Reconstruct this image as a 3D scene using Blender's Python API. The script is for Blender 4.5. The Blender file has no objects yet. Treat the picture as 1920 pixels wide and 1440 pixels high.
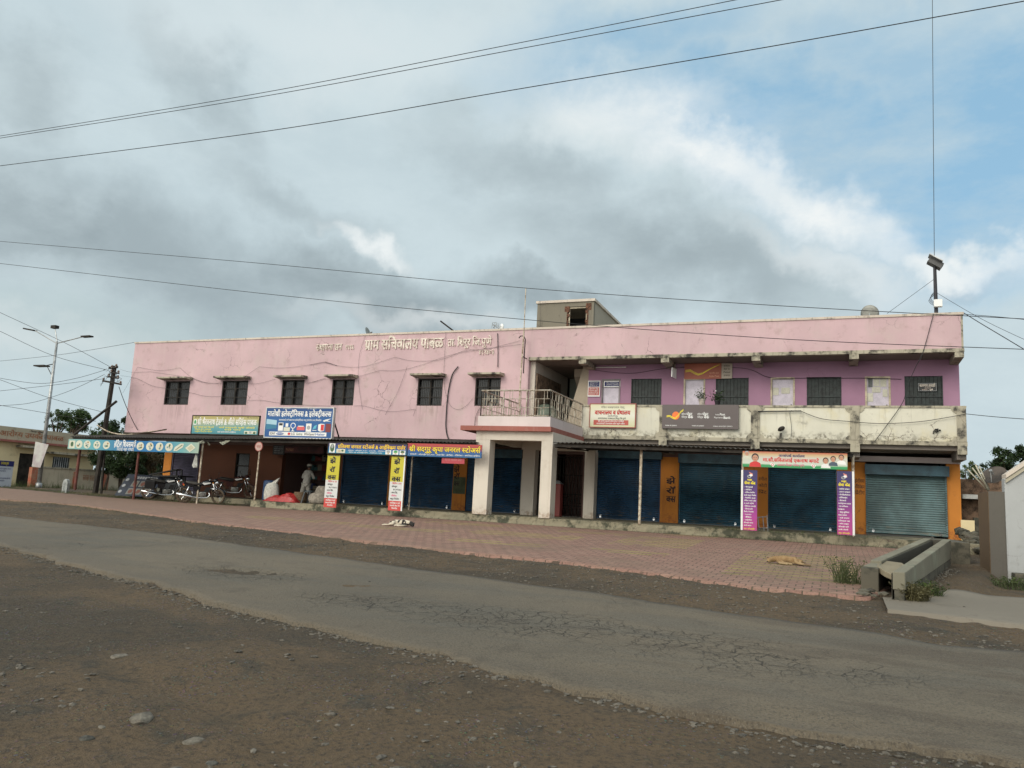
import bpy, bmesh, math, random
from mathutils import Vector, Matrix
random.seed(7)
SC = bpy.context.scene
COL = SC.collection
# ------------------------------------------------------------------ camera
F, YAW, PITCH, ROLL, CD, EYE = 1483.18, 0.39224, 0.145727, 0.0524281, 28.5, 0.9
fw = Vector((-math.sin(YAW)*math.cos(PITCH), math.cos(YAW)*math.cos(PITCH), math.sin(PITCH)))
r0 = Vector((math.cos(YAW), math.sin(YAW), 0)); u0 = r0.cross(fw)
CR = r0*math.cos(ROLL)+u0*math.sin(ROLL); CU = u0*math.cos(ROLL)-r0*math.sin(ROLL)
cd = bpy.data.cameras.new('camera'); cam = bpy.data.objects.new('camera', cd); COL.objects.link(cam)
cam.matrix_world = Matrix(((CR.x, CU.x, -fw.x, 0), (CR.y, CU.y, -fw.y, -CD), (CR.z, CU.z, -fw.z, EYE), (0, 0, 0, 1)))
cd.sensor_width = 36; cd.lens = F/1920*36; cd.clip_start = .05; cd.clip_end = 5000
SC.camera = cam
SC.view_settings.view_transform = 'Standard'; SC.view_settings.look = 'None'
SC.view_settings.exposure = 0.0; SC.view_settings.gamma = 1

def ray(px, py): return CR*((px-960)/F) - CU*((py-720)/F) + fw
def atY(px, py, Y=0.):            # a photo point measured on the plane y = Y
    d = ray(px, py); t = (Y+CD)/d.y; return (t*d.x, t*d.z+EYE)
def atX(px, py, X):
    d = ray(px, py); t = X/d.x; return (t*d.y-CD, t*d.z+EYE)
def sm(a, b, x):
    t = max(0, min(1, (x-a)/(b-a))); return t*t*(3-2*t)
def gz(x, y):                     # ground height
    z = .255+.0355*max(-60, min(y, 0))
    ex = 1.35+(y+15.2)*.235       # centre line of the drain trough
    if y > -16: z -= .24*sm(ex, ex+.5, x)*sm(-15.6, -8, y)*(1-sm(14, 30, y))
    return z
def gp(px, py):                   # a photo point on the ground
    d = ray(px, py); t = 1.
    while t < 400:
        x, y, z = t*d.x, t*d.y-CD, t*d.z+EYE
        if z <= gz(x, y): break
        t += .02
    return (x, y, gz(x, y))

# ------------------------------------------------------------------ node helper
class NT:
    def __init__(s, tree): s.t = tree; s.t.nodes.clear()
    def n(s, typ, out=0, props=None, **kw):
        nd = s.t.nodes.new('ShaderNode'+typ)
        for k, v in (props or {}).items(): setattr(nd, k, v)
        for k, v in kw.items():
            key = int(k[1:]) if k[0] == 'i' and k[1:].isdigit() else k.replace('_', ' ')
            sock = nd.inputs[key]
            if hasattr(v, 'is_output') or isinstance(v, bpy.types.NodeSocket): s.t.links.new(v, sock)
            else:
                if isinstance(v, (tuple, list)) and len(v) == 3 and sock.type == 'RGBA': v = (*v, 1)
                sock.default_value = v
        return nd.outputs[out] if out is not None else nd
    def math(s, op, a, b=0., c=None, clamp=False):
        kw = dict(i0=a, i1=b)
        if c is not None: kw['i2'] = c
        return s.n('Math', props=dict(operation=op, use_clamp=clamp), **kw)
    def vm(s, op, a, b=(0, 0, 0), out=0): return s.n('VectorMath', out, dict(operation=op), i0=a, i1=b)
    def mix(s, f, a, b, bt='MIX'):
        nd = s.t.nodes.new('ShaderNodeMix'); nd.data_type = 'RGBA'; nd.blend_type = bt
        for sock, v in ((nd.inputs[0], f), (nd.inputs[6], a), (nd.inputs[7], b)):
            if isinstance(v, bpy.types.NodeSocket): s.t.links.new(v, sock)
            else: sock.default_value = (*v, 1) if isinstance(v, (tuple, list)) and len(v) == 3 else v
        return nd.outputs[2]
    def ramp(s, f, stops):
        nd = s.t.nodes.new('ShaderNodeValToRGB'); s.t.links.new(f, nd.inputs[0]); e = nd.color_ramp.elements
        while len(e) < len(stops): e.new(.5)
        for el, (p, c) in zip(e, stops):
            el.position = p; el.color = (c, c, c, 1) if isinstance(c, (int, float)) else (*c, 1)
        return nd.outputs[0]
    def noise(s, vec, scale, detail=4, rough=.55, out=0, dist=0.):
        return s.n('TexNoise', out, Vector=vec, Scale=scale, Detail=float(detail), Roughness=rough, Distortion=dist)
    def step(s, v, a, b): return s.n('MapRange', Value=v, i1=a, i2=b, props=dict(clamp=True, interpolation_type='SMOOTHSTEP'))

# ------------------------------------------------------------------ sky
SUN_EL, SUN_AZ = math.radians(30), math.radians(196)   # azimuth clockwise from +Y
sund = Vector((math.sin(SUN_AZ)*math.cos(SUN_EL), math.cos(SUN_AZ)*math.cos(SUN_EL), math.sin(SUN_EL)))
W = bpy.data.worlds.new('World'); SC.world = W; W.use_nodes = True
t = NT(W.node_tree)
tc = t.n('TexCoord', 0)
sky = t.n('TexSky', props=dict(sky_type='NISHITA', sun_disc=False, sun_elevation=SUN_EL, sun_rotation=SUN_AZ, air_density=1.0, dust_density=1.5, ozone_density=1.2))
wob = t.vm('SUBTRACT', t.noise(tc, 3.2, 6, .6, out=1), (.5, .5, .5))
wob2 = t.vm('SUBTRACT', t.noise(tc, 13., 5, .6, out=1), (.5, .5, .5))
def scl(v, k):
    nd = t.t.nodes.new('ShaderNodeVectorMath'); nd.operation = 'SCALE'; t.t.links.new(v, nd.inputs[0]); nd.inputs[3].default_value = k; return nd.outputs[0]
pos = t.vm('ADD', t.vm('ADD', tc, scl(wob, .22)), scl(wob2, .075))
def blob(px, py, rx, ry, ang, soft=1.0, p=pos):
    c = ray(px, py).normalized(); a = math.radians(ang)
    r = (CR*math.cos(a)-CU*math.sin(a)); u = (CU*math.cos(a)+CR*math.sin(a))
    d = t.vm('SUBTRACT', p, tuple(c))
    x = t.vm('DOT_PRODUCT', d, tuple(r*(F/rx)), out=1); y = t.vm('DOT_PRODUCT', d, tuple(u*(F/ry)), out=1)
    l = t.math('SQRT', t.math('ADD', t.math('MULTIPLY', x, x), t.math('MULTIPLY', y, y)))
    front = t.math('GREATER_THAN', t.vm('DOT_PRODUCT', tc, tuple(c), out=1), .2)
    return t.math('MULTIPLY', t.math('SUBTRACT', 1., t.step(l, max(0, 1-soft), 1.)), front)
def union(bl):
    o = bl[0][0]
    o = t.math('MULTIPLY', o, bl[0][1])
    for b, w in bl[1:]: o = t.math('MAXIMUM', o, t.math('MULTIPLY', b, w))
    return o
fib = t.noise(t.vm('MULTIPLY', tc, (5., 5., 11.)), 1.0, 9, .66)
CL, CDK, CBR = (6.1, 7.2, 7.6), (3.0, 3.65, 3.95), (8.8, 9.2, 9.2)
base = t.mix(t.math('MULTIPLY', t.step(fib, .35, .68), .5), CL, (5.0, 6.1, 6.6))
dark = union([(blob(330, 470, 620, 170, 12, .9), .75), (blob(720, 540, 420, 130, 20, .9), 1.), (blob(1250, 490, 520, 125, 14, 1.), .74), (blob(60, 400, 260, 110, 0, .9), .85), (blob(1000, 330, 330, 90, 32, 1.), .5), (blob(390, 150, 170, 70, 50), .5), (blob(10, 180, 130, 120, 0), .65), (blob(1050, 545, 300, 70, 6, .8), .9), (blob(560, 330, 300, 60, 20), .45), (blob(1845, 535, 70, 30, 10), .8)])
darkn = t.math('MULTIPLY', dark, t.ramp(fib, [(.25, .6), (.6, 1.)]))
c1 = t.mix(darkn, base, CDK)
low = union([(blob(250, 640, 500, 120, 4), .9), (blob(30, 760, 300, 60, 0), .3)])
c1 = t.mix(t.math('MULTIPLY', low, .6), c1, (4.1, 5.1, 5.1))
blue = union([(blob(1580, 300, 560, 170, 26, .6), 1.), (blob(1830, 270, 300, 300, 10, .7), 1.), (blob(1200, 70, 420, 110, -8), .85), (blob(1700, 90, 360, 130, 0), .75), (blob(1900, 480, 180, 130, 0), .9)])
wisps = t.ramp(t.noise(t.vm('MULTIPLY', tc, (3., 3., 7.)), 1.7, 7, .62), [(.46, 1.), (.72, .35)])
bl = t.math('MULTIPLY', blue, wisps, clamp=True)
skyc = t.mix(.75, t.vm('MULTIPLY', sky, (1.3, 1.3, 1.3)), (3.3, 5.8, 7.7))
c2 = t.mix(bl, c1, skyc)
br = union([(blob(1330, 315, 360, 80, 25, 1.), 1.), (blob(1550, 405, 240, 75, 28, 1.), 1.), (blob(1790, 500, 150, 45, 18, .9), .95), (blob(820, 590, 340, 40, 8), .5), (blob(60, 640, 300, 60, 10), .35), (blob(735, 428, 125, 34, 32, 1.), 1.), (blob(1180, 230, 320, 110, 15), .8), (blob(640, 60, 500, 110, 0), .35), (blob(1560, 500, 250, 50, 20), .5)])
c3 = t.mix(t.math('MULTIPLY', br, t.ramp(fib, [(.3, .5), (.55, 1.)])), c2, CBR)
glow = t.math('POWER', t.math('MAXIMUM', t.vm('DOT_PRODUCT', tc, tuple(sund), out=1), 0.), 3.)
c4 = t.mix(t.math('MULTIPLY', glow, .8), c3, (26, 25, 22.5))
bgn = t.n('Background', Color=c4, Strength=.1)
t.t.links.new(bgn, t.n('OutputWorld', None).inputs[0])
sl = bpy.data.lights.new('sun', 'SUN'); so = bpy.data.objects.new('sun', sl); COL.objects.link(so)
sl.energy = 1.2; sl.angle = math.radians(25); sl.color = (1, .93, .80)
so.rotation_euler = sund.to_track_quat('Z', 'Y').to_euler()

# ------------------------------------------------------------------ materials
MATS = {}
def newmat(name):
    m = bpy.data.materials.new(name); m.use_nodes = True; tt = NT(m.node_tree); return m, tt
def finish(tt, col, rough=.8, metal=0., bump=None, bd=.02, bs=.4, alpha=None, **kw):
    args = dict(Base_Color=col, Roughness=rough, Metallic=metal); args.update(kw)
    if bump is not None: args['Normal'] = tt.n('Bump', Height=bump, Distance=bd, Strength=bs)
    b = tt.n('BsdfPrincipled', **args)
    tt.t.links.new(b, tt.n('OutputMaterial', None).inputs[0])
def P(tt): return tt.n('NewGeometry', 0)
def M(name, col, rough=.75, metal=0., var=.25, scale=3., bump=0., col2=None, fine=40.):
    if name in MATS: return MATS[name]
    m, tt = newmat(name); p = P(tt)
    a = tt.noise(p, scale, 5, .6); b = tt.noise(p, fine, 3, .6)
    k = tt.math('ADD', tt.math('MULTIPLY', a, .65), tt.math('MULTIPLY', b, .35))
    c2 = col2 or tuple(x*(1-var*1.6) for x in col); c1 = tuple(min(1, x*(1+var*.5)) for x in col)
    c = tt.mix(tt.step(k, .36, .62), c2, c1)
    finish(tt, c, rough, metal, b if bump else None, .01, bump)
    MATS[name] = m; return m
def sep(tt, p): return tt.n('SeparateXYZ', None, Vector=p)
def wallmat(name, col, dirt=(.12, .10, .08), amt=.5, streak=.5, z0=None, z1=None, cracks=.3, patch=None, rough=.85, low=None, dth=(.56, .74)):
    """painted plaster: blotches, runs below the coping, fine cracks"""
    m, tt = newmat(name); p = P(tt); s = sep(tt, p)
    big = tt.noise(p, .45, 5, .6); mid = tt.noise(p, 2.4, 6, .65); fine = tt.noise(p, 30., 4, .6)
    c = tt.mix(tt.step(big, .35, .68), tuple(x*.90 for x in col), tuple(min(1, x*1.05) for x in col))
    if patch: c = tt.mix(tt.math('MULTIPLY', tt.step(tt.noise(p, .8, 5, .65), .5, .68), .8), c, patch)
    st = tt.noise(tt.vm('MULTIPLY', p, (5.5, 5.5, .45)), 1., 6, .7)
    sm_ = tt.math('MULTIPLY', tt.step(st, .52, .75), streak)
    if z1 is not None: sm_ = tt.math('MULTIPLY', sm_, tt.step(s.outputs[2], z1-1.6, z1))
    c = tt.mix(sm_, c, dirt)
    c = tt.mix(tt.math('MULTIPLY', tt.step(mid, *dth), amt), c, dirt)
    if low is not None:
        zz = tt.math('ADD', s.outputs[2], tt.math('MULTIPLY', tt.math('SUBTRACT', mid, .5), .7))
        c = tt.mix(tt.math('MULTIPLY', tt.math('SUBTRACT', 1., tt.step(zz, low, low+.3)), tt.math('MULTIPLY', .8, tt.math('ADD', .12, tt.step(tt.noise(p, 7., 6, .7), .44, .62))), clamp=True), c, dirt)
    if cracks:
        v = tt.n('TexVoronoi', 'Distance', props=dict(feature='DISTANCE_TO_EDGE'), Vector=tt.vm('ADD', p, tt.vm('MULTIPLY', tt.noise(p, 4., 4, .6, out=1), (.3, .3, .3))), Scale=1.6)
        msk = tt.step(tt.noise(p, .7, 3), .54, .66)
        c = tt.mix(tt.math('MULTIPLY', tt.math('MULTIPLY', tt.math('LESS_THAN', v, .009), msk), cracks), c, (.09, .06, .05))
    c = tt.mix(.18, c, tt.mix(fine, (.4, .4, .4), (.75, .75, .75)), 'SOFT_LIGHT')
    finish(tt, c, rough, 0, tt.math('ADD', mid, tt.math('MULTIPLY', fine, .5)), .012, .35)
    MATS[name] = m; return m
PINK = wallmat('pink_paint', (.575, .40, .422), (.36, .25, .23), .5, .75, z1=8.3, cracks=.8, patch=(.53, .40, .395), dth=(.52, .72))
PINKV = wallmat('mauve_pink_paint', (.37, .205, .30), (.3, .16, .22), .25, .1, cracks=.25)
PALEPINK = wallmat('pale_pink_paint', (.66, .57, .555), (.3, .2, .18), .15, .4, z1=4.6, cracks=.5)
CREAMW = wallmat('weathered_cream_plaster', (.68, .65, .54), (.13, .112, .08), .5, .85, z1=5.0, cracks=1., patch=(.62, .56, .38), low=3.48, dth=(.56, .72))
WORN = wallmat('mouldy_concrete_trim', (.42, .38, .29), (.05, .046, .038), 1., .9, cracks=.6, dth=(.47, .64))
PORCH = wallmat('porch_cream_paint', (.64, .58, .50), (.34, .25, .18), .25, .35, cracks=.2, low=.42)
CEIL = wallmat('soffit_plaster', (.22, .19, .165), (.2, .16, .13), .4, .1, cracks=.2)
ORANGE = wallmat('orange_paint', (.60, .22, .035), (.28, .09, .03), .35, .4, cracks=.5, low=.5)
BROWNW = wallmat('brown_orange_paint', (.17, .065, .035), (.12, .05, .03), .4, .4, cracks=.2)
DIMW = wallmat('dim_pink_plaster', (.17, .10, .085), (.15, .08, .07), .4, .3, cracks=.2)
PLINTH = wallmat('mossy_plinth_concrete', (.25, .22, .15), (.045, .048, .03), .95, .5, cracks=1., patch=(.17, .16, .11), dth=(.46, .60))
REDB = wallmat('red_oxide_band', (.33, .115, .09), (.42, .29, .25), .6, .6, cracks=.3)
COPING = wallmat('coping_paint', (.60, .52, .44), (.10, .09, .08), .8, .7, cracks=.2)
CONC = wallmat('grey_concrete', (.20, .185, .135), (.055, .058, .04), .7, .6, cracks=.5, patch=(.25, .26, .19))
RUBBLE = wallmat('rubble_masonry', (.105, .095, .07), (.035, .035, .025), .9, .4, cracks=1., dth=(.48, .62))
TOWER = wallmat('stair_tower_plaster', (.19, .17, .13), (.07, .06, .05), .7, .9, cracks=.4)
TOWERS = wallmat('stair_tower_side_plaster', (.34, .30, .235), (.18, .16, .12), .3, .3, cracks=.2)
CREAMB = wallmat('cream_building_paint', (.80, .67, .40), (.25, .19, .11), .35, .4, z1=3.6, cracks=.4)
CREAMB2 = wallmat('band_grey_cream_paint', (.50, .44, .32), (.2, .17, .12), .5, .6, cracks=.4)
COMPW = wallmat('compound_wall_paint', (.52, .45, .33), (.22, .19, .14), .5, .6, cracks=.3)
WHITEW = wallmat('white_limewash', (.40, .41, .41), (.20, .195, .18), .5, .75, cracks=.4, low=-.2)
MUD = wallmat('muddy_ochre_plaster', (.13, .085, .047), (.08, .055, .035), .5, .6, cracks=.3)
GREYP = wallmat('grey_damp_plaster', (.11, .10, .085), (.05, .045, .04), .5, .6, cracks=.3)
BLACK = M('black_gap', (.012, .012, .013), .9)
GLASSD = M('dark_window_glass', (.02, .024, .028), .25, var=.3)
WOODG = M('dark_green_shutter_boards', (.020, .029, .028), .6, var=.5, scale=6)
IRON = M('rusty_dark_iron', (.035, .028, .022), .7, .3, .5)
SILV = M('weathered_silver_paint', (.40, .37, .31), .45, .3, .35, 8., col2=(.2, .15, .1))
GALV = M('galvanised_steel', (.42, .43, .43), .42, .6, .3)
DOORM = M('mauve_white_door_paint', (.60, .55, .63), .6, var=.12, scale=5, col2=(.50, .46, .53))
CREAMP = M('cream_painted_frame', (.55, .47, .34), .7)
REDPOST = M('red_oxide_post', (.16, .05, .035), .7, var=.4)
PALEPOST = M('pale_weathered_post', (.52, .46, .36), .7, var=.4, scale=9., col2=(.2, .13, .08))
SHEET = M('corrugated_asbestos_sheet', (.065, .058, .05), .8, var=.4)
WHITEP = M('white_plastic', (.80, .80, .78), .4, var=.06)
BLACKP = M('black_plastic', (.015, .015, .016), .45)
CHROME = M('chrome', (.75, .76, .78), .16, .95, .06)
RUBBER = M('dusty_tyre_rubber', (.12, .085, .055), .9, var=.5, scale=20, col2=(.05, .038, .028))
WIRE = M('wire_sheath', (.02, .02, .022), .6)
TEALP = M('milestone_paint', (.35, .37, .36), .8, var=.4)
LETW = M('lettering_white', (.85, .84, .82), .6, var=.04)
LETC = M('lettering_weathered_cream', (.83, .76, .66), .7, var=.15, scale=6, col2=(.4, .3, .26))
LETK = M('lettering_black', (.01, .01, .012), .6, var=.04)
LETR = M('lettering_red', (.55, .02, .02), .6, var=.04)
LETY = M('lettering_yellow', (.86, .66, .05), .6, var=.04)
LETB = M('lettering_navy', (.01, .015, .12), .6, var=.04)
LETP = M('lettering_pink', (.7, .12, .25), .6, var=.04)
LETFR = M('lettering_faded_red', (.42, .20, .11), .8, var=.3, scale=8)
LETDK = M('lettering_faded_dark', (.05, .03, .03), .8, var=.3, scale=8)
def gradmat(name, stops, z0, z1, rough=.35, axis=2, warp=0.):
    m, tt = newmat(name); p = P(tt); s = sep(tt, p)
    f = tt.n('MapRange', Value=s.outputs[axis], i1=z0, i2=z1)
    if warp: f = tt.math('ADD', f, tt.math('MULTIPLY', tt.math('SUBTRACT', tt.noise(p, 1.6, 3), .5), warp))
    c = tt.ramp(f, stops)
    c = tt.mix(.3, c, tt.mix(tt.noise(p, 7., 5, .6), (.38, .38, .38), (.62, .62, .62)), 'SOFT_LIGHT')
    finish(tt, c, rough); return m
def shuttermat(name, col, groovec=(.05, .045, .035), pitch=.075):
    m, tt = newmat(name); p = P(tt); s = sep(tt, p)
    w = tt.math('SINE', tt.math('MULTIPLY', s.outputs[2], 2*math.pi/pitch))
    c = tt.mix(tt.step(tt.noise(p, 1.2, 6, .65), .36, .66), tuple(x*.62 for x in col), tuple(x*1.2 for x in col))
    c = tt.mix(tt.math('MULTIPLY', tt.step(tt.noise(tt.vm('MULTIPLY', p, (4., 4., .8)), 1., 6, .7), .55, .75), .35), c, (.16, .17, .16))
    low = tt.math('SUBTRACT', 1., tt.step(s.outputs[2], .4, 1.1))
    c = tt.mix(tt.math('MULTIPLY', tt.math('MULTIPLY', low, tt.step(tt.noise(tt.vm('MULTIPLY', p, (1.5, 1.5, 8.)), 1.6, 5, .6), .52, .66)), .7), c, (.16, .12, .06))
    c = tt.mix(tt.math('MULTIPLY', tt.math('LESS_THAN', w, -.8), .55), c, groovec)  # darker line along each slat groove
    finish(tt, c, .55, .1, w, .012, .6); return m
SHB = shuttermat('blue_shutter', (.016, .072, .155))
SHB2 = shuttermat('blue_grey_shutter', (.024, .095, .150))
SHT = shuttermat('lit_teal_grey_shutter', (.115, .19, .20))  # uncovered end shutter: being lit is put into the lighter colour
SHP = shuttermat('purple_grey_shutter', (.10, .09, .15))

# ------------------------------------------------------------------ mesh builder and scene tree
WL = {}      # world location of every object used as a parent
class MB:
    def __init__(s): s.v = []; s.f = []; s.m = []
    def add(s, vs, fs, m=0):
        o = len(s.v); s.v += [tuple(x) for x in vs]; s.f += [tuple(i+o for i in f) for f in fs]; s.m += [m]*len(fs); return s
    def box(s, x0, x1, y0, y1, z0, z1, m=0):
        if x0 > x1: x0, x1 = x1, x0
        if y0 > y1: y0, y1 = y1, y0
        if z0 > z1: z0, z1 = z1, z0
        return s.add([(x0, y0, z0), (x1, y0, z0), (x1, y1, z0), (x0, y1, z0), (x0, y0, z1), (x1, y0, z1), (x1, y1, z1), (x0, y1, z1)],
              [(0, 3, 2, 1), (4, 5, 6, 7), (0, 1, 5, 4), (1, 2, 6, 5), (2, 3, 7, 6), (3, 0, 4, 7)], m)
    def hexa(s, b, tp, m=0): return s.add(list(b)+list(tp), [(0, 3, 2, 1), (4, 5, 6, 7), (0, 1, 5, 4), (1, 2, 6, 5), (2, 3, 7, 6), (3, 0, 4, 7)], m)
    def bar(s, p, q, w, h=None, m=0, up=(0, 0, 1)):
        p, q = Vector(p), Vector(q); d = (q-p).normalized(); u = Vector(up)
        if abs(d.dot(u)) > .95: u = Vector((0, 1, 0))
        a = d.cross(u).normalized()*(w/2); b = a.cross(d).normalized()*((h or w)/2)
        return s.hexa([p-a-b, p+a-b, p+a+b, p-a+b], [q-a-b, q+a-b, q+a+b, q-a+b], m)
    def tube(s, pts, r, n=6, m=0, caps=True):
        pts = [Vector(p) for p in pts]; rs = r if isinstance(r, (list, tuple)) else [r]*len(pts)
        o = len(s.v); prev = None
        for i, p in enumerate(pts):
            d = ((pts[min(i+1, len(pts)-1)]-p)+(p-pts[max(i-1, 0)]))
            d = d.normalized() if d.length > 1e-9 else Vector((0, 0, 1))
            u = prev if prev is not None else (Vector((0, 0, 1)) if abs(d.z) < .9 else Vector((1, 0, 0)))
            a = d.cross(u)
            if a.length < 1e-6: a = d.cross(Vector((0, 1, 0)))
            a.normalize(); b = a.cross(d).normalized(); prev = b
            for k in range(n):
                th = 2*math.pi*k/n; s.v.append(tuple(p+a*(rs[i]*math.cos(th))+b*(rs[i]*math.sin(th))))
        for i in range(len(pts)-1):
            for k in range(n):
                s.f.append((o+i*n+k, o+i*n+(k+1) % n, o+(i+1)*n+(k+1) % n, o+(i+1)*n+k)); s.m.append(m)
        if caps:
            s.f.append(tuple(o+k for k in range(n-1, -1, -1))); s.m.append(m)
            e = o+(len(pts)-1)*n; s.f.append(tuple(e+k for k in range(n))); s.m.append(m)
        return s
    def lathe(s, prof, c, n=16, m=0, ax='z'):
        c = Vector(c); o = len(s.v)
        for r, h in prof:
            for k in range(n):
                th = 2*math.pi*k/n; a, b = r*math.cos(th), r*math.sin(th)
                s.v.append(tuple(c+Vector({'z': (a, b, h), 'y': (a, h, b), 'x': (h, a, b)}[ax])))
        for i in range(len(prof)-1):
            for k in range(n): s.f.append((o+i*n+k, o+i*n+(k+1) % n, o+(i+1)*n+(k+1) % n, o+(i+1)*n+k)); s.m.append(m)
        return s
    def ell(s, c, r, n=10, k=6, m=0, rot=None, jit=0.):
        o = len(s.v); c = Vector(c)
        for i in range(k+1):
            ph = math.pi*i/k
            for j in range(n):
                th = 2*math.pi*j/n; q = 1+random.uniform(-jit, jit)
                p = Vector((r[0]*math.sin(ph)*math.cos(th)*q, r[1]*math.sin(ph)*math.sin(th)*q, r[2]*math.cos(ph)*q))
                if rot is not None: p = rot @ p
                s.v.append(tuple(c+p))
        for i in range(k):
            for j in range(n): s.f.append((o+i*n+j, o+(i+1)*n+j, o+(i+1)*n+(j+1) % n, o+i*n+(j+1) % n)); s.m.append(m)
        return s
    def prism(s, poly, y0, y1, m=0):       # polygon in x,z extruded along y
        n = len(poly); vs = [(x, y0, z) for x, z in poly]+[(x, y1, z) for x, z in poly]
        fs = [tuple(range(n)), tuple(range(2*n-1, n-1, -1))]+[(i, i+n, (i+1) % n+n, (i+1) % n) for i in range(n)]
        return s.add(vs, fs, m)
    def build(s, name, mat, parent=None, smooth=False, local=False, bevel=0., label=None, cat=None, group=None, kind=None):
        if not s.v: return None
        me = bpy.data.meshes.new(name)
        off = Vector((0, 0, 0)); wl = Vector((0, 0, 0))
        if parent is not None and not local: off = WL[parent.name]; wl = off
        if parent is None and kind != 'structure' and not local:
            xs = [v[0] for v in s.v]; ys = [v[1] for v in s.v]; zs = [v[2] for v in s.v]
            off = Vector(((min(xs)+max(xs))/2, (min(ys)+max(ys))/2, min(zs))); wl = off
        me.from_pydata([(v[0]-off.x, v[1]-off.y, v[2]-off.z) for v in s.v], [], s.f)
        for mm in (mat if isinstance(mat, (list, tuple)) else [mat]): me.materials.append(mm)
        if any(s.m): me.polygons.foreach_set('material_index', s.m)
        if smooth: me.polygons.foreach_set('use_smooth', [True]*len(me.polygons))
        me.update()
        bm = bmesh.new(); bm.from_mesh(me); bmesh.ops.recalc_face_normals(bm, faces=bm.faces); bm.to_mesh(me); bm.free()
        o = bpy.data.objects.new(name, me); COL.objects.link(o)
        if parent is not None: o.parent = parent
        else: o.location = off
        WL[o.name] = wl
        if bevel:
            b = o.modifiers.new('bevel', 'BEVEL'); b.width = bevel; b.segments = 2; b.limit_method = 'ANGLE'
        tag(o, label, cat, group, kind); return o
def tag(o, label=None, cat=None, group=None, kind=None):
    if label: o['label'] = label
    if cat: o['category'] = cat
    if group: o['group'] = group
    if kind: o['kind'] = kind
    return o
def thing(name, label, cat, loc=(0, 0, 0), rz=0., group=None):
    o = bpy.data.objects.new(name, None); COL.objects.link(o); o.location = loc; o.rotation_euler = (0, 0, rz)
    o.empty_display_size = .2
    WL[o.name] = Vector(loc); return tag(o, label, cat, group)
def kids(o): return [c for c in bpy.data.objects if c.parent == o]
def dup(o, parent=None):
    c = o.copy(); COL.objects.link(c)
    if parent is not None: c.parent = parent
    WL[c.name] = WL.get(o.name, Vector((0, 0, 0)))
    for ch in kids(o): dup(ch, c)
    return c

# ------------------------------------------------------------------ Devanagari lettering
GL = {}; SCR = {}
def embolden(vs, fs, b):
    """push every outline point outwards by b"""
    ec = {}
    for f in fs:
        a = sum(vs[f[i]][0]*vs[f[(i+1) % len(f)]][1]-vs[f[(i+1) % len(f)]][0]*vs[f[i]][1] for i in range(len(f)))
        ff = f if a > 0 else f[::-1]
        for i in range(len(ff)):
            e = (ff[i], ff[(i+1) % len(ff)]); ec.setdefault(tuple(sorted(e)), []).append(e)
    nr = {}
    for l in ec.values():
        if len(l) == 1:
            p, q = l[0]; dx, dy = vs[q][0]-vs[p][0], vs[q][1]-vs[p][1]; d = math.hypot(dx, dy)
            if d < 1e-7: continue
            for k in (p, q): n_ = nr.setdefault(k, [0., 0.]); n_[0] += dy/d; n_[1] -= dx/d
    out = list(vs)
    for k, (nx_, ny_) in nr.items():
        d = math.hypot(nx_, ny_)
        if d > .2: out[k] = (vs[k][0]+nx_/d*b, vs[k][1]+ny_/d*b)
    return out
def rawglyph(body, bold):
    c = bpy.data.curves.new('g', 'FONT'); c.body = body; c.size = 1; c.resolution_u = 3
    o = bpy.data.objects.new('g', c); COL.objects.link(o); bpy.context.view_layer.update()
    me = o.to_mesh(); vs = [(v.co.x, v.co.y) for v in me.vertices]; fs = [tuple(p.vertices) for p in me.polygons]
    o.to_mesh_clear(); bpy.data.objects.remove(o); bpy.data.curves.remove(c)
    return (embolden(vs, fs, bold), fs) if bold else (vs, fs)
def glyph(ch, bold):
    k = (ch, bold)
    if k not in GL:
        if ch == ' ': GL[k] = ([], [], .26)
        else:
            vs, fs = rawglyph(ch, bold)
            if ('', bold) not in SCR: SCR[('', bold)] = max(x for x, y in rawglyph('|'*9, bold)[0])
            adv = max(x for x, y in rawglyph('|'+ch+'|'*8, bold)[0])-SCR[('', bold)]
            GL[k] = (vs, fs, adv)
    return GL[k]
def half(ch, bold):
    k = ('h'+ch, bold)
    if k not in GL:
        vs, fs, adv = glyph(ch, bold)
        cut = adv*(.80 if ch in 'कफ' else 1)-(.155 if ch not in 'कफ' else 0)
        bm = bmesh.new(); bv = [bm.verts.new((x, y, 0)) for x, y in vs]
        for f in fs:
            try: bm.faces.new([bv[i] for i in f])
            except ValueError: pass
        bmesh.ops.bisect_plane(bm, geom=bm.verts[:]+bm.edges[:]+bm.faces[:], plane_co=(cut, 0, 0), plane_no=(1, 0, 0), clear_outer=True)
        bm.verts.index_update()
        GL[k] = ([(v.co.x, v.co.y) for v in bm.verts], [tuple(v.index for v in f.verts) for f in bm.faces], cut)
        bm.free()
    return GL[k]
CONS = set('कखगघचछजझटठडढणतथदधनपफबभमयरलवशषसहळ')
MARKS = set('ािीुूृेैोौंॉॅँः')
def stroke(pts, w):
    vs = []; fs = []
    for i, p in enumerate(pts):
        a = pts[max(0, i-1)]; b = pts[min(len(pts)-1, i+1)]; dx, dy = b[0]-a[0], b[1]-a[1]; l = math.hypot(dx, dy) or 1
        nx, ny = -dy/l*w/2, dx/l*w/2; vs += [(p[0]+nx, p[1]+ny), (p[0]-nx, p[1]-ny)]
        if i: fs.append((2*i-2, 2*i-1, 2*i+1, 2*i))
    return vs, fs
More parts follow.
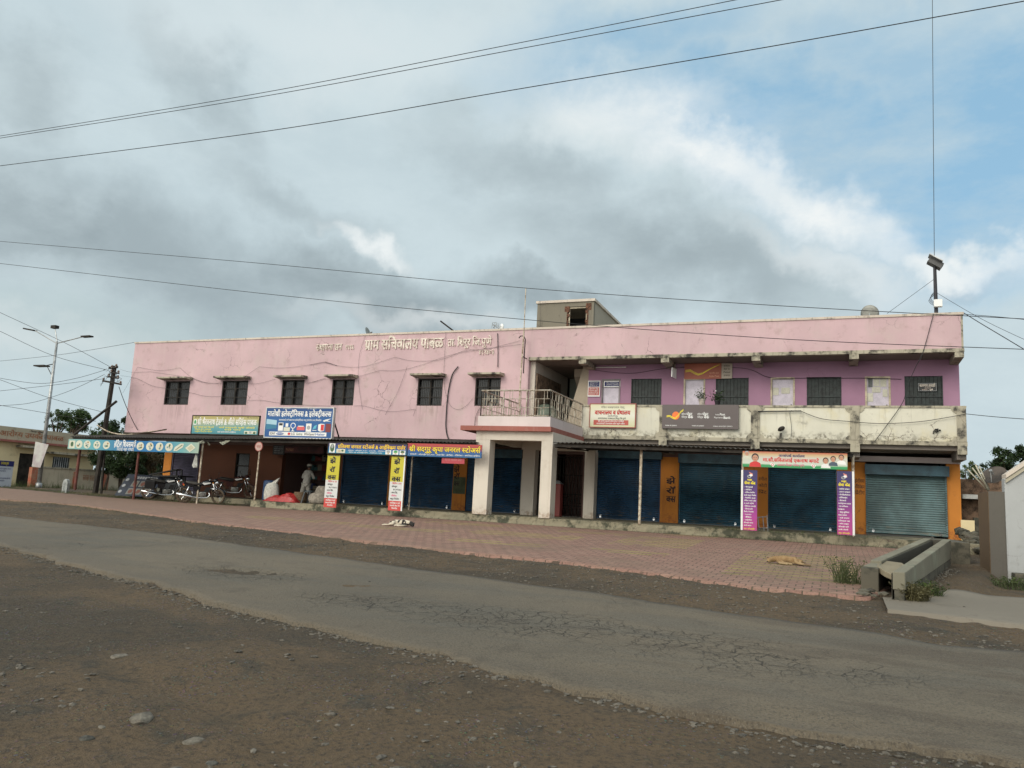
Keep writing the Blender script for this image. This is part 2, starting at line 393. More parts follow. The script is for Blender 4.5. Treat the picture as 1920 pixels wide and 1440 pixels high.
def shape(text, bold=0.):
    V = []; Fc = []; x = 0.; lay = [0]
    def put(g, dx):
        o = len(V); lay[0] = (lay[0]+1) % 4; V.extend((a+dx, b, lay[0]) for a, b in g[0]); Fc.extend(tuple(i+o for i in f) for f in g[1])
    i = 0; n = len(text); w = .075+bold*2
    while i < n:
        ch = text[i]
        if ch in CONS:
            reph = False
            if ch == 'र' and i+2 < n and text[i+1] == '्' and text[i+2] in CONS:
                reph = True; i += 2; ch = text[i]
            seq = [ch]; j = i+1
            while j+1 < n and text[j] == '्' and text[j+1] in CONS: seq.append(text[j+1]); j += 2
            marks = []
            while j < n and (text[j] in MARKS or text[j] == '्'): marks.append(text[j]); j += 1
            if 'ि' in marks:
                marks.remove('ि'); g = glyph('ि', bold); put(g, x); x += g[2]
            rakar = len(seq) > 1 and seq[-1] == 'र'
            if rakar: seq = seq[:-1]
            for c in seq[:-1]:
                if c in 'टठडढदहछर': g = glyph(c, bold); put(g, x); put(glyph('्', bold), x+g[2]); x += g[2]
                else: g = half(c, bold); put(g, x); x += g[2]
            g = glyph(seq[-1], bold); put(g, x); sx = x; x += g[2]
            if rakar:
                if seq[-1] in 'टठडढ': put(stroke([(sx+.2, -.16), (sx+.31, -.02), (sx+.42, -.16)], w*.8), 0)
                else: put(stroke([(x-.16, .22), (x-.30, .12), (x-.46, .02)], w), 0)
            for mk in marks:
                g = glyph(mk, bold); put(g, x); x += g[2]
            if reph: put(stroke([(x-.17, .64), (x-.25, .72), (x-.24, .82), (x-.15, .86), (x-.06, .82)], w*.9), 0)
            i = j
        else:
            if ch == '•':
                put(([(x+.1, .22), (x+.25, .22), (x+.25, .4), (x+.1, .4)], [(0, 1, 2, 3)]), 0); x += .4
            else: g = glyph(ch, bold); put(g, x); x += g[2]
            i += 1
    return V, Fc
def txt(text, parent, x0, x1, z0, z1, y, mat, bold=0., name='lettering', depth=0., skew=0., fitbox=True, keep=False, axis='y', xc=None, label=None):
    """lettering whose headline/baseline box fills x0..x1, z0..z1 on the face at y"""
    V, Fc = shape(text, bold)
    if not V: return
    a = min(v[0] for v in V); b = max(v[0] for v in V)
    sx = (x1-x0)/(b-a); sz = (z1-z0)/.62
    mb = MB(); pts = []
    for u, v, l_ in V:
        X = x0+(u-a)*sx; Z = z0+v*sz
        pts.append((X, y-.0004*l_, Z+skew*(X-x0)) if axis == 'y' else (y+.0004*l_, X, Z))
    if depth:
        bk = [(p[0], p[1]+depth, p[2]) for p in pts]; nn = len(pts)
        ec = {}
        for f in Fc:
            for q in range(len(f)):
                e = (f[q], f[(q+1) % len(f)]); kk = tuple(sorted(e)); ec[kk] = ec.get(kk, []) + [e]
        side = [(e[0][0], e[0][1], e[0][1]+nn, e[0][0]+nn) for e in ec.values() if len(e) == 1]
        mb.add(pts+bk, list(Fc)+side)
    else: mb.add(pts, Fc)
    me_o = mb.build(name, mat, parent, label=label); return me_o
def box_px(x0, y0, x1, y1, Y):
    ym, xm = (y0+y1)/2, (x0+x1)/2
    return atY(x0, ym, Y)[0], atY(x1, ym, Y)[0], atY(xm, y1, Y)[1], atY(xm, y0, Y)[1]
def X_(px, Y, py=735): return atY(px, py, Y)[0]
from mathutils import noise as NZ
# ================================================================== GROUND
def ns(x, y, s, seed=0.): return NZ.noise(Vector((x*s+seed, y*s-seed, seed)))
def lerp_poly(pts, x):
    if x <= pts[0][0]: return pts[0][1]
    for (a, ya), (b, yb) in zip(pts, pts[1:]):
        if x <= b: return ya+(yb-ya)*(x-a)/(b-a)
    return pts[-1][1]
NEAR = [(-120, 16), (-70, 1.), (-40, -9.6), (-22, -15.5)]+[gp(*q)[:2] for q in ((0, 1020), (80, 1043), (190, 1072), (290, 1095), (400, 1128), (560, 1168), (700, 1196), (830, 1228), (930, 1262), (1010, 1268), (1060, 1290), (1150, 1305), (1290, 1338), (1400, 1358), (1520, 1378), (1700, 1395))]+[(20, -24.)]
NEAR = sorted(NEAR, key=lambda q: q[0])
FAR = [(-120, 22), (-70, 4.5), (-40, -5.8), (-30, -10.6)]+[gp(*q)[:2] for q in ((0, 968), (150, 984), (300, 1001), (500, 1028), (700, 1055), (900, 1084), (1100, 1109), (1280, 1138), (1450, 1160), (1640, 1188), (1760, 1212), (1920, 1225))]+[(20, -21.2)]
FAR = sorted(FAR, key=lambda q: q[0])
def rut(x, y):
    d = lerp_poly(NEAR, x)-y
    if not 0 < d < 5: return 0.
    k = max(0., .5+ns(x, y, .35, 12.))
    return -.035*k*sum(math.exp(-((d+.35*ns(x, 0, .3, c_)-c_)/.16)**2) for c_ in (.8, 2.3))+.02*k*sum(math.exp(-((d+.35*ns(x, 0, .3, c_)-c_)/.14)**2) for c_ in (.8+.32, 2.3+.32))
def gd(x, y):
    return gz(x, y)-.032+.030*ns(x, y, .55, 3.)+.016*ns(x, y, 1.9, 9.)+(.010+.016*sm(-19, -17.5, y))*ns(x, y, 5., 5.)+.007*ns(x, y, 14., 2.)+rut(x, y)
def axis_pts(segs):
    o = [];
    for a, b, st in segs:
        n = max(1, int(round((b-a)/st))); o += [a+(b-a)*i/n for i in range(n)]
    return o+[segs[-1][1]]
xs = axis_pts([(-600, -120, 40), (-120, -46, 5), (-46, -14, .35), (-14, 3.2, .085), (3.2, 14, .4), (14, 80, 5), (80, 400, 40)])
ys = axis_pts([(-70, -29, 2), (-29, -26, .3), (-26, -16.5, .085), (-16.5, -3, .2), (-3, 16, 1), (16, 90, 6), (90, 700, 50)])
g = MB(); nx = len(xs)
g.v = [(x, y, gd(x, y)) for y in ys for x in xs]
g.f = [(j*nx+i, j*nx+i+1, (j+1)*nx+i+1, (j+1)*nx+i) for j in range(len(ys)-1) for i in range(nx-1)]; g.m = [0]*len(g.f)
m, tt = newmat('dirt_ground'); p = P(tt)
big = tt.noise(p, .35, 5, .62); mid = tt.noise(p, 1.7, 7, .68, dist=.6); fine = tt.noise(p, 22., 6, .7); vf = tt.noise(p, 90., 3, .6)
c = tt.mix(tt.step(big, .38, .62), (.078, .057, .034), (.140, .094, .050))
c = tt.mix(tt.math('MULTIPLY', tt.step(mid, .5, .7), .75), c, (.046, .043, .032))
c = tt.mix(tt.math('MULTIPLY', tt.step(tt.noise(p, .8, 5, .6), .55, .7), .5), c, (.175, .115, .062))
c = tt.mix(tt.math('MULTIPLY', tt.step(fine, .42, .72), .75), c, (.022, .018, .014))
vo = tt.n('TexVoronoi', 0, Vector=tt.vm('ADD', p, tt.vm('MULTIPLY', tt.noise(p, 30., 2, out=1), (.03, .03, .03))), Scale=26., Randomness=1.)
peb = tt.math('MULTIPLY', tt.math('SUBTRACT', 1., tt.step(vo, .12, .38)), tt.step(tt.noise(p, 1.1, 4, .6), .44, .6))
vcol = tt.n('TexVoronoi', 1, Vector=p, Scale=26.)
c = tt.mix(tt.math('MULTIPLY', peb, .6), c, tt.mix(.8, vcol, (.12, .108, .088)))
c = tt.mix(tt.math('MULTIPLY', tt.step(vf, .6, .75), .5), c, (.20, .175, .14))
h = tt.math('ADD', tt.math('ADD', tt.math('MULTIPLY', mid, 1.6), tt.math('MULTIPLY', fine, .8)), tt.math('ADD', tt.math('MULTIPLY', peb, .5), tt.math('MULTIPLY', vf, .25)))
finish(tt, c, .95, 0, h, .06, 1.)
GROUND = m
g.build('ground', GROUND, kind='structure', smooth=True)

def sheet(near, far, x0, x1, stx, ncross, dz, jag_n, jag_f, skirt, seed, und=.0, uvs=True):
    """strip of ground between two broken edges, one sheet with a skirt"""
    mb = MB(); n = int((x1-x0)/stx); rows = []
    for i in range(n+1):
        x = x0+(x1-x0)*i/n
        jn = jag_n*(ns(x, 0, 1.1, seed)+.55*ns(x, 0, 4., seed)+.3*ns(x, 0, 13., seed)); jf = jag_f*(ns(x, 5, 1.1, seed)+.5*ns(x, 5, 5., seed))
        a, b = lerp_poly(near, x)+jn, lerp_poly(far, x)+jf
        row = [(x, a-.02, gz(x, a)-skirt)]
        for k in range(ncross+1):
            y = a+(b-a)*k/ncross; row.append((x, y, gz(x, y)+dz+und*(ns(x, y, .5, seed)+.4*ns(x, y, 2., seed))))
        row.append((x, b+.02, gz(x, b)-skirt)); rows.append(row)
    w = ncross+3
    for r in rows: mb.v += r
    for i in range(n):
        for k in range(w-1): mb.f.append((i*w+k, (i+1)*w+k, (i+1)*w+k+1, i*w+k+1)); mb.m.append(0)
    return mb, w, n
def set_uv(o, w, n):
    uv = o.data.uv_layers.new(name='across'); 
    for l in o.data.loops: uv.data[l.index].uv = ((l.vertex_index % w)/(w-1), (l.vertex_index//w)/n)
rb, rw, rn = sheet(NEAR, FAR, -60, 14, .09, 26, .004, .16, .10, .10, 4., und=.012)
# potholes pressed into the sheet
for cx, cy, rx, ry, dp in ((gp(450, 1070)[0], gp(450, 1070)[1], .9, .35, .05), (gp(1005, 1165)[0], gp(1005, 1165)[1], .6, .3, .025), (gp(1500, 1350)[0], gp(1500, 1350)[1], .5, .22, .04)):
    for i, v in enumerate(rb.v):
        d = math.hypot((v[0]-cx)/rx, (v[1]-cy)/ry)+.35*ns(v[0], v[1], 4., 8)
        if d < 1: rb.v[i] = (v[0], v[1], v[2]-dp*sm(1, .6, d))
ro = rb.build('road', BLACK, kind='structure', smooth=True); set_uv(ro, rw, rn)
m, tt = newmat('worn_asphalt'); p = P(tt)
uvn = tt.n('UVMap', 0, props=dict(uv_map='across')); us = tt.n('SeparateXYZ', 0, Vector=uvn)
big = tt.noise(p, .3, 5, .6); mid = tt.noise(p, 1.4, 7, .68, dist=.4); fine = tt.noise(p, 45., 5, .7)
along = tt.noise(tt.vm('MULTIPLY', p, (.35, 1.6, 1.)), 1., 5, .6)
c = tt.mix(tt.step(big, .35, .65), (.112, .095, .069), (.155, .126, .087))
c = tt.mix(tt.math('MULTIPLY', tt.step(along, .45, .65), .5), c, (.095, .090, .074))
edge = tt.math('MAXIMUM', tt.math('SUBTRACT', 1., tt.step(us, .02, .34)), tt.step(us, .86, 1.))
ed = tt.math('MULTIPLY', edge, tt.ramp(mid, [(.3, .35), (.62, 1.)]), clamp=True)
c = tt.mix(tt.math('MULTIPLY', ed, .8), c, (.128, .102, .070))
c = tt.mix(tt.math('MULTIPLY', tt.step(mid, .54, .70), .6), c, (.072, .057, .040))
s_x = tt.n('SeparateXYZ', 0, Vector=p)
c = tt.mix(tt.math('MULTIPLY', tt.math('MULTIPLY', tt.step(s_x, -3.5, 1.), tt.step(tt.noise(tt.vm('MULTIPLY', p, (.8, 2.2, 1.)), 1., 6, .65), .42, .6)), .75), c, (.085, .064, .043))
# crazing
wv = tt.vm('ADD', p, tt.vm('MULTIPLY', tt.vm('SUBTRACT', tt.noise(p, 2.5, 4, .6, out=1), (.5, .5, .5)), (.35, .35, 0)))
v1 = tt.n('TexVoronoi', 'Distance', props=dict(feature='DISTANCE_TO_EDGE'), Vector=wv, Scale=3.9)
v2 = tt.n('TexVoronoi', 'Distance', props=dict(feature='DISTANCE_TO_EDGE'), Vector=wv, Scale=8.5)
def spot(x, y, rx, ry):
    d = tt.vm('LENGTH', tt.vm('MULTIPLY', tt.vm('SUBTRACT', p, (x, y, 0)), (1/rx, 1/ry, 0)), out=1); return tt.math('SUBTRACT', 1., tt.step(d, .35, 1.))
sp = None
for px_, py_, rx, ry in ((1020, 1170, 2.6, 1.1), (1250, 1200, 2., .9), (1420, 1240, 1.9, .9), (450, 1075, 1.9, .8), (700, 1130, 1.4, .7), (850, 1150, 1.8, .7)):
    q = gp(px_, py_); s1 = spot(q[0], q[1], rx, ry); sp = s1 if sp is None else tt.math('MAXIMUM', sp, s1)
msk = tt.math('MULTIPLY', sp, tt.step(tt.noise(p, 1.3, 4, .6), .36, .5))
rnd = tt.step(tt.noise(p, .5, 4, .6), .6, .7)
msk = tt.math('MAXIMUM', msk, tt.math('MULTIPLY', rnd, .6))
ck = tt.math('MAXIMUM', tt.math('SUBTRACT', 1., tt.step(v1, .004, .034)), tt.math('MULTIPLY', tt.math('SUBTRACT', 1., tt.step(v2, .002, .028)), tt.step(sp, .5, .9)))
ck = tt.math('MULTIPLY', ck, msk)
c = tt.mix(tt.math('MULTIPLY', ck, tt.math('MULTIPLY', .85, tt.step(tt.noise(p, 2.6, 4, .6), .40, .62))), c, (.030, .023, .016))
pe = tt.math('SUBTRACT', 1., tt.step(tt.n('TexVoronoi', 0, Vector=p, Scale=48.), .12, .42))
c = tt.mix(tt.math('MULTIPLY', pe, .45), c, (.20, .18, .145))
c = tt.mix(tt.math('MULTIPLY', tt.step(fine, .46, .66), .7), c, (.045, .038, .03))
hh = tt.math('ADD', tt.math('MULTIPLY', fine, .4), tt.math('ADD', tt.math('MULTIPLY', mid, .8), tt.math('MULTIPLY', ck, -1.5)))
finish(tt, c, .88, 0, hh, .03, .9)
ro.data.materials.clear(); ro.data.materials.append(m)

# forecourt of block paving
PN = [(-90, 9), (-60, -.5), (-45, -4.6)]+[gp(*q)[:2] for q in ((0, 936), (150, 947), (300, 968), (400, 982), (620, 1007), (830, 1032), (1000, 1049), (1200, 1072), (1400, 1101), (1520, 1112), (1600, 1118))]
f0 = gp(1697, 1129); YF = f0[1]; xFR, zFT = atY(1697, 1073.5, YF); YB = -7.6; xBR, zBT = atY(1783, 1012, YB); xBL = atY(1731, 1009, YB)[0]; trw = xBR-xBL
xl = lambda y: xFR-trw+(xBR-xFR)*(y-YF)/(YB-YF)
PN = PN[:-1]+[(xl(-13.9)-.12, PN[-1][1])]+[(xl(y)+.1, y) for y in (-13.9, -12, -10, YB)]+[(xBL+.3, -6.5)]
PF = [(-90, 13), (-50, .6), (-36, -1.9), (-29, -3.4), (-27, -3.64), (2, -3.64)]
pb, pw, pn = sheet(PN, PF, -60, xBL+.15, .12, 30, .006, .10, 0., .07, 11., und=.010)
m, tt = newmat('interlocking_paving_blocks'); p = P(tt); s = sep(tt, p)
br_ = tt.n('TexBrick', None, props=dict(offset=.5, squash=1.), Vector=p, Color1=(.255, .140, .108), Color2=(.315, .188, .143), Mortar=(.15, .092, .068), Scale=1., Mortar_Size=.011, Mortar_Smooth=.2, Bias=0., Brick_Width=.25, Row_Height=.24)
c = br_.outputs[0]; mort = br_.outputs[1]
row = tt.math('FRACT', tt.math('DIVIDE', s.outputs[1], .48))
rowm = tt.math('LESS_THAN', row, .5)
ym = None
for px_, py_, rx, ry in ((1490, 1060, 1.15, 2.9), (1235, 1016, 1.0, 1.6), (985, 1003, 1.6, .75), (1175, 1036, .9, .5), (1300, 1003, .8, .8), (745, 992, 1.5, .5), (880, 983, 1.4, .5), (930, 1018, 1.2, .4), (560, 975, 2., .5), (1120, 1000, 1.2, .3)):
    q = gp(px_, py_)
    dd = tt.vm('ABSOLUTE', tt.vm('MULTIPLY', tt.vm('SUBTRACT', p, (q[0], q[1], 0)), (1/rx, 1/ry, 0)))
    ds = tt.n('SeparateXYZ', None, Vector=dd)
    q1 = tt.math('LESS_THAN', tt.math('MAXIMUM', ds.outputs[0], ds.outputs[1]), 1.)
    ym = q1 if ym is None else tt.math('MAXIMUM', ym, q1)
cell = tt.n('TexWhiteNoise', 0, props=dict(noise_dimensions='2D'), Vector=tt.vm('FLOOR', tt.vm('MULTIPLY', p, (4., 4.1667, 1.))))
ym = tt.math('MULTIPLY', tt.math('MULTIPLY', ym, rowm), tt.math('GREATER_THAN', cell, .12))
c = tt.mix(tt.math('MULTIPLY', ym, .9), c, tt.mix(cell, (.25, .19, .07), (.33, .26, .10)))
c = tt.mix(tt.math('MULTIPLY', mort, tt.math('MULTIPLY', .75, tt.step(tt.noise(p, 1.1, 4, .6), .4, .6))), c, (.06, .045, .03))
n1 = tt.noise(p, .5, 5, .62); n2 = tt.noise(p, 3., 6, .68)
c = tt.mix(tt.math('MULTIPLY', tt.step(n1, .45, .7), .6), c, (.20, .135, .095))
c = tt.mix(tt.math('MULTIPLY', tt.step(n2, .54, .72), .6), c, (.095, .07, .05))
leftd = tt.math('SUBTRACT', 1., tt.step(tt.math('ADD', s.outputs[0], tt.math('MULTIPLY', n1, 8.)), -22., -10.))
c = tt.mix(tt.math('MULTIPLY', leftd, .55), c, (.21, .138, .094))
mossm = tt.math('MULTIPLY', tt.math('MULTIPLY', tt.step(s.outputs[0], -2.6, -.2), tt.step(n2, .46, .64)), tt.math('ADD', tt.math('MULTIPLY', mort, .5), .25))
fn = tt.noise(p, 38., 4, .7)
c = tt.mix(tt.math('MULTIPLY', tt.step(fn, .48, .68), .5), c, (.05, .036, .026))
c = tt.mix(tt.math('MULTIPLY', mossm, .9, clamp=True), c, (.06, .075, .03))
finish(tt, c, .85, 0, tt.math('ADD', tt.math('MULTIPLY', mort, -1.), tt.math('ADD', tt.math('MULTIPLY', n2, .8), tt.math('MULTIPLY', tt.noise(p, 30., 4, .7), .5))), .014, .9)
po = pb.build('paving', m, kind='structure', smooth=True)

# concrete lane in front of the alley
RN = [gp(1664, 1144)[:2], gp(1760, 1156)[:2], gp(1920, 1176)[:2], (9, gp(1920, 1176)[1]-.9)]
RF = [(.7, gp(1740, 1128)[1]), gp(1783, 1106)[:2], gp(1920, 1122)[:2], (9, gp(1920, 1122)[1]-.5)]
lb, lw, ln = sheet(RN, RF, RN[0][0], 9, .12, 14, .012, .05, .03, .05, 21.)
LANE = wallmat('lane_concrete', (.185, .160, .125), (.09, .072, .05), .5, 0., cracks=.4)
lb.build('concrete_lane', LANE, kind='structure', smooth=True)

# loose gravel: one uncountable mass
def on_road(x, y): return lerp_poly(NEAR, x)-.03 < y < lerp_poly(FAR, x)+.03
def on_pave(x, y): return x < 2. and y > lerp_poly(PN, x)
STONEM = M('gravel_stone', (.125, .11, .088), .9, var=.6, scale=14., col2=(.045, .04, .033))
ICO = [(0, 0, 1), (.89, 0, .45), (.28, .85, .45), (-.72, .53, .45), (-.72, -.53, .45), (.28, -.85, .45), (.72, .53, -.45), (-.28, .85, -.45), (-.89, 0, -.45), (-.28, -.85, -.45), (.72, -.53, -.45)]
ICF = [(0, 1, 2), (0, 2, 3), (0, 3, 4), (0, 4, 5), (0, 5, 1), (1, 6, 2), (2, 7, 3), (3, 8, 4), (4, 9, 5), (5, 10, 1), (2, 6, 7), (3, 7, 8), (4, 8, 9), (5, 9, 10), (1, 10, 6)]
def pebble(mb, x, y, z, r, m=0, flat=.5):
    a = random.uniform(0, 6.3); ca, sa = math.cos(a), math.sin(a); sx = r*random.uniform(.7, 1.5); sy = r*random.uniform(.6, 1.)
    sz = r*flat*random.uniform(.6, 1.1); vs = []
    for u, v, w in ICO:
        q = random.uniform(.75, 1.2); u, v, w = u*sx*q, v*sy*q, w*sz*q
        vs.append((x+u*ca-v*sa, y+u*sa+v*ca, z+w+sz*.25))
    mb.add(vs, ICF, m)
gr = MB(); cnt = 0
while cnt < 8000:
    px_, py_ = random.uniform(-30, 1950), random.uniform(985, 1470)
    if random.random() < .3: py_ = random.uniform(985, 1180)
    x, y, z = gp(px_, py_) if False else (0, 0, 0)
    d = ray(px_, py_); k = (.2-EYE-.0355*CD*0)/d.z if d.z < 0 else 99
    # intersect the sloping plane directly
    k = (.255-EYE-.0355*CD)/(d.z-.0355*d.y); x, y = k*d.x, k*d.y-CD
    cnt += 1
    if k > 60 or on_pave(x, y): continue
    rd = on_road(x, y)
    if rd and random.random() < .93: continue
    if ns(x, y, .6, 31.)+.35*ns(x, y, 2.5, 3.) < random.uniform(-.1, .45): continue
    sc = random.choice((.005, .006, .008, .010, .013, .017, .028)) * random.uniform(.7, 1.2)
    pebble(gr, x, y, (gz(x, y)+.006 if rd else gd(x, y)), sc*(.5 if rd else 1))
# broken edge crumbs
for i in range(1100):
    x = random.uniform(-16, 2.5); y = lerp_poly(NEAR, x)-abs(random.gauss(.02, .13)); pebble(gr, x, y, gd(x, y), random.uniform(.008, .03))
for i in range(2600):
    x = random.uniform(-26, 3); y = lerp_poly(FAR, x)+random.uniform(.1, 1)*(lerp_poly(PN, x)-lerp_poly(FAR, x)) if x < .5 else lerp_poly(FAR, x)+random.uniform(.1, 1.3); pebble(gr, x, y, gd(x, y), random.uniform(.008, .032))
for i in range(260):
    y = random.uniform(-15.6, -9.); x = xl(y)+random.uniform(-.25, 1.5) if y < -14.9 else xFR+(xBR-xFR)*(y-YF)/(YB-YF)+abs(random.gauss(0, .12)); pebble(gr, x, y, gz(x, y)+.004, random.uniform(.008, .035))
gr.build('gravel', STONEM, kind='stuff', label='loose gravel strewn over the dirt verges beside the road', cat='gravel')
# larger single stones the photo shows
PALEST = M('pale_stone', (.16, .14, .11), .9, var=.4, scale=9.)
DKST = M('dark_stone', (.09, .085, .07), .9, var=.5, scale=9.)
st = [(225, 1222, 34, 1, 'pale flat stone lying alone on the brown dirt left of centre'), (265, 1340, 48, 1, 'wide low pale stone half buried in the lower left dirt'), (165, 1376, 36, 0, 'dark angular stone, leftmost of the low foreground stones'), (365, 1378, 44, 1, 'pale triangular stone right of the half buried wide stone'),
      (400, 1420, 34, 0, 'dark stone near the bottom edge below the triangular stone'), (372, 1437, 22, 1, 'light stone cut by the bottom edge of the photo'), (970, 1422, 24, 1, 'rounded grey stone at the bottom middle of the photo'), (745, 1432, 24, 1, 'pale blocky stone at the bottom, left of the rounded stone'),
      (738, 1261, 12, 1, 'small white stone on the dirt below the road edge'), (12, 1142, 12, 1, 'small white chip of stone at the far left edge'), (1440, 1368, 14, 1, 'white chip beside the broken asphalt edge at right'), (1055, 1203, 9, 0, 'small dark stone on the cracked asphalt'), (1080, 1288, 18, 1, 'flat grey stone against the crumbled asphalt edge'),
      (275, 1296, 14, 1, 'flat pale stone a little above the wide half buried stone'), (192, 1357, 18, 1, 'small pointed stone left of the wide low pale stone'), (785, 1326, 14, 0, 'small dark lump of stone in the middle dirt'), (455, 1207, 12, 1, 'pale small stone in the dirt below the pothole')]
for px_, py_, w, k, lab in st:
    x, y, z = gp(px_, py_); r = w/2*((Vector((x, y+CD, z-EYE))).length)/F
    s_ = MB(); pebble(s_, 0, 0, 0, r, flat=.42); sv = s_.v; s_.v = [(a+x, b+y, c_+gd(x, y)-r*.08) for a, b, c_ in sv]
    so_ = s_.build('stone', PALEST if k else DKST, label=lab, cat='stone', group='single stones on the dirt', bevel=r*.12)
# ================================================================== THE BUILDING
ZR, ZF0, ZP1, ZP0, ZFL = 7.67, 6.36, 4.61, 3.33, .37     # roof edge, fascia foot, balcony wall top/foot, plinth top
XL, XR, XB = -32.05, 3.83, -11.12                        # left end, right end, start of the open gallery
YU, YG, YPL = 1.3, 1.6, -3.6                             # recessed upper wall, ground-floor wall, plinth front
B = thing('shop_building', 'long two storey pink public building with open gallery and blue shop shutters', 'building', (-14, 0, .25))
def bp(name, mb, mat, **k): return mb.build(name, mat, B, **k)
# pink upper wall with its six window openings
wins = [(309.2, 354.8), (415.5, 464), (527.7, 569.3), (621.8, 663.8), (782.6, 829.4), (890.6, 938)]
WX = [(X_(a, 0), X_(b, 0)) for a, b in wins]; WZ0, WZ1 = 4.55, 5.69
w = MB(); cur = XL
for a, b in WX:
    w.box(cur, a, 0, .22, 3.2, ZR-.08); w.box(a, b, 0, .22, 3.2, WZ0); w.box(a, b, 0, .22, WZ1, ZR-.08); cur = b
w.box(cur, XB, 0, .22, 3.2, ZR-.08)
w.box(XL, XL+.22, .22, 9, 3.2, ZR-.08); bp('upper_wall', w, PINK)
w = MB().box(XL-.03, XR+.03, -.035, .30, ZR-.08, ZR); w.box(XL-.03, XL+.28, .3, 9, ZR-.08, ZR); w.box(XR-.25, XR+.03, .3, 9, ZR-.08, ZR); bp('coping', w, COPING)
w = MB().box(XB, XR-.06, 0, .2, ZF0+.12, ZR-.08); bp('fascia', w, PINK)
w = MB().box(XR-.06, XR, 0, .2, ZF0+.12, ZR-.08); w.box(XR-.2, XR, .2, 9, ZF0, ZR-.08); bp('end_parapet', w, WORN)
w = MB().box(XB, XR+.015, -.03, .2, ZF0, ZF0+.12); bp('drip_band', w, WORN)
w = MB().box(XB, XR-.2, .2, YU, ZF0, ZF0+.12); w.box(XB, XR-.2, YU+.15, 9, ZF0, ZF0+.12); w.box(XL+.25, XB, .25, 9, ZF0, ZF0+.12); bp('roof_slab', w, CEIL)
BR = [(-9.07, -8.78), (-5.92, -5.63), (-2.72, -2.43), (.45, .74), (XR-.26, XR+.005)]
for a, b in BR:
    w = MB(); zb = ZF0-.17
    w.hexa([(a, -.02, zb), (b, -.02, zb), (b, YU, zb-.02), (a, YU, zb-.02)], [(a, -.02, ZF0-.002), (b, -.02, ZF0-.002), (b, YU, ZF0-.002), (a, YU, ZF0-.002)]); bp('bracket', w, WORN)
# runs of dirt below the sills and beside the shades
t_ = NT.__new__(NT); t_.t = PINK.node_tree; p = P(t_); s = sep(t_, p); bs = [n for n in t_.t.nodes if n.type == 'BSDF_PRINCIPLED'][0]; src = bs.inputs['Base Color'].links[0].from_socket
msk = None
for a, b in WX:
    mm_ = t_.math('SUBTRACT', 1., t_.step(t_.math('ABSOLUTE', t_.math('SUBTRACT', s.outputs[0], (a+b)/2)), (b-a)/2-.1, (b-a)/2+.22)); msk = mm_ if msk is None else t_.math('MAXIMUM', msk, mm_)
zz_ = t_.math('MULTIPLY', t_.step(s.outputs[2], WZ0-1.15, WZ0-.1), t_.math('LESS_THAN', s.outputs[2], WZ0+.02)); z2_ = t_.math('MULTIPLY', t_.step(s.outputs[2], WZ0-.5, WZ1), t_.math('LESS_THAN', s.outputs[2], WZ1+.1))
run_ = t_.step(t_.noise(t_.vm('MULTIPLY', p, (9., 9., .35)), 1., 5, .7), .40, .68)
run2_ = t_.step(t_.noise(t_.vm('MULTIPLY', p, (3.2, 3.2, .22)), 1., 6, .7), .50, .74)
k_ = t_.math('MULTIPLY', t_.math('MULTIPLY', msk, run_), t_.math('MAXIMUM', zz_, t_.math('MULTIPLY', z2_, .5)))
c_ = t_.mix(t_.math('MULTIPLY', k_, .45), src, (.22, .15, .13))
c_ = t_.mix(t_.math('MULTIPLY', run2_, .22), c_, (.62, .52, .48))
t_.t.links.new(c_, bs.inputs['Base Color'])
# recessed gallery wall
DW = [('d', 1127.5, 1163), ('w', 1183.5, 1240), ('d', 1281.7, 1322), ('w', 1342, 1403.5), ('d', 1444.8, 1490.3), ('w', 1512.7, 1577.6), ('d', 1622, 1670), ('w', 1696.4, 1768)]
XS = X_(1102.5, YU)
w = MB(); cur = XS; ZT = 5.8; zs = 4.35
for k, a, b in DW:
    xa, xb = X_(a, YU), X_(b, YU)
    w.box(cur, xa, YU, YU+.15, ZP0, ZF0)
    w.box(xa, xb, YU, YU+.15, ZT, ZF0)
    if k == 'w': w.box(xa, xb, YU, YU+.15, ZP0, zs)
    cur = xb
w.box(cur, XR+.02, YU, YU+.15, ZP0, ZF0); w.box(XR-.13, XR+.02, YU+.15, 9, ZP0, ZF0); bp('gallery_wall', w, PINKV)
bp('right_flank', MB().box(XR-.12, XR, YU+.3, 9, .3, ZP0-.02), WORN)
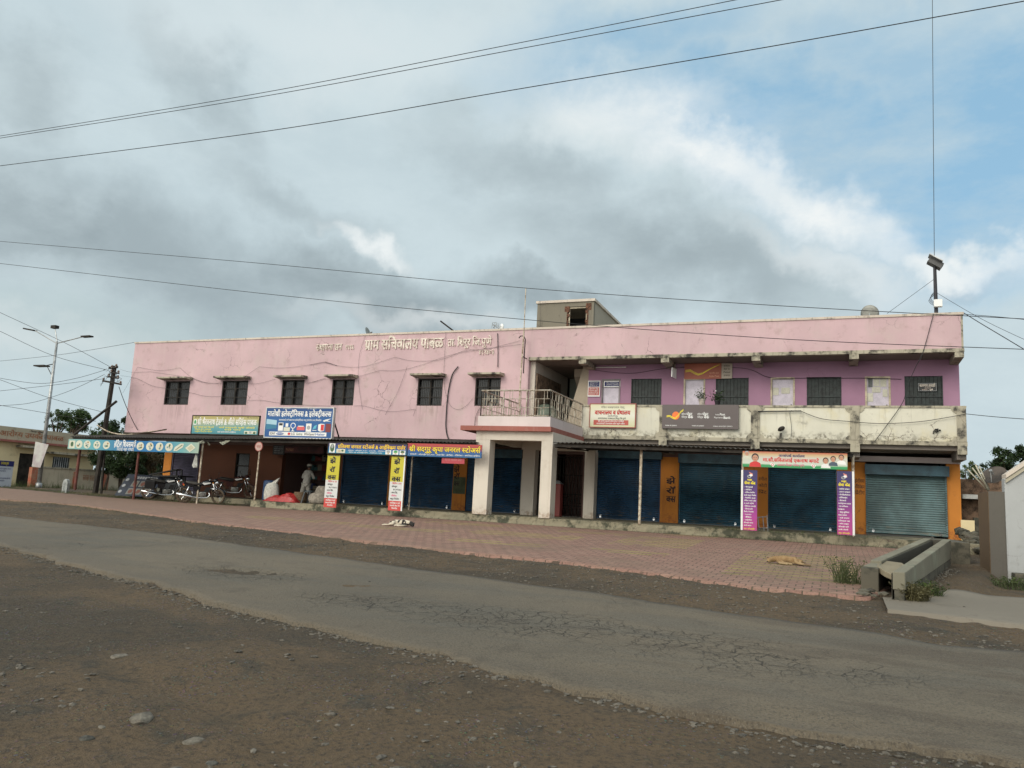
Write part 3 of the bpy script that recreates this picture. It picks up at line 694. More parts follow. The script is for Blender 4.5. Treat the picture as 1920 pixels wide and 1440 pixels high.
for i, (k, a, b) in enumerate(DW):
    xa, xb = X_(a, YU), X_(b, YU)
    if k == 'd':
        fo = bp('door', MB().box(xa+.06, xb-.06, YU+.06, YU+.10, ZP0+.02, ZT-.06), DOORM, label=['mauve-white door under a small black name plate', 'mauve-white door stained near its top', 'mauve-white door with two papers pasted on it', 'mauve-white door covered in several notices'][i//2])
        f = MB(); f.box(xa, xa+.06, YU-.02, YU+.1, ZP0, ZT); f.box(xb-.06, xb, YU-.02, YU+.1, ZP0, ZT); f.box(xa+.06, xb-.06, YU-.02, YU+.1, ZT-.06, ZT)
        f.build('door_frame', CREAMP if i else M('grey_door_frame', (.24, .21, .22), .7), fo)
        MB().box(xb-.14, xb-.11, YU+.03, YU+.06, 4.68, 4.82).build('bolt', IRON, fo)
    else:
        s_ = MB(); n = 9
        for q in range(n):
            u0_, u1_ = xa+.03+(xb-xa-.06)*q/n, xa+.03+(xb-xa-.06)*(q+1)/n
            s_.box(u0_+.006, u1_-.006, YU+.03, YU+.06, zs+.02, ZT-.02)
        s_.box(xa, xa+.03, YU-.015, YU+.08, zs, ZT); s_.box(xb-.03, xb, YU-.015, YU+.08, zs, ZT); s_.box(xa+.03, xb-.03, YU+.07, YU+.09, zs, ZT); s_.box(xa+.03, xb-.03, YU+.0, YU+.03, (zs+ZT)/2, (zs+ZT)/2+.05)
        bp('shutter_window', s_, WOODG)
# papers on doors
PAPER = M('paper_notice', (.62, .60, .50), .8, var=.15)
PAPERD = M('grey_printed_notice', (.16, .17, .17), .8)
def paper(px0, py0, px1, py1, mat=PAPER, lab='', Y=YU+.05):
    a, b, c_, d = box_px(px0, py0, px1, py1, Y); o = MB().box(a, b, Y-.006, Y-.002, c_, d).build('paper_notice', mat, label=lab, cat='notice', group='papers pasted on the gallery doors')
paper(1449, 727, 1460, 741, lab='small cream sheet low on the left of the two-paper door'); paper(1465, 727, 1481, 738, lab='wider cream sheet on the right of the two-paper door')
paper(1628, 710, 1636, 726, PAPERD, 'dark grey sheet at the top left of the last door'); paper(1637.5, 711, 1649, 724, lab='printed sheet in the top middle of the last door'); paper(1650.5, 710.5, 1662, 725, lab='cream sheet at the top right of the last door')
paper(1635, 725.5, 1651, 736, lab='wide cream sheet in the centre of the last door'); paper(1655, 730, 1664, 744, lab='sheet at the lower right of the last door'); paper(1626, 737, 1637, 753, lab='lowest sheet, on the left side of the last door')
# left windows
for i, (a, b) in enumerate(WX):
    f = MB(); f.box(a, a+.05, .03, .12, WZ0, WZ1); f.box(b-.05, b, .03, .12, WZ0, WZ1); f.box(a+.05, b-.05, .03, .12, WZ1-.05, WZ1); f.box(a+.05, b-.05, .03, .12, WZ0, WZ0+.05); f.box((a+b)/2-.02, (a+b)/2+.02, .04, .12, WZ0+.05, WZ1-.05)
    fo = bp('window', f, IRON)
    br2 = MB(); n = 13
    for q in range(1, n):
        x = a+.05+(b-a-.1)*q/n; br2.tube([(x, .055, WZ0+.04), (x, .055, WZ1-.04)], .009, 5)
    for zz in (4.9, 5.3): br2.box(a+.05, b-.05, .045, .052, zz, zz+.025)
    br2.build('window_bars', IRON, fo)
    MB().box(a+.05, b-.05, .14, .16, WZ0+.05, WZ1-.05).build('pane', GLASSD, fo)
    q = MB(); q.hexa([(a-.16, -.46, WZ1+.07), (b+.14, -.46, WZ1+.07), (b+.14, .0, WZ1+.03), (a-.16, .0, WZ1+.03)], [(a-.16, -.46, WZ1+.14), (b+.14, -.46, WZ1+.14), (b+.14, .0, WZ1+.17), (a-.16, .0, WZ1+.17)])
    bp('window_shade', q, WORN)
# interior darkness behind the windows and stair hall
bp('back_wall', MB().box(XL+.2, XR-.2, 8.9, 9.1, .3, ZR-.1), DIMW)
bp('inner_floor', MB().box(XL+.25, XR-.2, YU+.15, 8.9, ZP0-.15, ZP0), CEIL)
# balcony wall, its posts and slab
w = MB(); zt = ZP1
cuts = [(-8.86, -8.72)]+[(a, b) for a, b in BR[1:]]
xa = -8.86
for (a, b) in BR[1:]:
    w.box(xa, a, .0, .12, ZP0+.13, zt-.07); xa = b
bp('balcony_wall', w, CREAMW)
w = MB().box(-8.88, XR+.02, -.03, .14, zt-.07, zt); w.box(-8.88, XR+.02, -.035, .14, ZP0+.0, ZP0+.13); bp('balcony_trim', w, WORN)
for a, b in BR[1:]:
    w = MB(); w.box(a, b, -.05, .14, ZP0+.132, zt-.072); w.box(a, b, -.06, .16, ZP0-.27, ZP0-.002)
    for sgn, xx in ((-1, a), (1, b)):
        if xx > XR-.1: continue
        for z_, dz_ in ((zt-.07, -1), (ZP0+.13, 1)):
            w.prism([(xx, z_), (xx+sgn*.16, z_), (xx+sgn*.13, z_+dz_*.08), (xx+sgn*.05, z_+dz_*.15), (xx, z_+dz_*.17)], -.028, .01)
    bp('balcony_post', w, WORN)
bp('balcony_end_wall', MB().box(XR-.12, XR, .14, YU, ZP0, zt-.001), WORN)
bp('gallery_slab', MB().box(-11.3, XR, .14, YU+.0, ZP0-.14, ZP0).box(XL+.05, -11.3, .22, YG, 3.18, 3.3), CEIL)
for a, b in BR[1:]:
    bp('slab_beam', MB().box(a, b, .16, YG, ZP0-.42, ZP0-.142), CEIL)
# porch balcony over four pillars
bx0, bx1, by = -11.45, -8.8, -3.72
w = MB(); w.box(bx0, bx1, by, by+.12, 3.38, 3.72); w.box(bx0, bx0+.12, by+.12, -.0, 3.38, 3.72); w.box(bx1-.12, bx1, by+.12, -.03, 3.38, 3.72)
bp('porch_parapet', w, PALEPINK)
w = MB().box(bx0-.62, bx1+.06, by-.08, -.04, 3.22, 3.38); bp('porch_slab', w, REDB)
w = MB(); cols = [(-11.54, -11.0, -3.6, -3.15), (-9.12, -8.72, -3.6, -3.1), (-11.15, -10.63, -.1, .3), (-8.66, -8.26, -.1, .3)]
for a, b, c_, d in cols:
    bp('pillar', MB().box(a, b, c_, d, ZFL, 2.919 if c_ < -1 else 2.849), PORCH, bevel=.012)
w.box(-11.54, -8.72, -3.6, -3.2, 2.92, 3.218); w.box(-11.54, -11.2, -3.2, -.1, 2.92, 3.218); w.box(-9.06, -8.72, -3.2, -.1, 2.92, 3.218); w.box(-11.2, -8.26, -.1, .2, 2.85, 3.2)
for c4_ in cols: pass
bp('porch_beam', w, PORCH)
# railing
r = MB(); zt = 4.62; zb = 3.73
def rail_run(p, q, nb):
    p, q = Vector(p), Vector(q); L = (q-p).length
    for z_ in (zt, ): r.tube([p+Vector((0, 0, z_)), q+Vector((0, 0, z_))], .028, 6)
    r.tube([p+Vector((0, 0, zb+.03)), q+Vector((0, 0, zb+.03))], .018, 5)
    for z_ in (zb+.30, zb+.60): r.tube([p+Vector((0, 0, z_)), q+Vector((0, 0, z_))], .012, 5)
    for i in range(nb+1):
        c_ = p.lerp(q, i/nb); post = i % 4 == 0
        r.tube([c_+Vector((0, 0, zb-.02)), c_+Vector((0, 0, zt if post or i % 2 else zb+.6))], .022 if post else .011, 5)
    for i in range(nb):
        c_ = p.lerp(q, (i+.5)/nb); lo, hi = ((zb+.30, zb+.60), (zb+.02, zb+.3), (zb+.6, zt))[i % 3]
        r.tube([c_+Vector((0, 0, lo)), c_+Vector((0, 0, hi))], .011, 5)
rail_run((bx0+.06, by+.06, 0), (bx1-.06, by+.06, 0), 12); rail_run((bx1-.06, by+.06, 0), (bx1-.06, -.05, 0), 16); rail_run((bx0+.06, by+.06, 0), (bx0+.06, -.05, 0), 16)
bp('railing', r, SILV)
# stair hall seen through the gap
w = MB(); w.box(XB, XB+.2, .22, YU+3, ZP0, ZF0); bp('stair_hall_jamb', w, PORCH)
w = MB().box(XB+.2, XS, 4.6, 4.75, ZP0, ZF0); w.box(XS, XS+.15, YU+.15, 4.6, ZP0, ZF0); bp('stair_hall_wall', w, wallmat('stair_green_plaster', (.40, .44, .37), (.1, .1, .1), .3, .2, cracks=0))
w = MB(); w.hexa([(-9.85, 1.9, ZF0-.35), (XS-.002, 1.9, ZF0-.35), (XS-.002, 4.5, ZP0+.55), (-9.85, 4.5, ZP0+.55)], [(-9.85, 1.9, ZF0-.03), (XS-.002, 1.9, ZF0-.03), (XS-.002, 4.5, ZP0+.9), (-9.85, 4.5, ZP0+.9)])
w.add([(-9.3, 1.35, ZF0-.01), (XS-.01, 1.35, ZF0-.01), (XS-.01, 1.35, ZP0+.02), (-10.1, 1.35, ZP0+.02), (-9.3, 1.42, ZF0-.01), (XS-.01, 1.42, ZF0-.01), (XS-.01, 1.42, ZP0+.02), (-10.1, 1.42, ZP0+.02)], [(0, 1, 2, 3), (4, 7, 6, 5), (0, 4, 5, 1), (1, 5, 6, 2), (2, 6, 7, 3), (3, 7, 4, 0)])
bp('staircase', w, wallmat('stair_cream_plaster', (.40, .34, .26), (.2, .17, .13), .3, .2, cracks=0))
w = MB().box(XB+.205, XB+.27, .3, 3.2, ZP0, 5.9); bp('stair_door', w, M('brown_old_door', (.22, .15, .10), .7, var=.5, scale=5))
# plinth, ground-floor walls, shutters
w = MB().box(-21., 3.75, YPL+.05, YG, -.25, ZFL); w.box(-29.3, -21., -1.9, YG, -.25, ZFL)
def crust(w, xa_, xb_, yf):
    n_ = int((xb_-xa_)/.07); rows = 7
    for i in range(n_+1):
        x = xa_+(xb_-xa_)*i/n_
        for k_ in range(rows):
            if k_ < 5: z = .04+(ZFL-.035-.0)*k_/4.; y = yf+.045*NZ.noise(Vector((x*2.2, z*6, 1.)))+.02*NZ.noise(Vector((x*9, z*14, 5.)))+.015*k_
            else: y = yf+.08+.12*(k_-4); z = ZFL+.008+.006*NZ.noise(Vector((x*5, y*5, 2.)))
            if k_ == 4: z = ZFL-.012+.018*NZ.noise(Vector((x*4, 0, 9.)))
            w.v.append((x, y, z))
    o_ = len(w.v)-(n_+1)*rows
    for i in range(n_):
        for k_ in range(rows-1): w.f.append((o_+i*rows+k_, o_+(i+1)*rows+k_, o_+(i+1)*rows+k_+1, o_+i*rows+k_+1)); w.m.append(0)
crust(w, -21., 3.75, YPL); crust(w, -29.3, -21., -1.95)
bp('plinth', w, PLINTH)
bp('right_base_wall', MB().box(3.75, 3.9, -.5, 9, -.9, ZFL-.03), RUBBLE)
G = lambda px, py=920: X_(px, YG, py)
zt2 = 3.18
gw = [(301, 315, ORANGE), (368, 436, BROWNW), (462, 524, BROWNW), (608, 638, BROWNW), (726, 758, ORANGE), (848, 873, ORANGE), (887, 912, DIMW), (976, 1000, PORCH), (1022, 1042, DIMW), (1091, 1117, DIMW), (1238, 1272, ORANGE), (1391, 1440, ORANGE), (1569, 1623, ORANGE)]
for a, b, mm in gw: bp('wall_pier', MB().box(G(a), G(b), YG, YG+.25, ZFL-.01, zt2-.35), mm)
bp('wall_pier', MB().box(G(1775), XR, YG-.002, YG+.25, ZFL-.16, 2.86), ORANGE)
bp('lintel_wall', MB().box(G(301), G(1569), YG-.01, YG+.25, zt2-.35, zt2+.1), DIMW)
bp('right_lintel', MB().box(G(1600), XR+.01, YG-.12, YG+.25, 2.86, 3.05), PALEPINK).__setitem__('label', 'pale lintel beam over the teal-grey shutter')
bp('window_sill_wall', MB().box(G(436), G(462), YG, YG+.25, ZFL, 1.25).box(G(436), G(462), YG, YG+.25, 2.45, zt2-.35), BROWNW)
f = MB(); a, b = G(436), G(462)
f.box(a, a+.05, YG+.03, YG+.1, 1.25, 2.45); f.box(b-.05, b, YG+.03, YG+.1, 1.25, 2.45); f.box(a, b, YG+.03, YG+.1, 1.25, 1.3); f.box(a, b, YG+.03, YG+.1, 2.4, 2.45); f.box(a, b, YG+.03, YG+.1, 1.83, 1.88)
fo = bp('window', f, IRON); MB().box(a+.05, b-.05, YG+.1, YG+.12, 1.3, 2.4).build('pane', GLASSD, fo)
def shutter(px0, px1, mat, label, box=True, zt=2.72, z0=ZFL+.02, Y=YG+.06):
    a, b = G(px0), G(px1); s_ = MB(); n = int((zt-z0)/.075); prev = None
    vs = []; fs = []
    for i in range(n*4+1):
        z_ = z0+(zt-z0)*i/(n*4); y_ = Y+.014*math.sin(i*math.pi/2); vs += [(a+.05, y_, z_), (b-.05, y_, z_)]
    fs = [(2*i, 2*i+1, 2*i+3, 2*i+2) for i in range(n*4)]
    s_.add(vs, fs); o = bp('roller_shutter', s_, mat, label=label)
    t_ = MB(); t_.box(a, a+.05, Y-.05, Y+.04, z0, zt); t_.box(b-.05, b, Y-.05, Y+.04, z0, zt); t_.box(a+.05, b-.05, Y-.035, Y-.015, z0, z0+.07); t_.build('shutter_rail', mat, o)
    if box: MB().box(a-.02, b+.06, Y-.26, Y-.03, zt, zt+.34).build('shutter_hood', M('shutter_hood_blue', (.035, .095, .13), .5, var=.3), o)
    l = MB(); 
    for xx in (a+.22, b-.22): l.box(xx-.035, xx+.035, Y-.06, Y-.036, z0+.03, z0+.09); l.tube([(xx-.025, Y-.05, z0+.09), (xx-.02, Y-.05, z0+.13), (xx+.02, Y-.05, z0+.13), (xx+.025, Y-.05, z0+.09)], .008, 5)
    l.build('padlock', CHROME, o)
    return o
shutter(316, 367, SHP, 'purple-grey roller shutter behind the leaning menu board', zt=2.8)
shutter(638, 726, SHB, 'blue roller shutter between the two yellow banners')
shutter(758, 848, SHB, 'blue roller shutter beneath the red and blue store sign')
shutter(913, 976, SHB, 'narrow blue shutter between the porch pillars', zt=2.6)
shutter(1117, 1238, SHB, 'wide blue shutter behind the thin pale post')
shutter(1273, 1391, SHB2, 'blue shutter right of the orange pier with painted writing', zt=2.62)
shutter(1440, 1569, SHB2, 'blue-grey shutter between the two purple banners')
shutter(1623, 1775, SHT, 'weathered teal-grey shutter at the right end', zt=2.42, Y=YG-.04, z0=.44)
bp('shop_door', MB().box(G(873), G(887), YG+.05, YG+.1, ZFL, 2.8), SHB, label='narrow dark blue door strip beside the orange pier')
bp('shop_door', MB().box(G(1000), G(1022), YG+.05, YG+.1, ZFL, 2.8), IRON, label='dark iron door behind the middle porch pillar')
gr_ = MB(); a, b = G(1042), G(1091)
for q in range(9): x = a+(b-a)*q/8; gr_.bar((x, YG+.05, ZFL), (x, YG+.05, 2.75), .025)
for z_ in (ZFL+.03, .8, 1.25, 2.0, 2.7): gr_.bar((a, YG+.06, z_), (b, YG+.06, z_), .03)
for q in range(8):
    x = a+(b-a)*(q+.5)/8
    for z_ in (.58, 1.02): gr_.tube([(x+.1*math.cos(t_*math.pi/4), YG+.045, z_+.12*math.sin(t_*math.pi/4)) for t_ in range(9)], .01, 4)
bp('grille_gate', gr_, IRON)
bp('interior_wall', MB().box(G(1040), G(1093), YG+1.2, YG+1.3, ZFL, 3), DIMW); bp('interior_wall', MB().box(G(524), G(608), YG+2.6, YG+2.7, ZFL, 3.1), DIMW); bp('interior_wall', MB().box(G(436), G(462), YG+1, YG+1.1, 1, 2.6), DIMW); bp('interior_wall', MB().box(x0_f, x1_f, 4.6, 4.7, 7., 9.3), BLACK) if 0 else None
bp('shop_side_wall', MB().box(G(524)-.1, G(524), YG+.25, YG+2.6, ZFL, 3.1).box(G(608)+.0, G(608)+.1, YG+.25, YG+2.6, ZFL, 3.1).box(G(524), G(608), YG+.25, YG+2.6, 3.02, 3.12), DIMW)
# goods shelves inside the open shop
s_ = MB()
for z_ in (.9, 1.35, 1.8, 2.25): s_.box(G(528), G(600), YG+1.9, YG+2.3, z_, z_+.03)
sh_ = thing('goods_shelf', 'dim wooden shelves of goods inside the open shop', 'shelf', (G(565), YG+2.1, ZFL)); s_.build('shelf_board', M('shelf_wood', (.12, .08, .05), .8), sh_)
GOODS = [M('goods_%s' % n, c_, .6) for n, c_ in (('beige', (.3, .25, .18)), ('teal', (.06, .16, .16)), ('red', (.25, .05, .04)), ('blue', (.06, .08, .2)))]
for z_ in (.93, 1.38, 1.83, 2.28):
    x = G(530)
    while x < G(598):
        gw0 = random.uniform(.1, .28); MB().box(x, x+gw0*.9, YG+1.95, YG+2.2, z_, z_+random.uniform(.15, .32)).build('packed_goods', GOODS[random.randrange(4)], sh_); x += gw0
# stair head on the roof
Yt = 3.; x0_, x1_ = atY(1007, 590, Yt)[0], atY(1113, 590, Yt)[0]; zt_ = 9.5
w = MB(); ax0, ax1 = atY(1063, 600, Yt)[0], atY(1102, 600, Yt)[0]; az1 = atY(1083, 574.5, Yt)[1]
w.box(x0_, ax0, Yt, Yt+.2, ZR-.6, zt_-.06); w.box(ax1, x1_, Yt, Yt+.2, ZR-.6, zt_-.06); w.box(ax0, ax1, Yt, Yt+.2, az1, zt_-.06)
bp('stair_tower_front', w, TOWER); bp('stair_tower_inside', MB().box(x0_+.16, x1_-.16, Yt+1.2, Yt+1.3, ZR-.6, zt_-.5), BLACK)  # black panel stands in for the shade inside the stair head
prf = [(Yt+.2, ZR-.6), (Yt+.2, zt_-.06), (Yt+.5, zt_-.06), (Yt+5.4, zt_-.16), (Yt+5.4, ZR-.6)]
for xx, mm in ((x0_, TOWER), (x1_-.15, TOWERS)):
    n = len(prf); w = MB().add([(xx, y, z) for y, z in prf]+[(xx+.15, y, z) for y, z in prf], [tuple(range(n)), tuple(range(2*n-1, n-1, -1))]+[(i, i+n, (i+1) % n+n, (i+1) % n) for i in range(n)])
    bp('stair_tower_side', w, mm)
w = MB(); w.hexa([(x0_-.05, Yt-.06, zt_-.058), (x1_+.06, Yt-.06, zt_-.058), (x1_+.06, Yt+.5, zt_-.058), (x0_-.05, Yt+.5, zt_-.058)], [(x0_-.05, Yt-.06, zt_+.05), (x1_+.06, Yt-.06, zt_+.05), (x1_+.06, Yt+.5, zt_+.05), (x0_-.05, Yt+.5, zt_+.05)])
w.hexa([(x0_-.05, Yt+.5, zt_-.058), (x1_+.06, Yt+.5, zt_-.058), (x1_+.06, Yt+5.5, zt_-.158), (x0_-.05, Yt+5.5, zt_-.158)], [(x0_-.05, Yt+.5, zt_+.05), (x1_+.06, Yt+.5, zt_+.05), (x1_+.06, Yt+5.5, zt_-.05), (x0_-.05, Yt+5.5, zt_-.05)]); bp('stair_tower_roof', w, COPING)
f = MB(); f.bar((ax0+.08, Yt+.08, ZR-.6), (ax0+.08, Yt+.08, az1), .05); f.bar((ax1-.08, Yt+.08, ZR-.6), (ax1-.08, Yt+.08, az1), .05); f.bar((ax0, Yt+.08, az1-.04), (ax1, Yt+.08, az1-.04), .06); bp('stair_tower_door_frame', f, CREAMP)
bk = M('broken_brick_edge', (.16, .075, .045), .95, var=.6, scale=12); w = MB(); w2 = MB()
for i in range(9):
    z_ = ZR+.3+i*.14
    if z_ < az1+.1:
        w.box(ax0-.02, ax0+.05+.05*math.sin(i*2.3), Yt-.004, Yt+.19, z_, z_+.12); w2.box(ax1-.08-.04*math.cos(i*1.7), ax1+.02, Yt-.004, Yt+.19, z_, z_+.12)
w.box(ax0-.12, ax0+.1, Yt-.006, Yt+.15, az1-.22, az1+.02); bp('broken_reveal', w, bk)
bp('broken_reveal', w2.box(ax1-.1, ax1+.14, Yt-.006, Yt+.15, az1-.18, az1+.12), bk)
bp('roof_deck', MB().box(XL+.3, XR-.25, .32, 8.9, ZF0+.125, ZF0+.25), CONC)
# raised lettering on the wall
def raised(text, px0, py0, px1, py1, bold):
    a, b, c_, d = box_px(px0, py0, px1, py1, -.04)
    txt(text, B, a, b, c_, d, -.045, LETC, bold, depth=.05)
raised('स्थापना सन', 592.5, 645.6, 641, 656.6, .012); raised('१९९६', 648, 647, 663, 654.5, .012)
raised('ग्राम सचिवालय पाबळ', 683.9, 636.5, 831.6, 653.5, .03); raised('ता. शिरूर जि.पुणे', 839.2, 635.5, 921.7, 647.5, .02); raised('४१२४०३', 898, 656, 925.7, 664, .01)
# painted writing on walls
def painted(text, px0, py0, px1, py1, Y, mat, bold=.015, parent=B):
    a, b, c_, d = box_px(px0, py0, px1, py1, Y); return txt(text, parent, a, b, c_, d, Y-.004, mat, bold)
painted('नागेश्वर', 1272, 858, 1320, 868, YG-.012, LETFR, .03); painted('ट्रान्सपोर्ट', 1325, 858, 1360, 867, YG-.012, LETDK, .03); painted('कंपनी', 1363, 860, 1389, 868, YG-.012, LETFR, .03)
for q, (ch, y0, y1) in enumerate((('झे', 897, 906), ('रॉ', 916, 925), ('क्स', 931, 941))):
    painted(ch, 1249, y0, 1267, y1, YG-.002, LETDK, .04)
for ch, y0, y1 in (('झे', 875, 884), ('रॉ', 890, 898), ('क्स', 903, 911)): painted(ch, 851, y0, 862, y1, YG-.002, LETDK, .03)
painted('किराणा भांडार', 921, 849, 952, 856, YG-.012, LETDK, .03)
for q, tx in enumerate(('झेरॉक्स', 'लॅमिनेशन', 'प्रिंटींग')): painted(tx, 1602, 899+q*11, 1621, 905+q*11, YG-.002, LETDK, .01)
for q, tx in enumerate(('रंगीत', 'फोटो', 'प्रिंट')): painted(tx, 1422, 896+q*12, 1438, 901+q*12, YG-.002, LETDK, .01)
bp('painted_panel', MB().box(G(849), G(872), YG-.004, YG+.01, 1.05, 1.75), M('faded_green_paint', (.10, .12, .06), .8))
# ================================================================== CANOPIES
YC = -3.95
EDGE = sorted([(atY(px, py, YC)[0], atY(px, py, YC)[1]) for px, py in ((130, 818), (380, 822), (600, 823), (860, 829), (1100, 830), (1400, 841), (1600, 848))])
def ez(x): return lerp_poly(EDGE, x)
def canopy(name, label, pxa, pxb, yback, zback, posts, mats, purl=True, rag=.0):
    a, b = atY(pxa, 825, YC)[0], atY(pxb, 835, YC)[0]
    t_ = thing(name, label, 'canopy', ((a+b)/2, YC, ez((a+b)/2)))
    n = int((b-a)/.0365); vs = []; fs = []
    for i in range(n+1):
        x = a+(b-a)*i/n; w_ = .020*math.sin(i*math.pi/2); r_ = rag*(.5+.5*math.sin(math.floor(x/1.05)*12.7))
        vs += [(x, YC-r_, ez(x)+w_), (x, yback, zback+w_), (x, yback, zback+w_-.01), (x, YC-r_, ez(x)+w_-.010)]
    for i in range(n):
        for k in range(4): fs.append((i*4+k, i*4+(k+1) % 4, i*4+4+(k+1) % 4, i*4+4+k))
    MB().add(vs, fs).build('corrugated_sheet', SHEET, t_, smooth=False)
    for yy, dz in ((YC+.15, -.09), ((YC+yback)/2, -.09), (yback-.1, -.09)):
        f_ = (yy-YC)/(yback-YC); MB().bar((a, yy, ez(a)*(1-f_)+zback*f_+dz), (b, yy, ez(b)*(1-f_)+zback*f_+dz), .07, .09).build('purlin', IRON, t_)
    for (px, py, r, mm) in posts:
        x, z = atY(px, py, -3.78); gz_ = ZFL if z > .24 else gz(x, -3.78)-.05
        MB().tube([(x, -3.78 if gz_ < .3 else -3.55, gz_-.01), (x, -3.78 if gz_ < .3 else -3.55, ez(x)-.06)], r, 8).build('post', mm, t_)
    n2 = max(2, int((b-a)/2.4))
    for i in range(n2+1):
        x = a+.05+(b-a-.1)*i/n2; MB().bar((x, YC+.1, ez(x)-.14), (x, yback, zback-.15), .04, .05).build('rafter', IRON, t_)
    return t_
REDPOST2 = M('maroon_post', (.17, .05, .035), .7, var=.4)
c1_ = canopy('shop_canopy', 'corrugated sheet canopy on red posts over the food stall sign', 131, 371, -.1, 3.1, [(131, 921, .06, REDPOST2), (250, 935, .05, REDPOST2), (369, 941, .035, PALEPOST)], None)
c2_ = canopy('shop_canopy', 'corrugated sheet canopy between the food stall and the porch', 371.5, 889, -.02, 3.15, [(612, 949, .035, IRON), (760, 957, .03, PALEPOST)], None, rag=.06)
c3_ = canopy('shop_canopy', 'corrugated sheet canopy right of the porch, below the weathered balcony', 1037, 1600, -.07, 3.03, [(1195.5, 984, .045, PALEPOST), (1390, 995, .035, PALEPOST), (1601, 1004, .04, PALEPOST)], None)
# torn plastic sheeting under the edge
q = MB()
for px, py in ((378, 828), (395, 831), (417, 830), (425, 829)):
    x, z = atY(px, py, -3.9); vs = [(x+random.uniform(-.22, .22), -3.9+random.uniform(-.08, .08), z+random.uniform(-.10, .08)) for _ in range(7)]
    q.add(vs, [(0, 1, 2), (2, 3, 4), (4, 5, 6), (0, 3, 6), (1, 4, 5)])
q.build('torn_plastic_sheet', M('torn_sheet_plastic', (.35, .36, .28), .6, var=.5, scale=9), label='shreds of pale torn plastic hanging under the canopy edge by the brown wall', cat='plastic sheet')

# ================================================================== SIGNS
FL = {}
def fm(name, col, rough=.45):
    if name not in FL: FL[name] = M('ink_'+name, col, rough, var=.05)
    return FL[name]
SK, HR, WH, RD, GN, BLU = fm('skin', (.52, .27, .17)), fm('black', (.012, .012, .015)), fm('white', (.80, .80, .78)), fm('red', (.60, .03, .03)), fm('green', (.04, .32, .09)), fm('blue', (.02, .10, .35))
GRY, TAN, CYA, ORG, YEL, DGN = fm('grey', (.35, .36, .37)), fm('tan', (.55, .45, .30)), fm('cyan', (.10, .45, .60)), fm('orange', (.85, .18, .03)), fm('yellow', (.85, .70, .03)), fm('dark_green', (.05, .12, .05))
def board(name, label, cat, TL, BR_, Y, mat, frame=None, thick=.05, group=None, legs=False):
    (x0, z1), (x1, z0) = atY(*TL, Y), atY(*BR_, Y)
    t_ = thing(name, label, cat, ((x0+x1)/2, Y, z0), group=group)
    MB().box(x0, x1, Y, Y+thick, z0, z1).build('panel', mat, t_)
    if frame:
        f_ = MB(); e = .035
        f_.box(x0-e, x0, Y-.012, Y+thick+.01, z0-e, z1+e); f_.box(x1, x1+e, Y-.012, Y+thick+.01, z0-e, z1+e); f_.box(x0, x1, Y-.012, Y+thick+.01, z0-e, z0); f_.box(x0, x1, Y-.012, Y+thick+.01, z1, z1+e)
        f_.build('frame', frame, t_)
    t_['_']= 0; del t_['_']
    return t_, (x0, x1, z0, z1)
def S(t_, text, px0, py0, px1, py1, Y, mat, bold=.02, lay=1):
    a, b, c_, d = box_px(px0, py0, px1, py1, Y); return txt(text, t_, a, b, c_, d, Y-.003*lay, mat, bold)
def SF(t_, R, text, u0, v0, u1, v1, Y, mat, bold=.02, lay=1):     # fractions of the board, v from the top
    x0, x1, z0, z1 = R; return txt(text, t_, x0+(x1-x0)*u0, x0+(x1-x0)*u1, z1-(z1-z0)*v1, z1-(z1-z0)*v0, Y-.003*lay, mat, bold)
class Pic:
    def __init__(s, R, Y): s.R = R; s.Y = Y; s.mb = MB(); s.mats = []; s.l = 0
    def mi(s, m):
        if m not in s.mats: s.mats.append(m)
        return s.mats.index(m)
    def poly(s, pts, m, lay=1):
        x0, x1, z0, z1 = s.R; s.l += .0002
        s.mb.add([(x0+(x1-x0)*u, s.Y-.002*lay-s.l*.5, z1-(z1-z0)*v) for u, v in pts], [tuple(range(len(pts)))], s.mi(m)); return s
    def rect(s, u0, v0, u1, v1, m, lay=1): return s.poly([(u0, v0), (u1, v0), (u1, v1), (u0, v1)], m, lay)
    def disc(s, u, v, ru, rv, m, lay=1, n=14, a0=0, a1=2*math.pi): return s.poly([(u+ru*math.cos(a0+(a1-a0)*i/n), v+rv*math.sin(a0+(a1-a0)*i/n)) for i in range(n)], m, lay)
    def face(s, u, v, r, asp, top, hair=HR, body=WH):
        s.poly([(u-r*1.3, v+r*asp*2.3), (u-r*1.1, v+r*asp*1.3), (u-r*.3, v+r*asp*.85), (u+r*.3, v+r*asp*.85), (u+r*1.1, v+r*asp*1.3), (u+r*1.3, v+r*asp*2.3)], body, 1)
        s.disc(u, v-r*asp*.18, r*.78, r*asp*1.02, hair, 2); s.disc(u, v+r*asp*.05, r*.62, r*asp*.88, SK, 3)
        s.rect(u-r*.38, v-r*asp*.12, u-r*.12, v-r*asp*.02, HR, 4); s.rect(u+r*.12, v-r*asp*.12, u+r*.38, v-r*asp*.02, HR, 4); s.rect(u-r*.2, v+r*asp*.42, u+r*.2, v+r*asp*.5, RD, 4)
    def build(s, t_, name='picture'):
        return s.mb.build(name, s.mats, t_)
ALU = M('sign_aluminium_edge', (.55, .55, .53), .4, .5, .1)
def gm(nm, stops, R, **k): return gradmat(nm, stops, R[2], R[3], **k)
def remat(t_, m):
    for c_ in kids(t_):
        if c_.name.startswith('panel'): c_.data.materials[0] = m
Y1 = -4.06
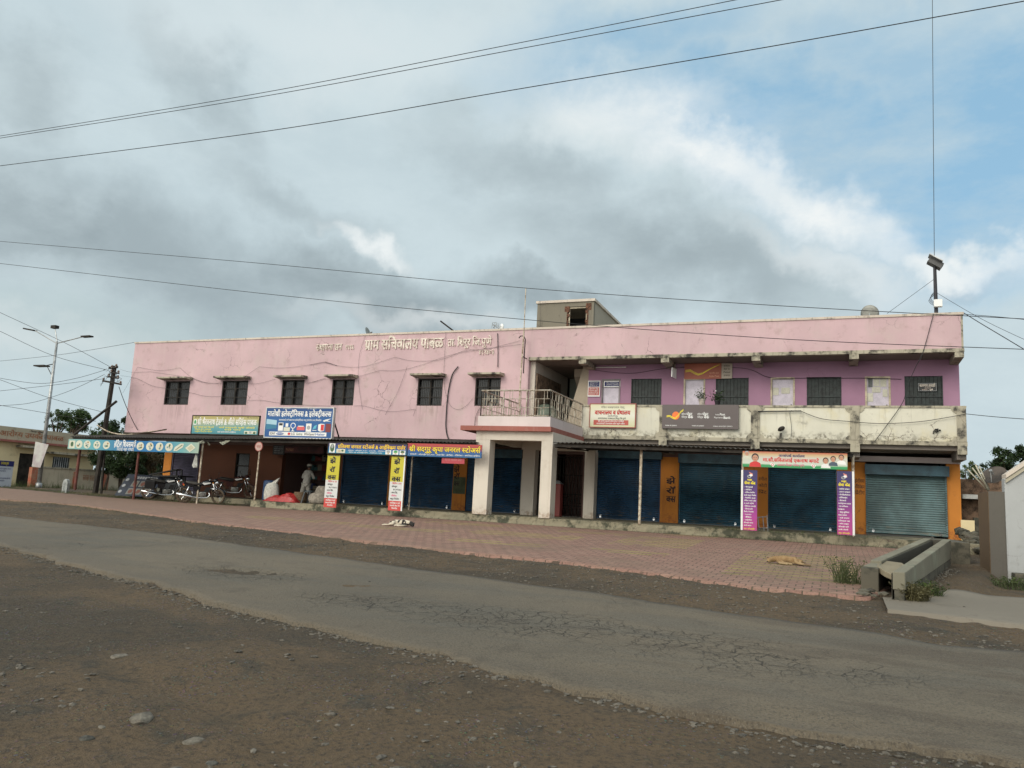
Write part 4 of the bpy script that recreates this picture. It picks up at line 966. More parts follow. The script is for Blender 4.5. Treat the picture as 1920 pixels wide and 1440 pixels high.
# food stall sign
t1, R = board('food_stall_sign', 'long blue food stall sign with round dish pictures under the left canopy', 'sign', (129, 823), (371.5, 850), Y1, WH, None, .03)
m, tt = newmat('food_sign_print'); s = sep(tt, P(tt)); f_ = tt.n('MapRange', Value=s.outputs[0], i1=R[0], i2=R[1])
c = tt.ramp(f_, [(0, (.25, .42, .38)), (.2, (.10, .36, .42)), (.45, (.01, .13, .33)), (.7, (.01, .16, .38)), (.88, (.13, .36, .38)), (1., (.33, .42, .34))]); finish(tt, tt.mix(.25, c, tt.mix(tt.noise(P(tt), 4., 5), (.35, .35, .35), (.65, .65, .65)), 'SOFT_LIGHT'), .5); remat(t1, m)
S(t1, 'हॉटेल शिवसमर्थ', 214, 829, 255, 838, Y1, WH, .03); S(t1, 'मिठाई चहा नाष्टा', 219, 840, 250, 845, Y1, WH, .01)
pc = Pic(R, Y1); W_ = 242.5
PALEF = fm('plate_cream', (.62, .62, .50))
for i, px in enumerate((137, 151, 167, 186, 204.5, 268, 285.5, 303, 320, 337, 357)):
    u = (px-129)/W_; sh_x = .030
    if i == 0: pc.rect(u-.024, .15, u+.024, .9, PALEF, 1).disc(u, .5, .012, .25, DGN, 2)
    elif i == 10: pc.poly([(u-.035, .55), (u+.005, .12), (u+.038, .5), (u, .92)], PALEF, 1).poly([(u-.022, .55), (u+.005, .25), (u+.026, .5), (u, .8)], fm('dish_a', (.5, .47, .33)), 2)
    elif i == 9: pc.poly([(u-.035, .85), (u-.028, .5), (u+.01, .15), (u+.035, .15), (u+.03, .5), (u-.01, .85)], PALEF, 1).poly([(u-.024, .75), (u+.022, .25), (u+.028, .3), (u-.018, .78)], fm('dish_d', (.2, .2, .12)), 2)
    else:
        pc.disc(u, .5, .028, .40, PALEF, 1)
        for q in range(5): pc.disc(u+random.uniform(-.012, .012), .5+random.uniform(-.22, .22), .006, .09, (DGN, fm('dish_b', (.35, .2, .08)), GRY, fm('dish_c', (.15, .28, .3)))[(i+q) % 4], 2)
pc.rect((255.8-129)/W_, 0, (257-129)/W_, 1, GRY, 2); pc.build(t1)
# trader's sign
t1, R = board('trader_sign', 'faded yellow and teal trader sign standing on the left canopy', 'sign', (362.3, 779.7), (482.9, 815.4), -3.9, WH, IRON, .05)
remat(t1, gm('trader_print', [(0, (.05, .22, .26)), (.3, (.09, .30, .34)), (.55, (.28, .37, .27)), (.8, (.42, .39, .18)), (1, (.42, .35, .12))], R, warp=.35))
SF(t1, R, 'श्री भैरवनाथ ट्रेडर्स & अँग्रो सर्व्हिस पाबळ', .08, .2, .97, .48, -3.9, WH, .02)
for i, (tx, u0, v0, u1) in enumerate((('शेती औषधे खते बियाणे', .03, .60, .34), ('सर्व प्रकारची कृषी औषधे', .42, .60, .95), ('ठिबक संच उपलब्ध', .05, .72, .3), ('पाईप फिटींग मोटर', .05, .84, .32), ('स्प्रे पंप', .5, .72, .75), ('सर्व कंपन्यांचे साहित्य', .40, .85, .68))):
    SF(t1, R, tx, u0, v0, u1, v0+.07, -3.9, (YEL, WH)[i == 5], .01)
SF(t1, R, 'प्रो. राजू', .03, .04, .12, .1, -3.9, HR, .01); SF(t1, R, 'मो. ९८२२३४', .82, .05, .98, .1, -3.9, HR, .01)
Pic(R, -3.9).rect(.02, .2, .065, .5, WH).disc(.042, .35, .015, .12, GN, 2).rect(.80, .8, .98, .96, PALEF).disc(.83, .9, .02, .06, DGN, 2).disc(.89, .88, .02, .06, GRY, 2).disc(.95, .9, .02, .06, DGN, 2).build(t1)
# electronics sign
t1, R = board('electronics_sign', 'bright blue electronics shop sign above the open shop', 'sign', (501, 765), (620.5, 821.8), -3.9, WH, ALU, .12)
remat(t1, gm('electronics_print', [(0, (.008, .075, .25)), (.6, (.012, .10, .30)), (1, (.006, .055, .20))], R, warp=.1))
SF(t1, R, 'मातोश्री इलेक्ट्रॉनिक्स & इलेक्ट्रीकल्स', .02, .12, .98, .28, -3.9, WH, .03)
SF(t1, R, 'आमच्याकडे सर्व प्रकारच्या इलेक्ट्रॉनिक्स वस्तू होलसेल दरात मिळतील', .20, .385, .84, .435, -3.9, WH, .01)
SF(t1, R, 'श्री गणेश प्रसन्न', .25, .015, .36, .035, -3.9, WH, .0); SF(t1, R, 'श्री साई प्रसन्न', .62, .015, .75, .035, -3.9, WH, .0)
pc = Pic(R, -3.9)
pc.poly([(.01, .38), (.17, .42), (.17, .70), (.01, .74)], fm('screen', (.35, .55, .65))).poly([(.01, .55), (.17, .58), (.17, .70), (.01, .74)], fm('screen2', (.03, .18, .30)), 2)
pc.rect(.20, .5, .275, .78, WH).rect(.21, .52, .265, .6, HR, 2).rect(.285, .66, .38, .79, PALEF).rect(.31, .52, .35, .64, WH).disc(.425, .60, .04, .10, WH).disc(.425, .60, .03, .075, BLU, 2).rect(.418, .70, .432, .78, WH).rect(.4, .77, .45, .79, WH)
pc.rect(.485, .63, .60, .75, fm('pinkred', (.7, .12, .12))).rect(.5, .60, .585, .63, WH).rect(.62, .52, .70, .80, WH).disc(.66, .66, .026, .07, GRY, 2).poly([(.72, .72), (.74, .6), (.78, .56), (.77, .68)], CYA).rect(.72, .74, .78, .76, WH)
pc.poly([(.80, .55), (.835, .52), (.89, .53), (.89, .76), (.835, .79), (.80, .75)], WH).rect(.84, .55, .885, .75, RD, 2).rect(.91, .52, .985, .8, fm('maroon', (.2, .03, .03)))
pc.poly([(.86, .42), (.90, .38), (.985, .34), (.93, .41), (.985, .45), (.91, .435), (.88, .46)], WH).rect(.07, .815, .93, .945, WH)
pc.disc(.235, .88, .06, .045, BLU, 2).disc(.375, .88, .022, .045, RD, 2).build(t1)
for tx, u0, u1, mm in (('SONY', .08, .165, HR), ('LG', .41, .46, HR), ('Godrej', .485, .575, DGN), ('Whirlpool', .60, .755, HR), ('Haier', .77, .91, BLU)): SF(t1, R, tx, u0, .845, u1, .915, -3.9, mm, .02, 2)
SF(t1, R, 'SAMSUNG', .185, .865, .285, .895, -3.9, WH, .02, 3)
MB().bar(atY(622, 775, -3.8)[:1]+(-3.8, atY(622, 775, -3.8)[1]), atY(638, 824, -3.0)[:1]+(-3.0, ez(-17)), .04).build('brace', IRON, t1)
# store sign one
t1, R = board('general_store_sign', 'blue general store sign with golden letters and small product pictures', 'sign', (616.5, 830), (762, 853.5), Y1, WH, IRON, .04)
remat(t1, gm('store_print_one', [(0, (.01, .22, .34)), (.45, (.012, .10, .30)), (.7, (.02, .04, .16)), (1, (.05, .03, .09))], R, warp=.3))
SF(t1, R, 'प्रतिक्षा जनरल स्टोअर्स & आईस्क्रिम पार्लर', .125, .20, .985, .50, Y1, LETR, .045); SF(t1, R, 'प्रतिक्षा जनरल स्टोअर्स & आईस्क्रिम पार्लर', .125, .20, .985, .50, Y1, LETY, .015, 2)
SF(t1, R, '• झेरॉक्स • कॉम्प्युटर १०१० • कलर प्रिंट • लॅमिनेशन', .25, .66, .73, .74, Y1, WH, .01); SF(t1, R, '• प्रिंटींग सर्व ऑनलाईन फॉर्म • आईस्क्रिम व शेक', .26, .85, .70, .93, Y1, WH, .01)
pc = Pic(R, Y1).rect(.015, .06, .09, .96, WH).disc(.052, .5, .028, .4, DGN, 2).disc(.052, .35, .015, .2, GRY, 3).rect(.11, .58, .225, .97, PALEF).disc(.15, .78, .02, .12, TAN, 2).disc(.19, .75, .015, .1, DGN, 2)
for u in (.74, .83, .915): pc.rect(u, .58, u+.07, .98, WH).disc(u+.035, .72, .025, .12, (DGN, GRY, GN)[int(u*10) % 3], 2).rect(u+.025, .8, u+.045, .95, TAN, 2)
pc.build(t1)
# store sign two
t1, R = board('general_store_sign', 'general store sign fading from red to blue left of the porch', 'sign', (763.8, 831), (902.5, 859.3), Y1, WH, None, .03)
remat(t1, gm('store_print_two', [(0, (.008, .10, .25)), (.42, (.02, .09, .28)), (.66, (.32, .05, .06)), (1, (.43, .05, .04))], R))
SF(t1, R, 'श्री सदगुरू कृपा जनरल स्टोअर्स', .035, .27, .985, .60, Y1, HR, .06); SF(t1, R, 'श्री सदगुरू कृपा जनरल स्टोअर्स', .035, .27, .985, .60, Y1, LETY, .02, 2)
SF(t1, R, '• स्टेशनरी • ऑनलाईन १०८२११ • कलर प्रिंट • झेरॉक्स • लॅमिनेशन • सर्व गिफ्ट साहित्य', .03, .80, .98, .89, Y1, WH, .01)
t1, R = board('small_banner', 'small crumpled pink-red banner hanging below the red and blue store sign', 'banner', (828.5, 858.5), (870.5, 870), -3.98, fm('banner_pink_red', (.45, .05, .07)), None, .008)
S(t1, 'आपले सरकार सेवा', 834, 861, 866, 864, -3.98, fm('faint', (.65, .25, .25)), .0)
# yellow banners
for k, (TL, BR_, lab) in enumerate((((614.3, 853.3), (631.8, 951.2), 'tall yellow, white and red copy shop banner beside the open shop'), ((733.5, 854.5), (755, 957.2), 'tall yellow, white and red copy shop banner between two blue shutters'))):
    x0 = (atY(TL[0], 853, Y1)[0]); Yb = -4.0
    za = atY(TL[0]+8, TL[1], Yb)[1]; zb_ = atY(TL[0]+2, BR_[1], Yb)[1]
    xa = X_((TL[0]+607)/2 if k == 0 else (735+727.5)/2, Yb, 900); xb = X_((637.5+630.8)/2 if k == 0 else (758.3+752.5)/2, Yb, 900)
    t1 = thing('copy_shop_banner', lab, 'banner', ((xa+xb)/2, Yb, zb_), group='yellow copy shop banners')
    H = za-zb_; R = (xa, xb, zb_, za)
    m, tt = newmat('copy_banner_print'); s = sep(tt, P(tt)); f_ = tt.n('MapRange', Value=s.outputs[2], i1=zb_, i2=za)
    c = tt.ramp(f_, [(0, (.55, .06, .05)), (.172, (.55, .06, .05)), (.173, (.62, .63, .62)), (.52, (.66, .67, .66)), (.521, (.53, .47, .03)), (1, (.53, .47, .03))]); tt.t.nodes['Color Ramp'].color_ramp.interpolation = 'CONSTANT'
    finish(tt, tt.mix(.2, c, tt.mix(tt.noise(P(tt), 4., 5), (.4, .4, .4), (.6, .6, .6)), 'SOFT_LIGHT'), .5)
    MB().box(xa, xb, Yb, Yb+.02, zb_, za).build('panel', m, t1)
    MB().box(xb, xb+.045, Yb-.01, Yb+.03, zb_, za).build('frame_tube', WH, t1) if k else None
    for ch, v0, v1, u0, u1 in (('झे', .07, .145, .22, .72), ('रॉ', .25, .32, .24, .70), ('क्स', .39, .465, .12, .82)): SF(t1, R, ch, u0, v0, u1, v1, Yb, HR, .05)
    for q, (tx, mm, u1) in enumerate((('• प्रिंटींग ३ १२', LETR, .9), ('• कॉम्प्युटर', HR, .6), ('१८२१४८', HR, .95), ('• कलर प्रिंट', HR, .65), ('• लॅमिनेशन', LETP, .6), ('करून मिळेल', HR, .8))):
        SF(t1, R, tx, .12 if q != 2 else .3, .495+q*.056, u1, .52+q*.056, Yb, mm, .03)
    for q, tx in enumerate(('आईस्क्रिम व सर्व', 'प्रकारचे शेक येथे', 'मिळतील')): SF(t1, R, tx, .12 if q < 2 else .28, .852+q*.048, .9 if q < 2 else .72, .876+q*.048, Yb, WH, .02)
    Pic(R, Yb).rect(.03, .004, .97, .016, HR).build(t1, 'border_line')
# library board
Yw = -.11
t1, R = board('library_sign', 'cream and white library board on the balcony wall beside the porch', 'sign', (1107.5, 758), (1190, 801), Yw, WH, REDB, .06)
remat(t1, gm('library_print', [(0, (.58, .56, .33)), (.5, (.72, .70, .60)), (1, (.66, .64, .42))], R, warp=.3))
SF(t1, R, 'पंडित जवाहरलाल नेहरू', .24, .10, .77, .17, Yw, HR, .0); SF(t1, R, 'वाचनालय व ग्रंथालय', .10, .29, .90, .45, Yw, HR, .055); SF(t1, R, 'वाचनालय व ग्रंथालय', .10, .29, .90, .45, Yw, RD, .03, 2)
SF(t1, R, '(सार्वजनिक)', .40, .50, .62, .55, Yw, HR, .01); SF(t1, R, 'ग्रामपंचायत पाबळ,ता.शिरूर,जि.पुणे', .18, .60, .80, .66, Yw, HR, .02)
Pic(R, Yw).rect(.08, .70, .86, .92, fm('brick_red', (.45, .08, .06))).build(t1, 'red_panel')
SF(t1, R, 'येथे शालेय पुस्तके वर्तमानपत्र व मासिके', .18, .725, .76, .78, Yw, WH, .01, 2); SF(t1, R, 'वाचकांसाठी वाचनालय सदैव खुले राहील', .15, .83, .78, .885, Yw, WH, .01, 2)
# post bank board
Yw = -.16
t1, R = board('post_bank_sign', 'dark brown post bank board with orange disc and yellow wings', 'sign', (1242, 758.6), (1384.5, 805), Yw, fm('taupe', (.105, .082, .080)), None, .09)
pc = Pic(R, Yw); pc.disc(.185, .46, .05, .17, ORG, 1, 24)
def wing(dz, w_, mm):
    top = [(.06, .46), (.10, .44), (.145, .52), (.175, .55), (.21, .44), (.25, .27), (.285, .18)]
    pc.poly([(u, v+dz) for u, v in top]+[(u, v+dz+w_) for u, v in top[::-1]], mm, 2)
wing(.0, .028, YEL); wing(.045, .028, YEL); pc.build(t1, 'emblem')
for u in (.26, .47):
    SF(t1, R, 'इंडिया', u, .37, u+.06, .43, Yw, WH, .0); SF(t1, R, 'पोस्ट', u+.065, .35, u+.145, .44, Yw, WH, .03)
    SF(t1, R, 'पेमेंट्स', u, .49, u+.075, .56, Yw, WH, .0); SF(t1, R, 'बैंक', u+.085, .47, u+.155, .57, Yw, WH, .03)
SF(t1, R, 'India', .705, .385, .755, .435, Yw, WH, .0); SF(t1, R, 'Post', .762, .36, .83, .44, Yw, WH, .02); SF(t1, R, 'Payments', .69, .50, .80, .56, Yw, WH, .0); SF(t1, R, 'Bank', .81, .49, .90, .575, Yw, WH, .03)
SF(t1, R, 'पाबळ उप डाकघर', .045, .86, .20, .90, Yw, WH, .02); SF(t1, R, 'पाबळ उप डाकघर', .40, .86, .56, .90, Yw, WH, .02); SF(t1, R, 'PABAL SUB POST OFFICE', .68, .87, .925, .905, Yw, WH, .01)
# orange post sign + list of services
Yw = YU-.05
t1, R = board('post_office_sign', 'orange post office sign with yellow wing lines high on the gallery wall', 'sign', (1283.5, 682), (1352.3, 710), Yw, fm('rust_orange', (.40, .10, .05)), None, .04)
pc = Pic(R, Yw)
for k in range(3):
    o_ = k*.055; L = [(.03, .42+o_), (.16, .38+o_), (.28, .55+o_), (.38, .66+o_*.8), (.50, .60+o_*.6), (.66, .38+o_*.4), (.82, .20+o_*.2), (.95, .08)]
    pc.poly([(u, v) for u, v in L]+[(u, v+.03) for u, v in L[::-1]], YEL, 1)
pc.build(t1, 'emblem'); SF(t1, R, 'भारतीय डाक', .68, .60, .94, .68, Yw, fm('faint_orange', (.75, .35, .2)), .01); SF(t1, R, 'India Post', .68, .78, .94, .88, Yw, fm('faint_orange', (.75, .35, .2)), .01)
t1, R = board('service_board', 'cream notice board beside the orange post office sign', 'board', (1353, 681.5), (1372.7, 709.5), Yw, fm('board_cream', (.45, .38, .30)), None, .03)
for q, tx in enumerate(('कार्यालय', 'वेळ १०', 'Pabal', 'डाकघर')): SF(t1, R, tx, .2, .12+q*.21, .8, .22+q*.21, Yw, LETDK, .01)
# library hours + plates
t1, R = board('hours_board', 'white board with navy and red panels at the left end of the gallery', 'board', (1102.8, 713.8), (1124.5, 743.6), Yw, WH, None, .03)
Pic(R, Yw).rect(.06, .06, .94, .38, LETB).rect(.06, .42, .94, .92, fm('brick_red', (.45, .08, .06))).build(t1, 'colour_panels')
for q, tx in enumerate(('वाचनालय', 'सकाळी ८ ते १०', 'दुपारी ४ ते ६', 'ग्रंथालय वेळ', 'सोमवार सुट्टी', 'शासन मान्य', 'ग्रंथालय वर्ग')): SF(t1, R, tx, .14, (.11, .2, .29, .47, .58, .7, .81)[q], .86, (.16, .25, .34, .54, .65, .77, .88)[q], Yw, WH, .0, 2)
t1, R = board('name_plate', 'small navy name plate fixed on the leftmost gallery door', 'sign', (1134, 716), (1162, 724), YU-.0, LETB, WHITEP, .02)
SF(t1, R, 'पंडित जवाहरलाल नेहरू', .1, .18, .9, .42, YU, WH, .0); SF(t1, R, 'वाचनालय व ग्रंथालय', .1, .58, .9, .84, YU, WH, .0)
t1, R = board('name_plate', 'black plate with white border on the rightmost shuttered gallery window', 'sign', (1721, 718.3), (1756.5, 733.5), YU-.03, BLACKP, None, .02)
Pic(R, YU-.03).rect(.015, .03, .985, .07, GRY).rect(.015, .93, .985, .97, GRY).rect(.012, .03, .03, .97, GRY).rect(.97, .03, .988, .97, GRY).build(t1, 'border')
SF(t1, R, 'कामगार तलाठी', .08, .16, .93, .46, YU-.03, LETC, .02); SF(t1, R, 'कार्यालय', .35, .55, .7, .68, YU-.03, LETC, .0); SF(t1, R, 'पाबळ - पुणे', .2, .75, .8, .9, YU-.03, LETC, .02)
# office banner over the shutter
t1, R = board('office_banner', 'white, saffron and green office banner with painted faces over a shutter', 'banner', (1392.5, 845.7), (1589, 881), Y1, WH, None, .02)
remat(t1, gm('office_banner_print', [(0, (.02, .25, .08)), (.15, (.03, .30, .10)), (.23, (.55, .62, .52)), (.62, (.56, .54, .47)), (.82, (.56, .41, .22)), (1, (.45, .10, .05))], R, warp=.04))
SF(t1, R, 'जनसंपर्क कार्यालय', .355, .17, .605, .31, Y1, LETB, .035); SF(t1, R, 'मा.सौ.सविताताई एकनाथ बगाटे', .20, .43, .74, .62, Y1, RD, .045); SF(t1, R, '(सदस्या जिल्हा परिषद पुणे)', .345, .77, .60, .88, Y1, LETP, .02)
for u_, v_, r_, a_, kw_ in ((.043, .16, .028, 5.3, dict(hair=GRY, body=PALEF)), (.125, .42, .046, 5.4, dict(body=RD)), (.80, .50, .035, 5.4, {}), (.87, .38, .033, 5.4, dict(body=fm('slate', (.06, .09, .13)))), (.945, .28, .033, 5.4, {})):
    pc = Pic(R, Y1); pc.face(u_, v_, r_, a_, 0, **kw_); pc.build(t1, 'portrait')
pc = Pic(R, Y1)
for u in (.295, .685): pc.poly([(u-.028, .78), (u-.005, .70), (u+.026, .80), (u+.006, .97)], WH, 1).disc(u, .82, .013, .08, RD, 2).disc(u, .82, .008, .05, WH, 3)
pc.build(t1, 'symbols')
for k, (pa, pb_, tube_, lab) in enumerate(((1393.2, 1419.6, 1391, 'purple and pink service list banner on the left of the office shutter'), (1569.6, 1597.8, 1600, 'purple and pink service list banner on the right of the office shutter'))):
    Yb = Y1+.03; xa, xb = X_(pa, Yb, 935), X_(pb_, Yb, 940); za = atY((pa+pb_)/2, 881.5+2.*k, Yb)[1]; zb_ = atY((pa+pb_)/2, 994.5+8.4*k, Yb)[1]
    t1 = thing('service_banner', lab, 'banner', ((xa+xb)/2, Yb, zb_), group='purple service banners')
    R = (xa, xb, zb_, za); MB().box(xa, xb, Yb, Yb+.02, zb_, za).build('panel', gradmat('service_print', [(0, (.42, .05, .20)), (.25, (.36, .04, .26)), (.55, (.13, .03, .20)), (.8, (.035, .025, .13)), (1, (.03, .025, .11))], zb_, za, warp=.12), t1)
    xt = X_(tube_, Yb, 938); MB().box(xt-.025, xt+.03, Yb-.01, Yb+.04, zb_, za).build('frame_tube', WH, t1)
    pc = Pic(R, Yb); pc.poly([(.40, .03), (.66, .055), (.70, .10), (.52, .075)], fm('salmon', (.7, .25, .2))); pc.disc(.43, .105, .15, .025, GRY).disc(.43, .105, .07, .012, fm('navy', (.03, .03, .12)), 2).disc(.55, .085, .12, .02, WH).build(t1, 'emblem')
    SF(t1, R, 'महा', .28, .15, .64, .175, Yb, YEL, .05); SF(t1, R, 'सेवा केंद्र', .08, .20, .88, .235, Yb, YEL, .05)
    L = (['• पॅनकार्ड', '• वोटिंग', '• अधिक रेशनिंग', 'कार्ड काढून मिळेल', '• रेशनिंग कार्ड', 'पोलिस भरती फॉर्म', 'व सर्व फॉर्म', '• डिजिटल पासपोर्ट', '• विमानाचे', 'तिकीट मिळतील', '• ९८२१४८', '• बँकिंग', '• लाईटबिल', 'ऑनलाईन भरणा', 'सर्व काम'] if k == 0 else
         ['• जातीचा दाखला', '• उत्पन्न दाखला', '• नॉनक्रिमीलेयर', '• डोमिसाईल', '• शेतकरी', 'अल्पभूधारक दाखला', '• वय अधिवास', 'दाखला', '• सेतू सुविधा', 'OBC दाखला', '• वर्क प्रमाण', 'प्रतिज्ञा पत्र', '• जमीन दाखला', 'ऑनलाईन फॉर्म', 'भरणे नोंदणी'])
    for q, tx in enumerate(L): SF(t1, R, tx, .07, .275+q*.0455, .3+.62*min(1, len(tx)/16), .292+q*.0455, Yb, WH, .03)
    SF(t1, R, 'महा ऑनलाईन', .08, .965, .85, .985, Yb, YEL, .01)
# signs inside the open shop front
t1, R = board('shop_name_board', 'dim red name board over the open doorway of the dark shop', 'sign', (534, 836.5), (606, 850.5), YG-.3, M('dim_red_board', (.10, .03, .03), .7, var=.3), IRON, .03)
SF(t1, R, 'भारत', .04, .35, .24, .75, YG-.3, LETFR, .03); SF(t1, R, 'फॅन्सी सेंटर', .33, .2, .85, .7, YG-.3, LETDK, .02)
t1, R = board('price_board', 'small black board with pale writing left of the dark shop doorway', 'board', (512.5, 835), (533, 853), YG-.3, BLACKP, None, .03)
for q, tx in enumerate(('कांदा बटाटा', 'भाव फलक', 'किलो १०', 'रोख उधार बंद')): SF(t1, R, tx, .1, .1+q*.22, .9, .2+q*.22, YG-.3, GRY, .0)
# leaning menu board and metal stand behind the motorcycles
# ================================================================== LEFT SIDE
def p3(px, py, Y): a = atY(px, py, Y); return Vector((a[0], Y, a[1]))
def p3x(px, py, X): a = atX(px, py, X); return Vector((X, a[0], a[1]))
XA = -44.
ya, yb = atX(-260, 800, XA)[0], atX(177, 860, XA)[0]; zt_ = atX(60, 805, XA)[1]; zb_ = atX(60, 828.5, XA)[1]
cb = thing('cream_building', 'low cream health centre building with a faded red lettered band at the left edge', 'building', (XA-4, (ya+yb)/2, .2))
dy0, dy1 = atX(33, 880, XA)[0], atX(61, 880, XA)[0]; dz = atX(45, 850, XA)[1]
wy0, wy1 = atX(98, 870, XA)[0], atX(130, 870, XA)[0]; wz0, wz1 = atX(112, 879, XA)[1], atX(112, 857, XA)[1]
w = MB(); w.box(XA-.25, XA, ya, dy0, -.2, zb_); w.box(XA-.25, XA, dy0, dy1, dz, zb_); w.box(XA-.25, XA, dy1, wy0, -.2, zb_); w.box(XA-.25, XA, wy0, wy1, -.2, wz0); w.box(XA-.25, XA, wy0, wy1, wz1, zb_); w.box(XA-.25, XA, wy1, yb, -.2, zb_); w.box(XA-9, XA-.25, yb-.25, yb, -.2, zb_); w.box(XA-9, XA-8.8, ya, yb-.25, -.2, zb_)
w.build('wall', CREAMB, cb)
MB().box(XA-9, XA+.25, ya, yb+.05, zb_+.001, zt_).build('roof_band', CREAMB2, cb)
MB().box(XA-.2, XA+.42, ya, yb+.1, zb_-.12, zb_).build('eave_ledge', REDB, cb)
MB().box(XA-.15, XA-.1, dy0, dy1, 0, dz).build('gate', IRON, cb)
f = MB(); f.box(XA-.14, XA-.1, wy0, wy1, wz0, wz1); fo = f.build('window', GLASSD, cb)
f = MB()
for k in range(9): y_ = wy0+(wy1-wy0)*k/8; f.box(XA-.05, XA-.02, y_-.03, y_+.03, wz0, wz1)
f.build('window_bars', GALV, fo)
for a_, b_, z_ in ((wy0-.6, wy1+1.4, wz1+.15), (dy0-.3, dy1+.1, dz+.32)): MB().box(XA-.1, XA+.7, a_, b_, z_, z_+.12).build('window_shade', REDB if z_ < dz else WORN, cb)
a_, b_ = atX(-60, 812, XA+.25)[0], atX(121, 812, XA+.25)[0]; zz0 = zb_+(zt_-zb_)*.28
txt('प्राथमिक आरोग्य उपकेंद्र पाबळ', cb, a_, b_, zz0, zz0+(zt_-zb_)*.34, XA+.262, LETFR, .04, axis='x')
a_, b_ = atX(54, 812, XA+.25)[0], atX(84, 812, XA+.25)[0]; txt('• जिल्हा परिषद •', cb, a_, b_, zz0+(zt_-zb_)*.48, zz0+(zt_-zb_)*.58, XA+.262, LETDK, .03, axis='x')
# compound wall
XW = -42.; cw = thing('compound_wall', 'low cream compound wall with red painted strips behind the left canopy posts', 'wall', (XW, 6, .2))
y0_, y1_ = atX(70, 900, XW)[0], atX(330, 900, XW)[0]; zt2_ = atX(150, 881.5, XW)[1]
MB().box(XW-.2, XW, y0_, y1_, -.2, zt2_).build('wall', COMPW, cw); MB().box(XW-.25, XW+.04, y0_, y1_, zt2_, zt2_+.08).build('wall_coping', WORN, cw)
REDST = M('red_painted_strip', (.36, .09, .05), .85, var=.5, scale=4, col2=(.42, .25, .16))
for a_, b_ in ((52, 69), (136, 143), (194, 203)):
    q0, q1 = atX(a_, 900, XW)[0], atX(b_, 900, XW)[0]; MB().box(XW+.001, XW+(.25 if a_ < 60 else .05), q0, q1, -.1, zt2_-(.12 if a_ > 60 else .0)).build('red_strip', REDST, cw)
txt('स्वच्छ भारत', cw, atX(154, 905, XW)[0], atX(176, 905, XW)[0], .75, 1.05, XW+.006, LETFR, .02, axis='x')
# banners at the far left
def xboard(name, label, cat, x0, y0, x1, y1, X, mat, tilt=0.):
    A_, B_ = atX(x0, (y0+y1)/2, X)[0], atX(x1, (y0+y1)/2, X)[0]; z0_, z1_ = atX((x0+x1)/2, y1, X)[1], atX((x0+x1)/2, y0, X)[1]
    t_ = thing(name, label, cat, (X, (A_+B_)/2, z0_)); MB().box(X-.02, X, A_, B_, z0_, z1_).build('panel', mat, t_); return t_, (A_, B_, z0_, z1_)
t1, R = xboard('notice_banner', 'white notice banner with navy header standing in weeds at the left edge', 'banner', -30, 863, 23.5, 913, -40.2, fm('banner_white', (.52, .56, .62)))
MB().box(-40.2, -40.185, R[0], R[1], R[3]-.28, R[3]).build('header', LETB, t1); txt('ग्रामपंचायत सूचना', t1, R[0]+.8, R[1]-.3, R[3]-.20, R[3]-.08, -40.17, YEL, .01, axis='x')
for q in range(13): txt('सर्व नागरिकांना सूचना करण्यात येते की आपले'[:26+(q*7) % 17], t1, R[0]+.4, R[1]-.1-(q % 4)*.3, R[3]-.45-q*.125, R[3]-.38-q*.125, -40.19, LETB, .0, axis='x')
for yy in (R[0]+.1, R[1]-.1): MB().box(-40.26, -40.22, yy-.03, yy+.03, gz(-40, yy)-.1, R[3]).build('stake', IRON, t1)
LY = 2.3; LP = tuple(p3(72.5, 911, LY)); LP = (LP[0], LY, .24)
# lamp-post
lt = thing('street_lamp', 'tall grey twin-arm street lamp with a banner tied to it at the left', 'street lamp', LP)
tp = p3(107, 640, LY); pole = MB().tube([LP[:2]+(LP[2]-.3,), tuple(Vector(LP).lerp(tp, .55)), tp], [.12, .09, .06], 10); pole.tube([LP[:2]+(LP[2]-.1,), LP[:2]+(LP[2]+.25,)], .16, 10)
pole.build('pole', GALV, lt, smooth=True)
for e, m_, h0, h1 in (((47, 616.5), (66, 620), 47, 66), ((171.5, 630.5), (155, 631.5), 155, 171.5)):
    MB().tube([tp+Vector((0, 0, -.12)), p3(*m_, LY)], .028, 6).build('arm', GALV, lt)
    a_, b_ = p3(*m_, LY), p3(*e, LY); MB().bar(a_, b_, .28, .075).build('lamp_head', IRON, lt)
MB().tube([tp, p3(103.5, 618, LY)], .03, 6).build('arm', GALV, lt); MB().bar(p3(98.5, 613.5, LY), p3(107.3, 613, LY), .25, .17).build('flood_light', IRON, lt)
MB().tube([p3(102, 682, LY), p3(84, 686, LY)], .025, 6).tube([p3(98, 706, LY), p3(89, 688, LY)], .02, 6).build('bracket', IRON, lt); MB().bar(p3(68.5, 686.5, LY), p3(88, 686, LY), .4, .07).build('lamp_head', IRON, lt)
bn = MB(); c4 = [p3(66.5, 828, LY-.25), p3(91, 833.5, LY-.25), p3(75.5, 877, LY-.25), p3(59.5, 874.5, LY-.25)]
bn.add(c4+[v+Vector((0, .012, 0)) for v in c4], [(0, 1, 2, 3), (4, 7, 6, 5), (0, 4, 5, 1), (1, 5, 6, 2), (2, 6, 7, 3), (3, 7, 4, 0)])
bn.build('worn_banner', M('worn_banner_print', (.50, .50, .47), .8, var=.2, scale=2.2, col2=(.40, .34, .36)), label='worn pale banner with faded print tied to the twin-arm street lamp', cat='banner')
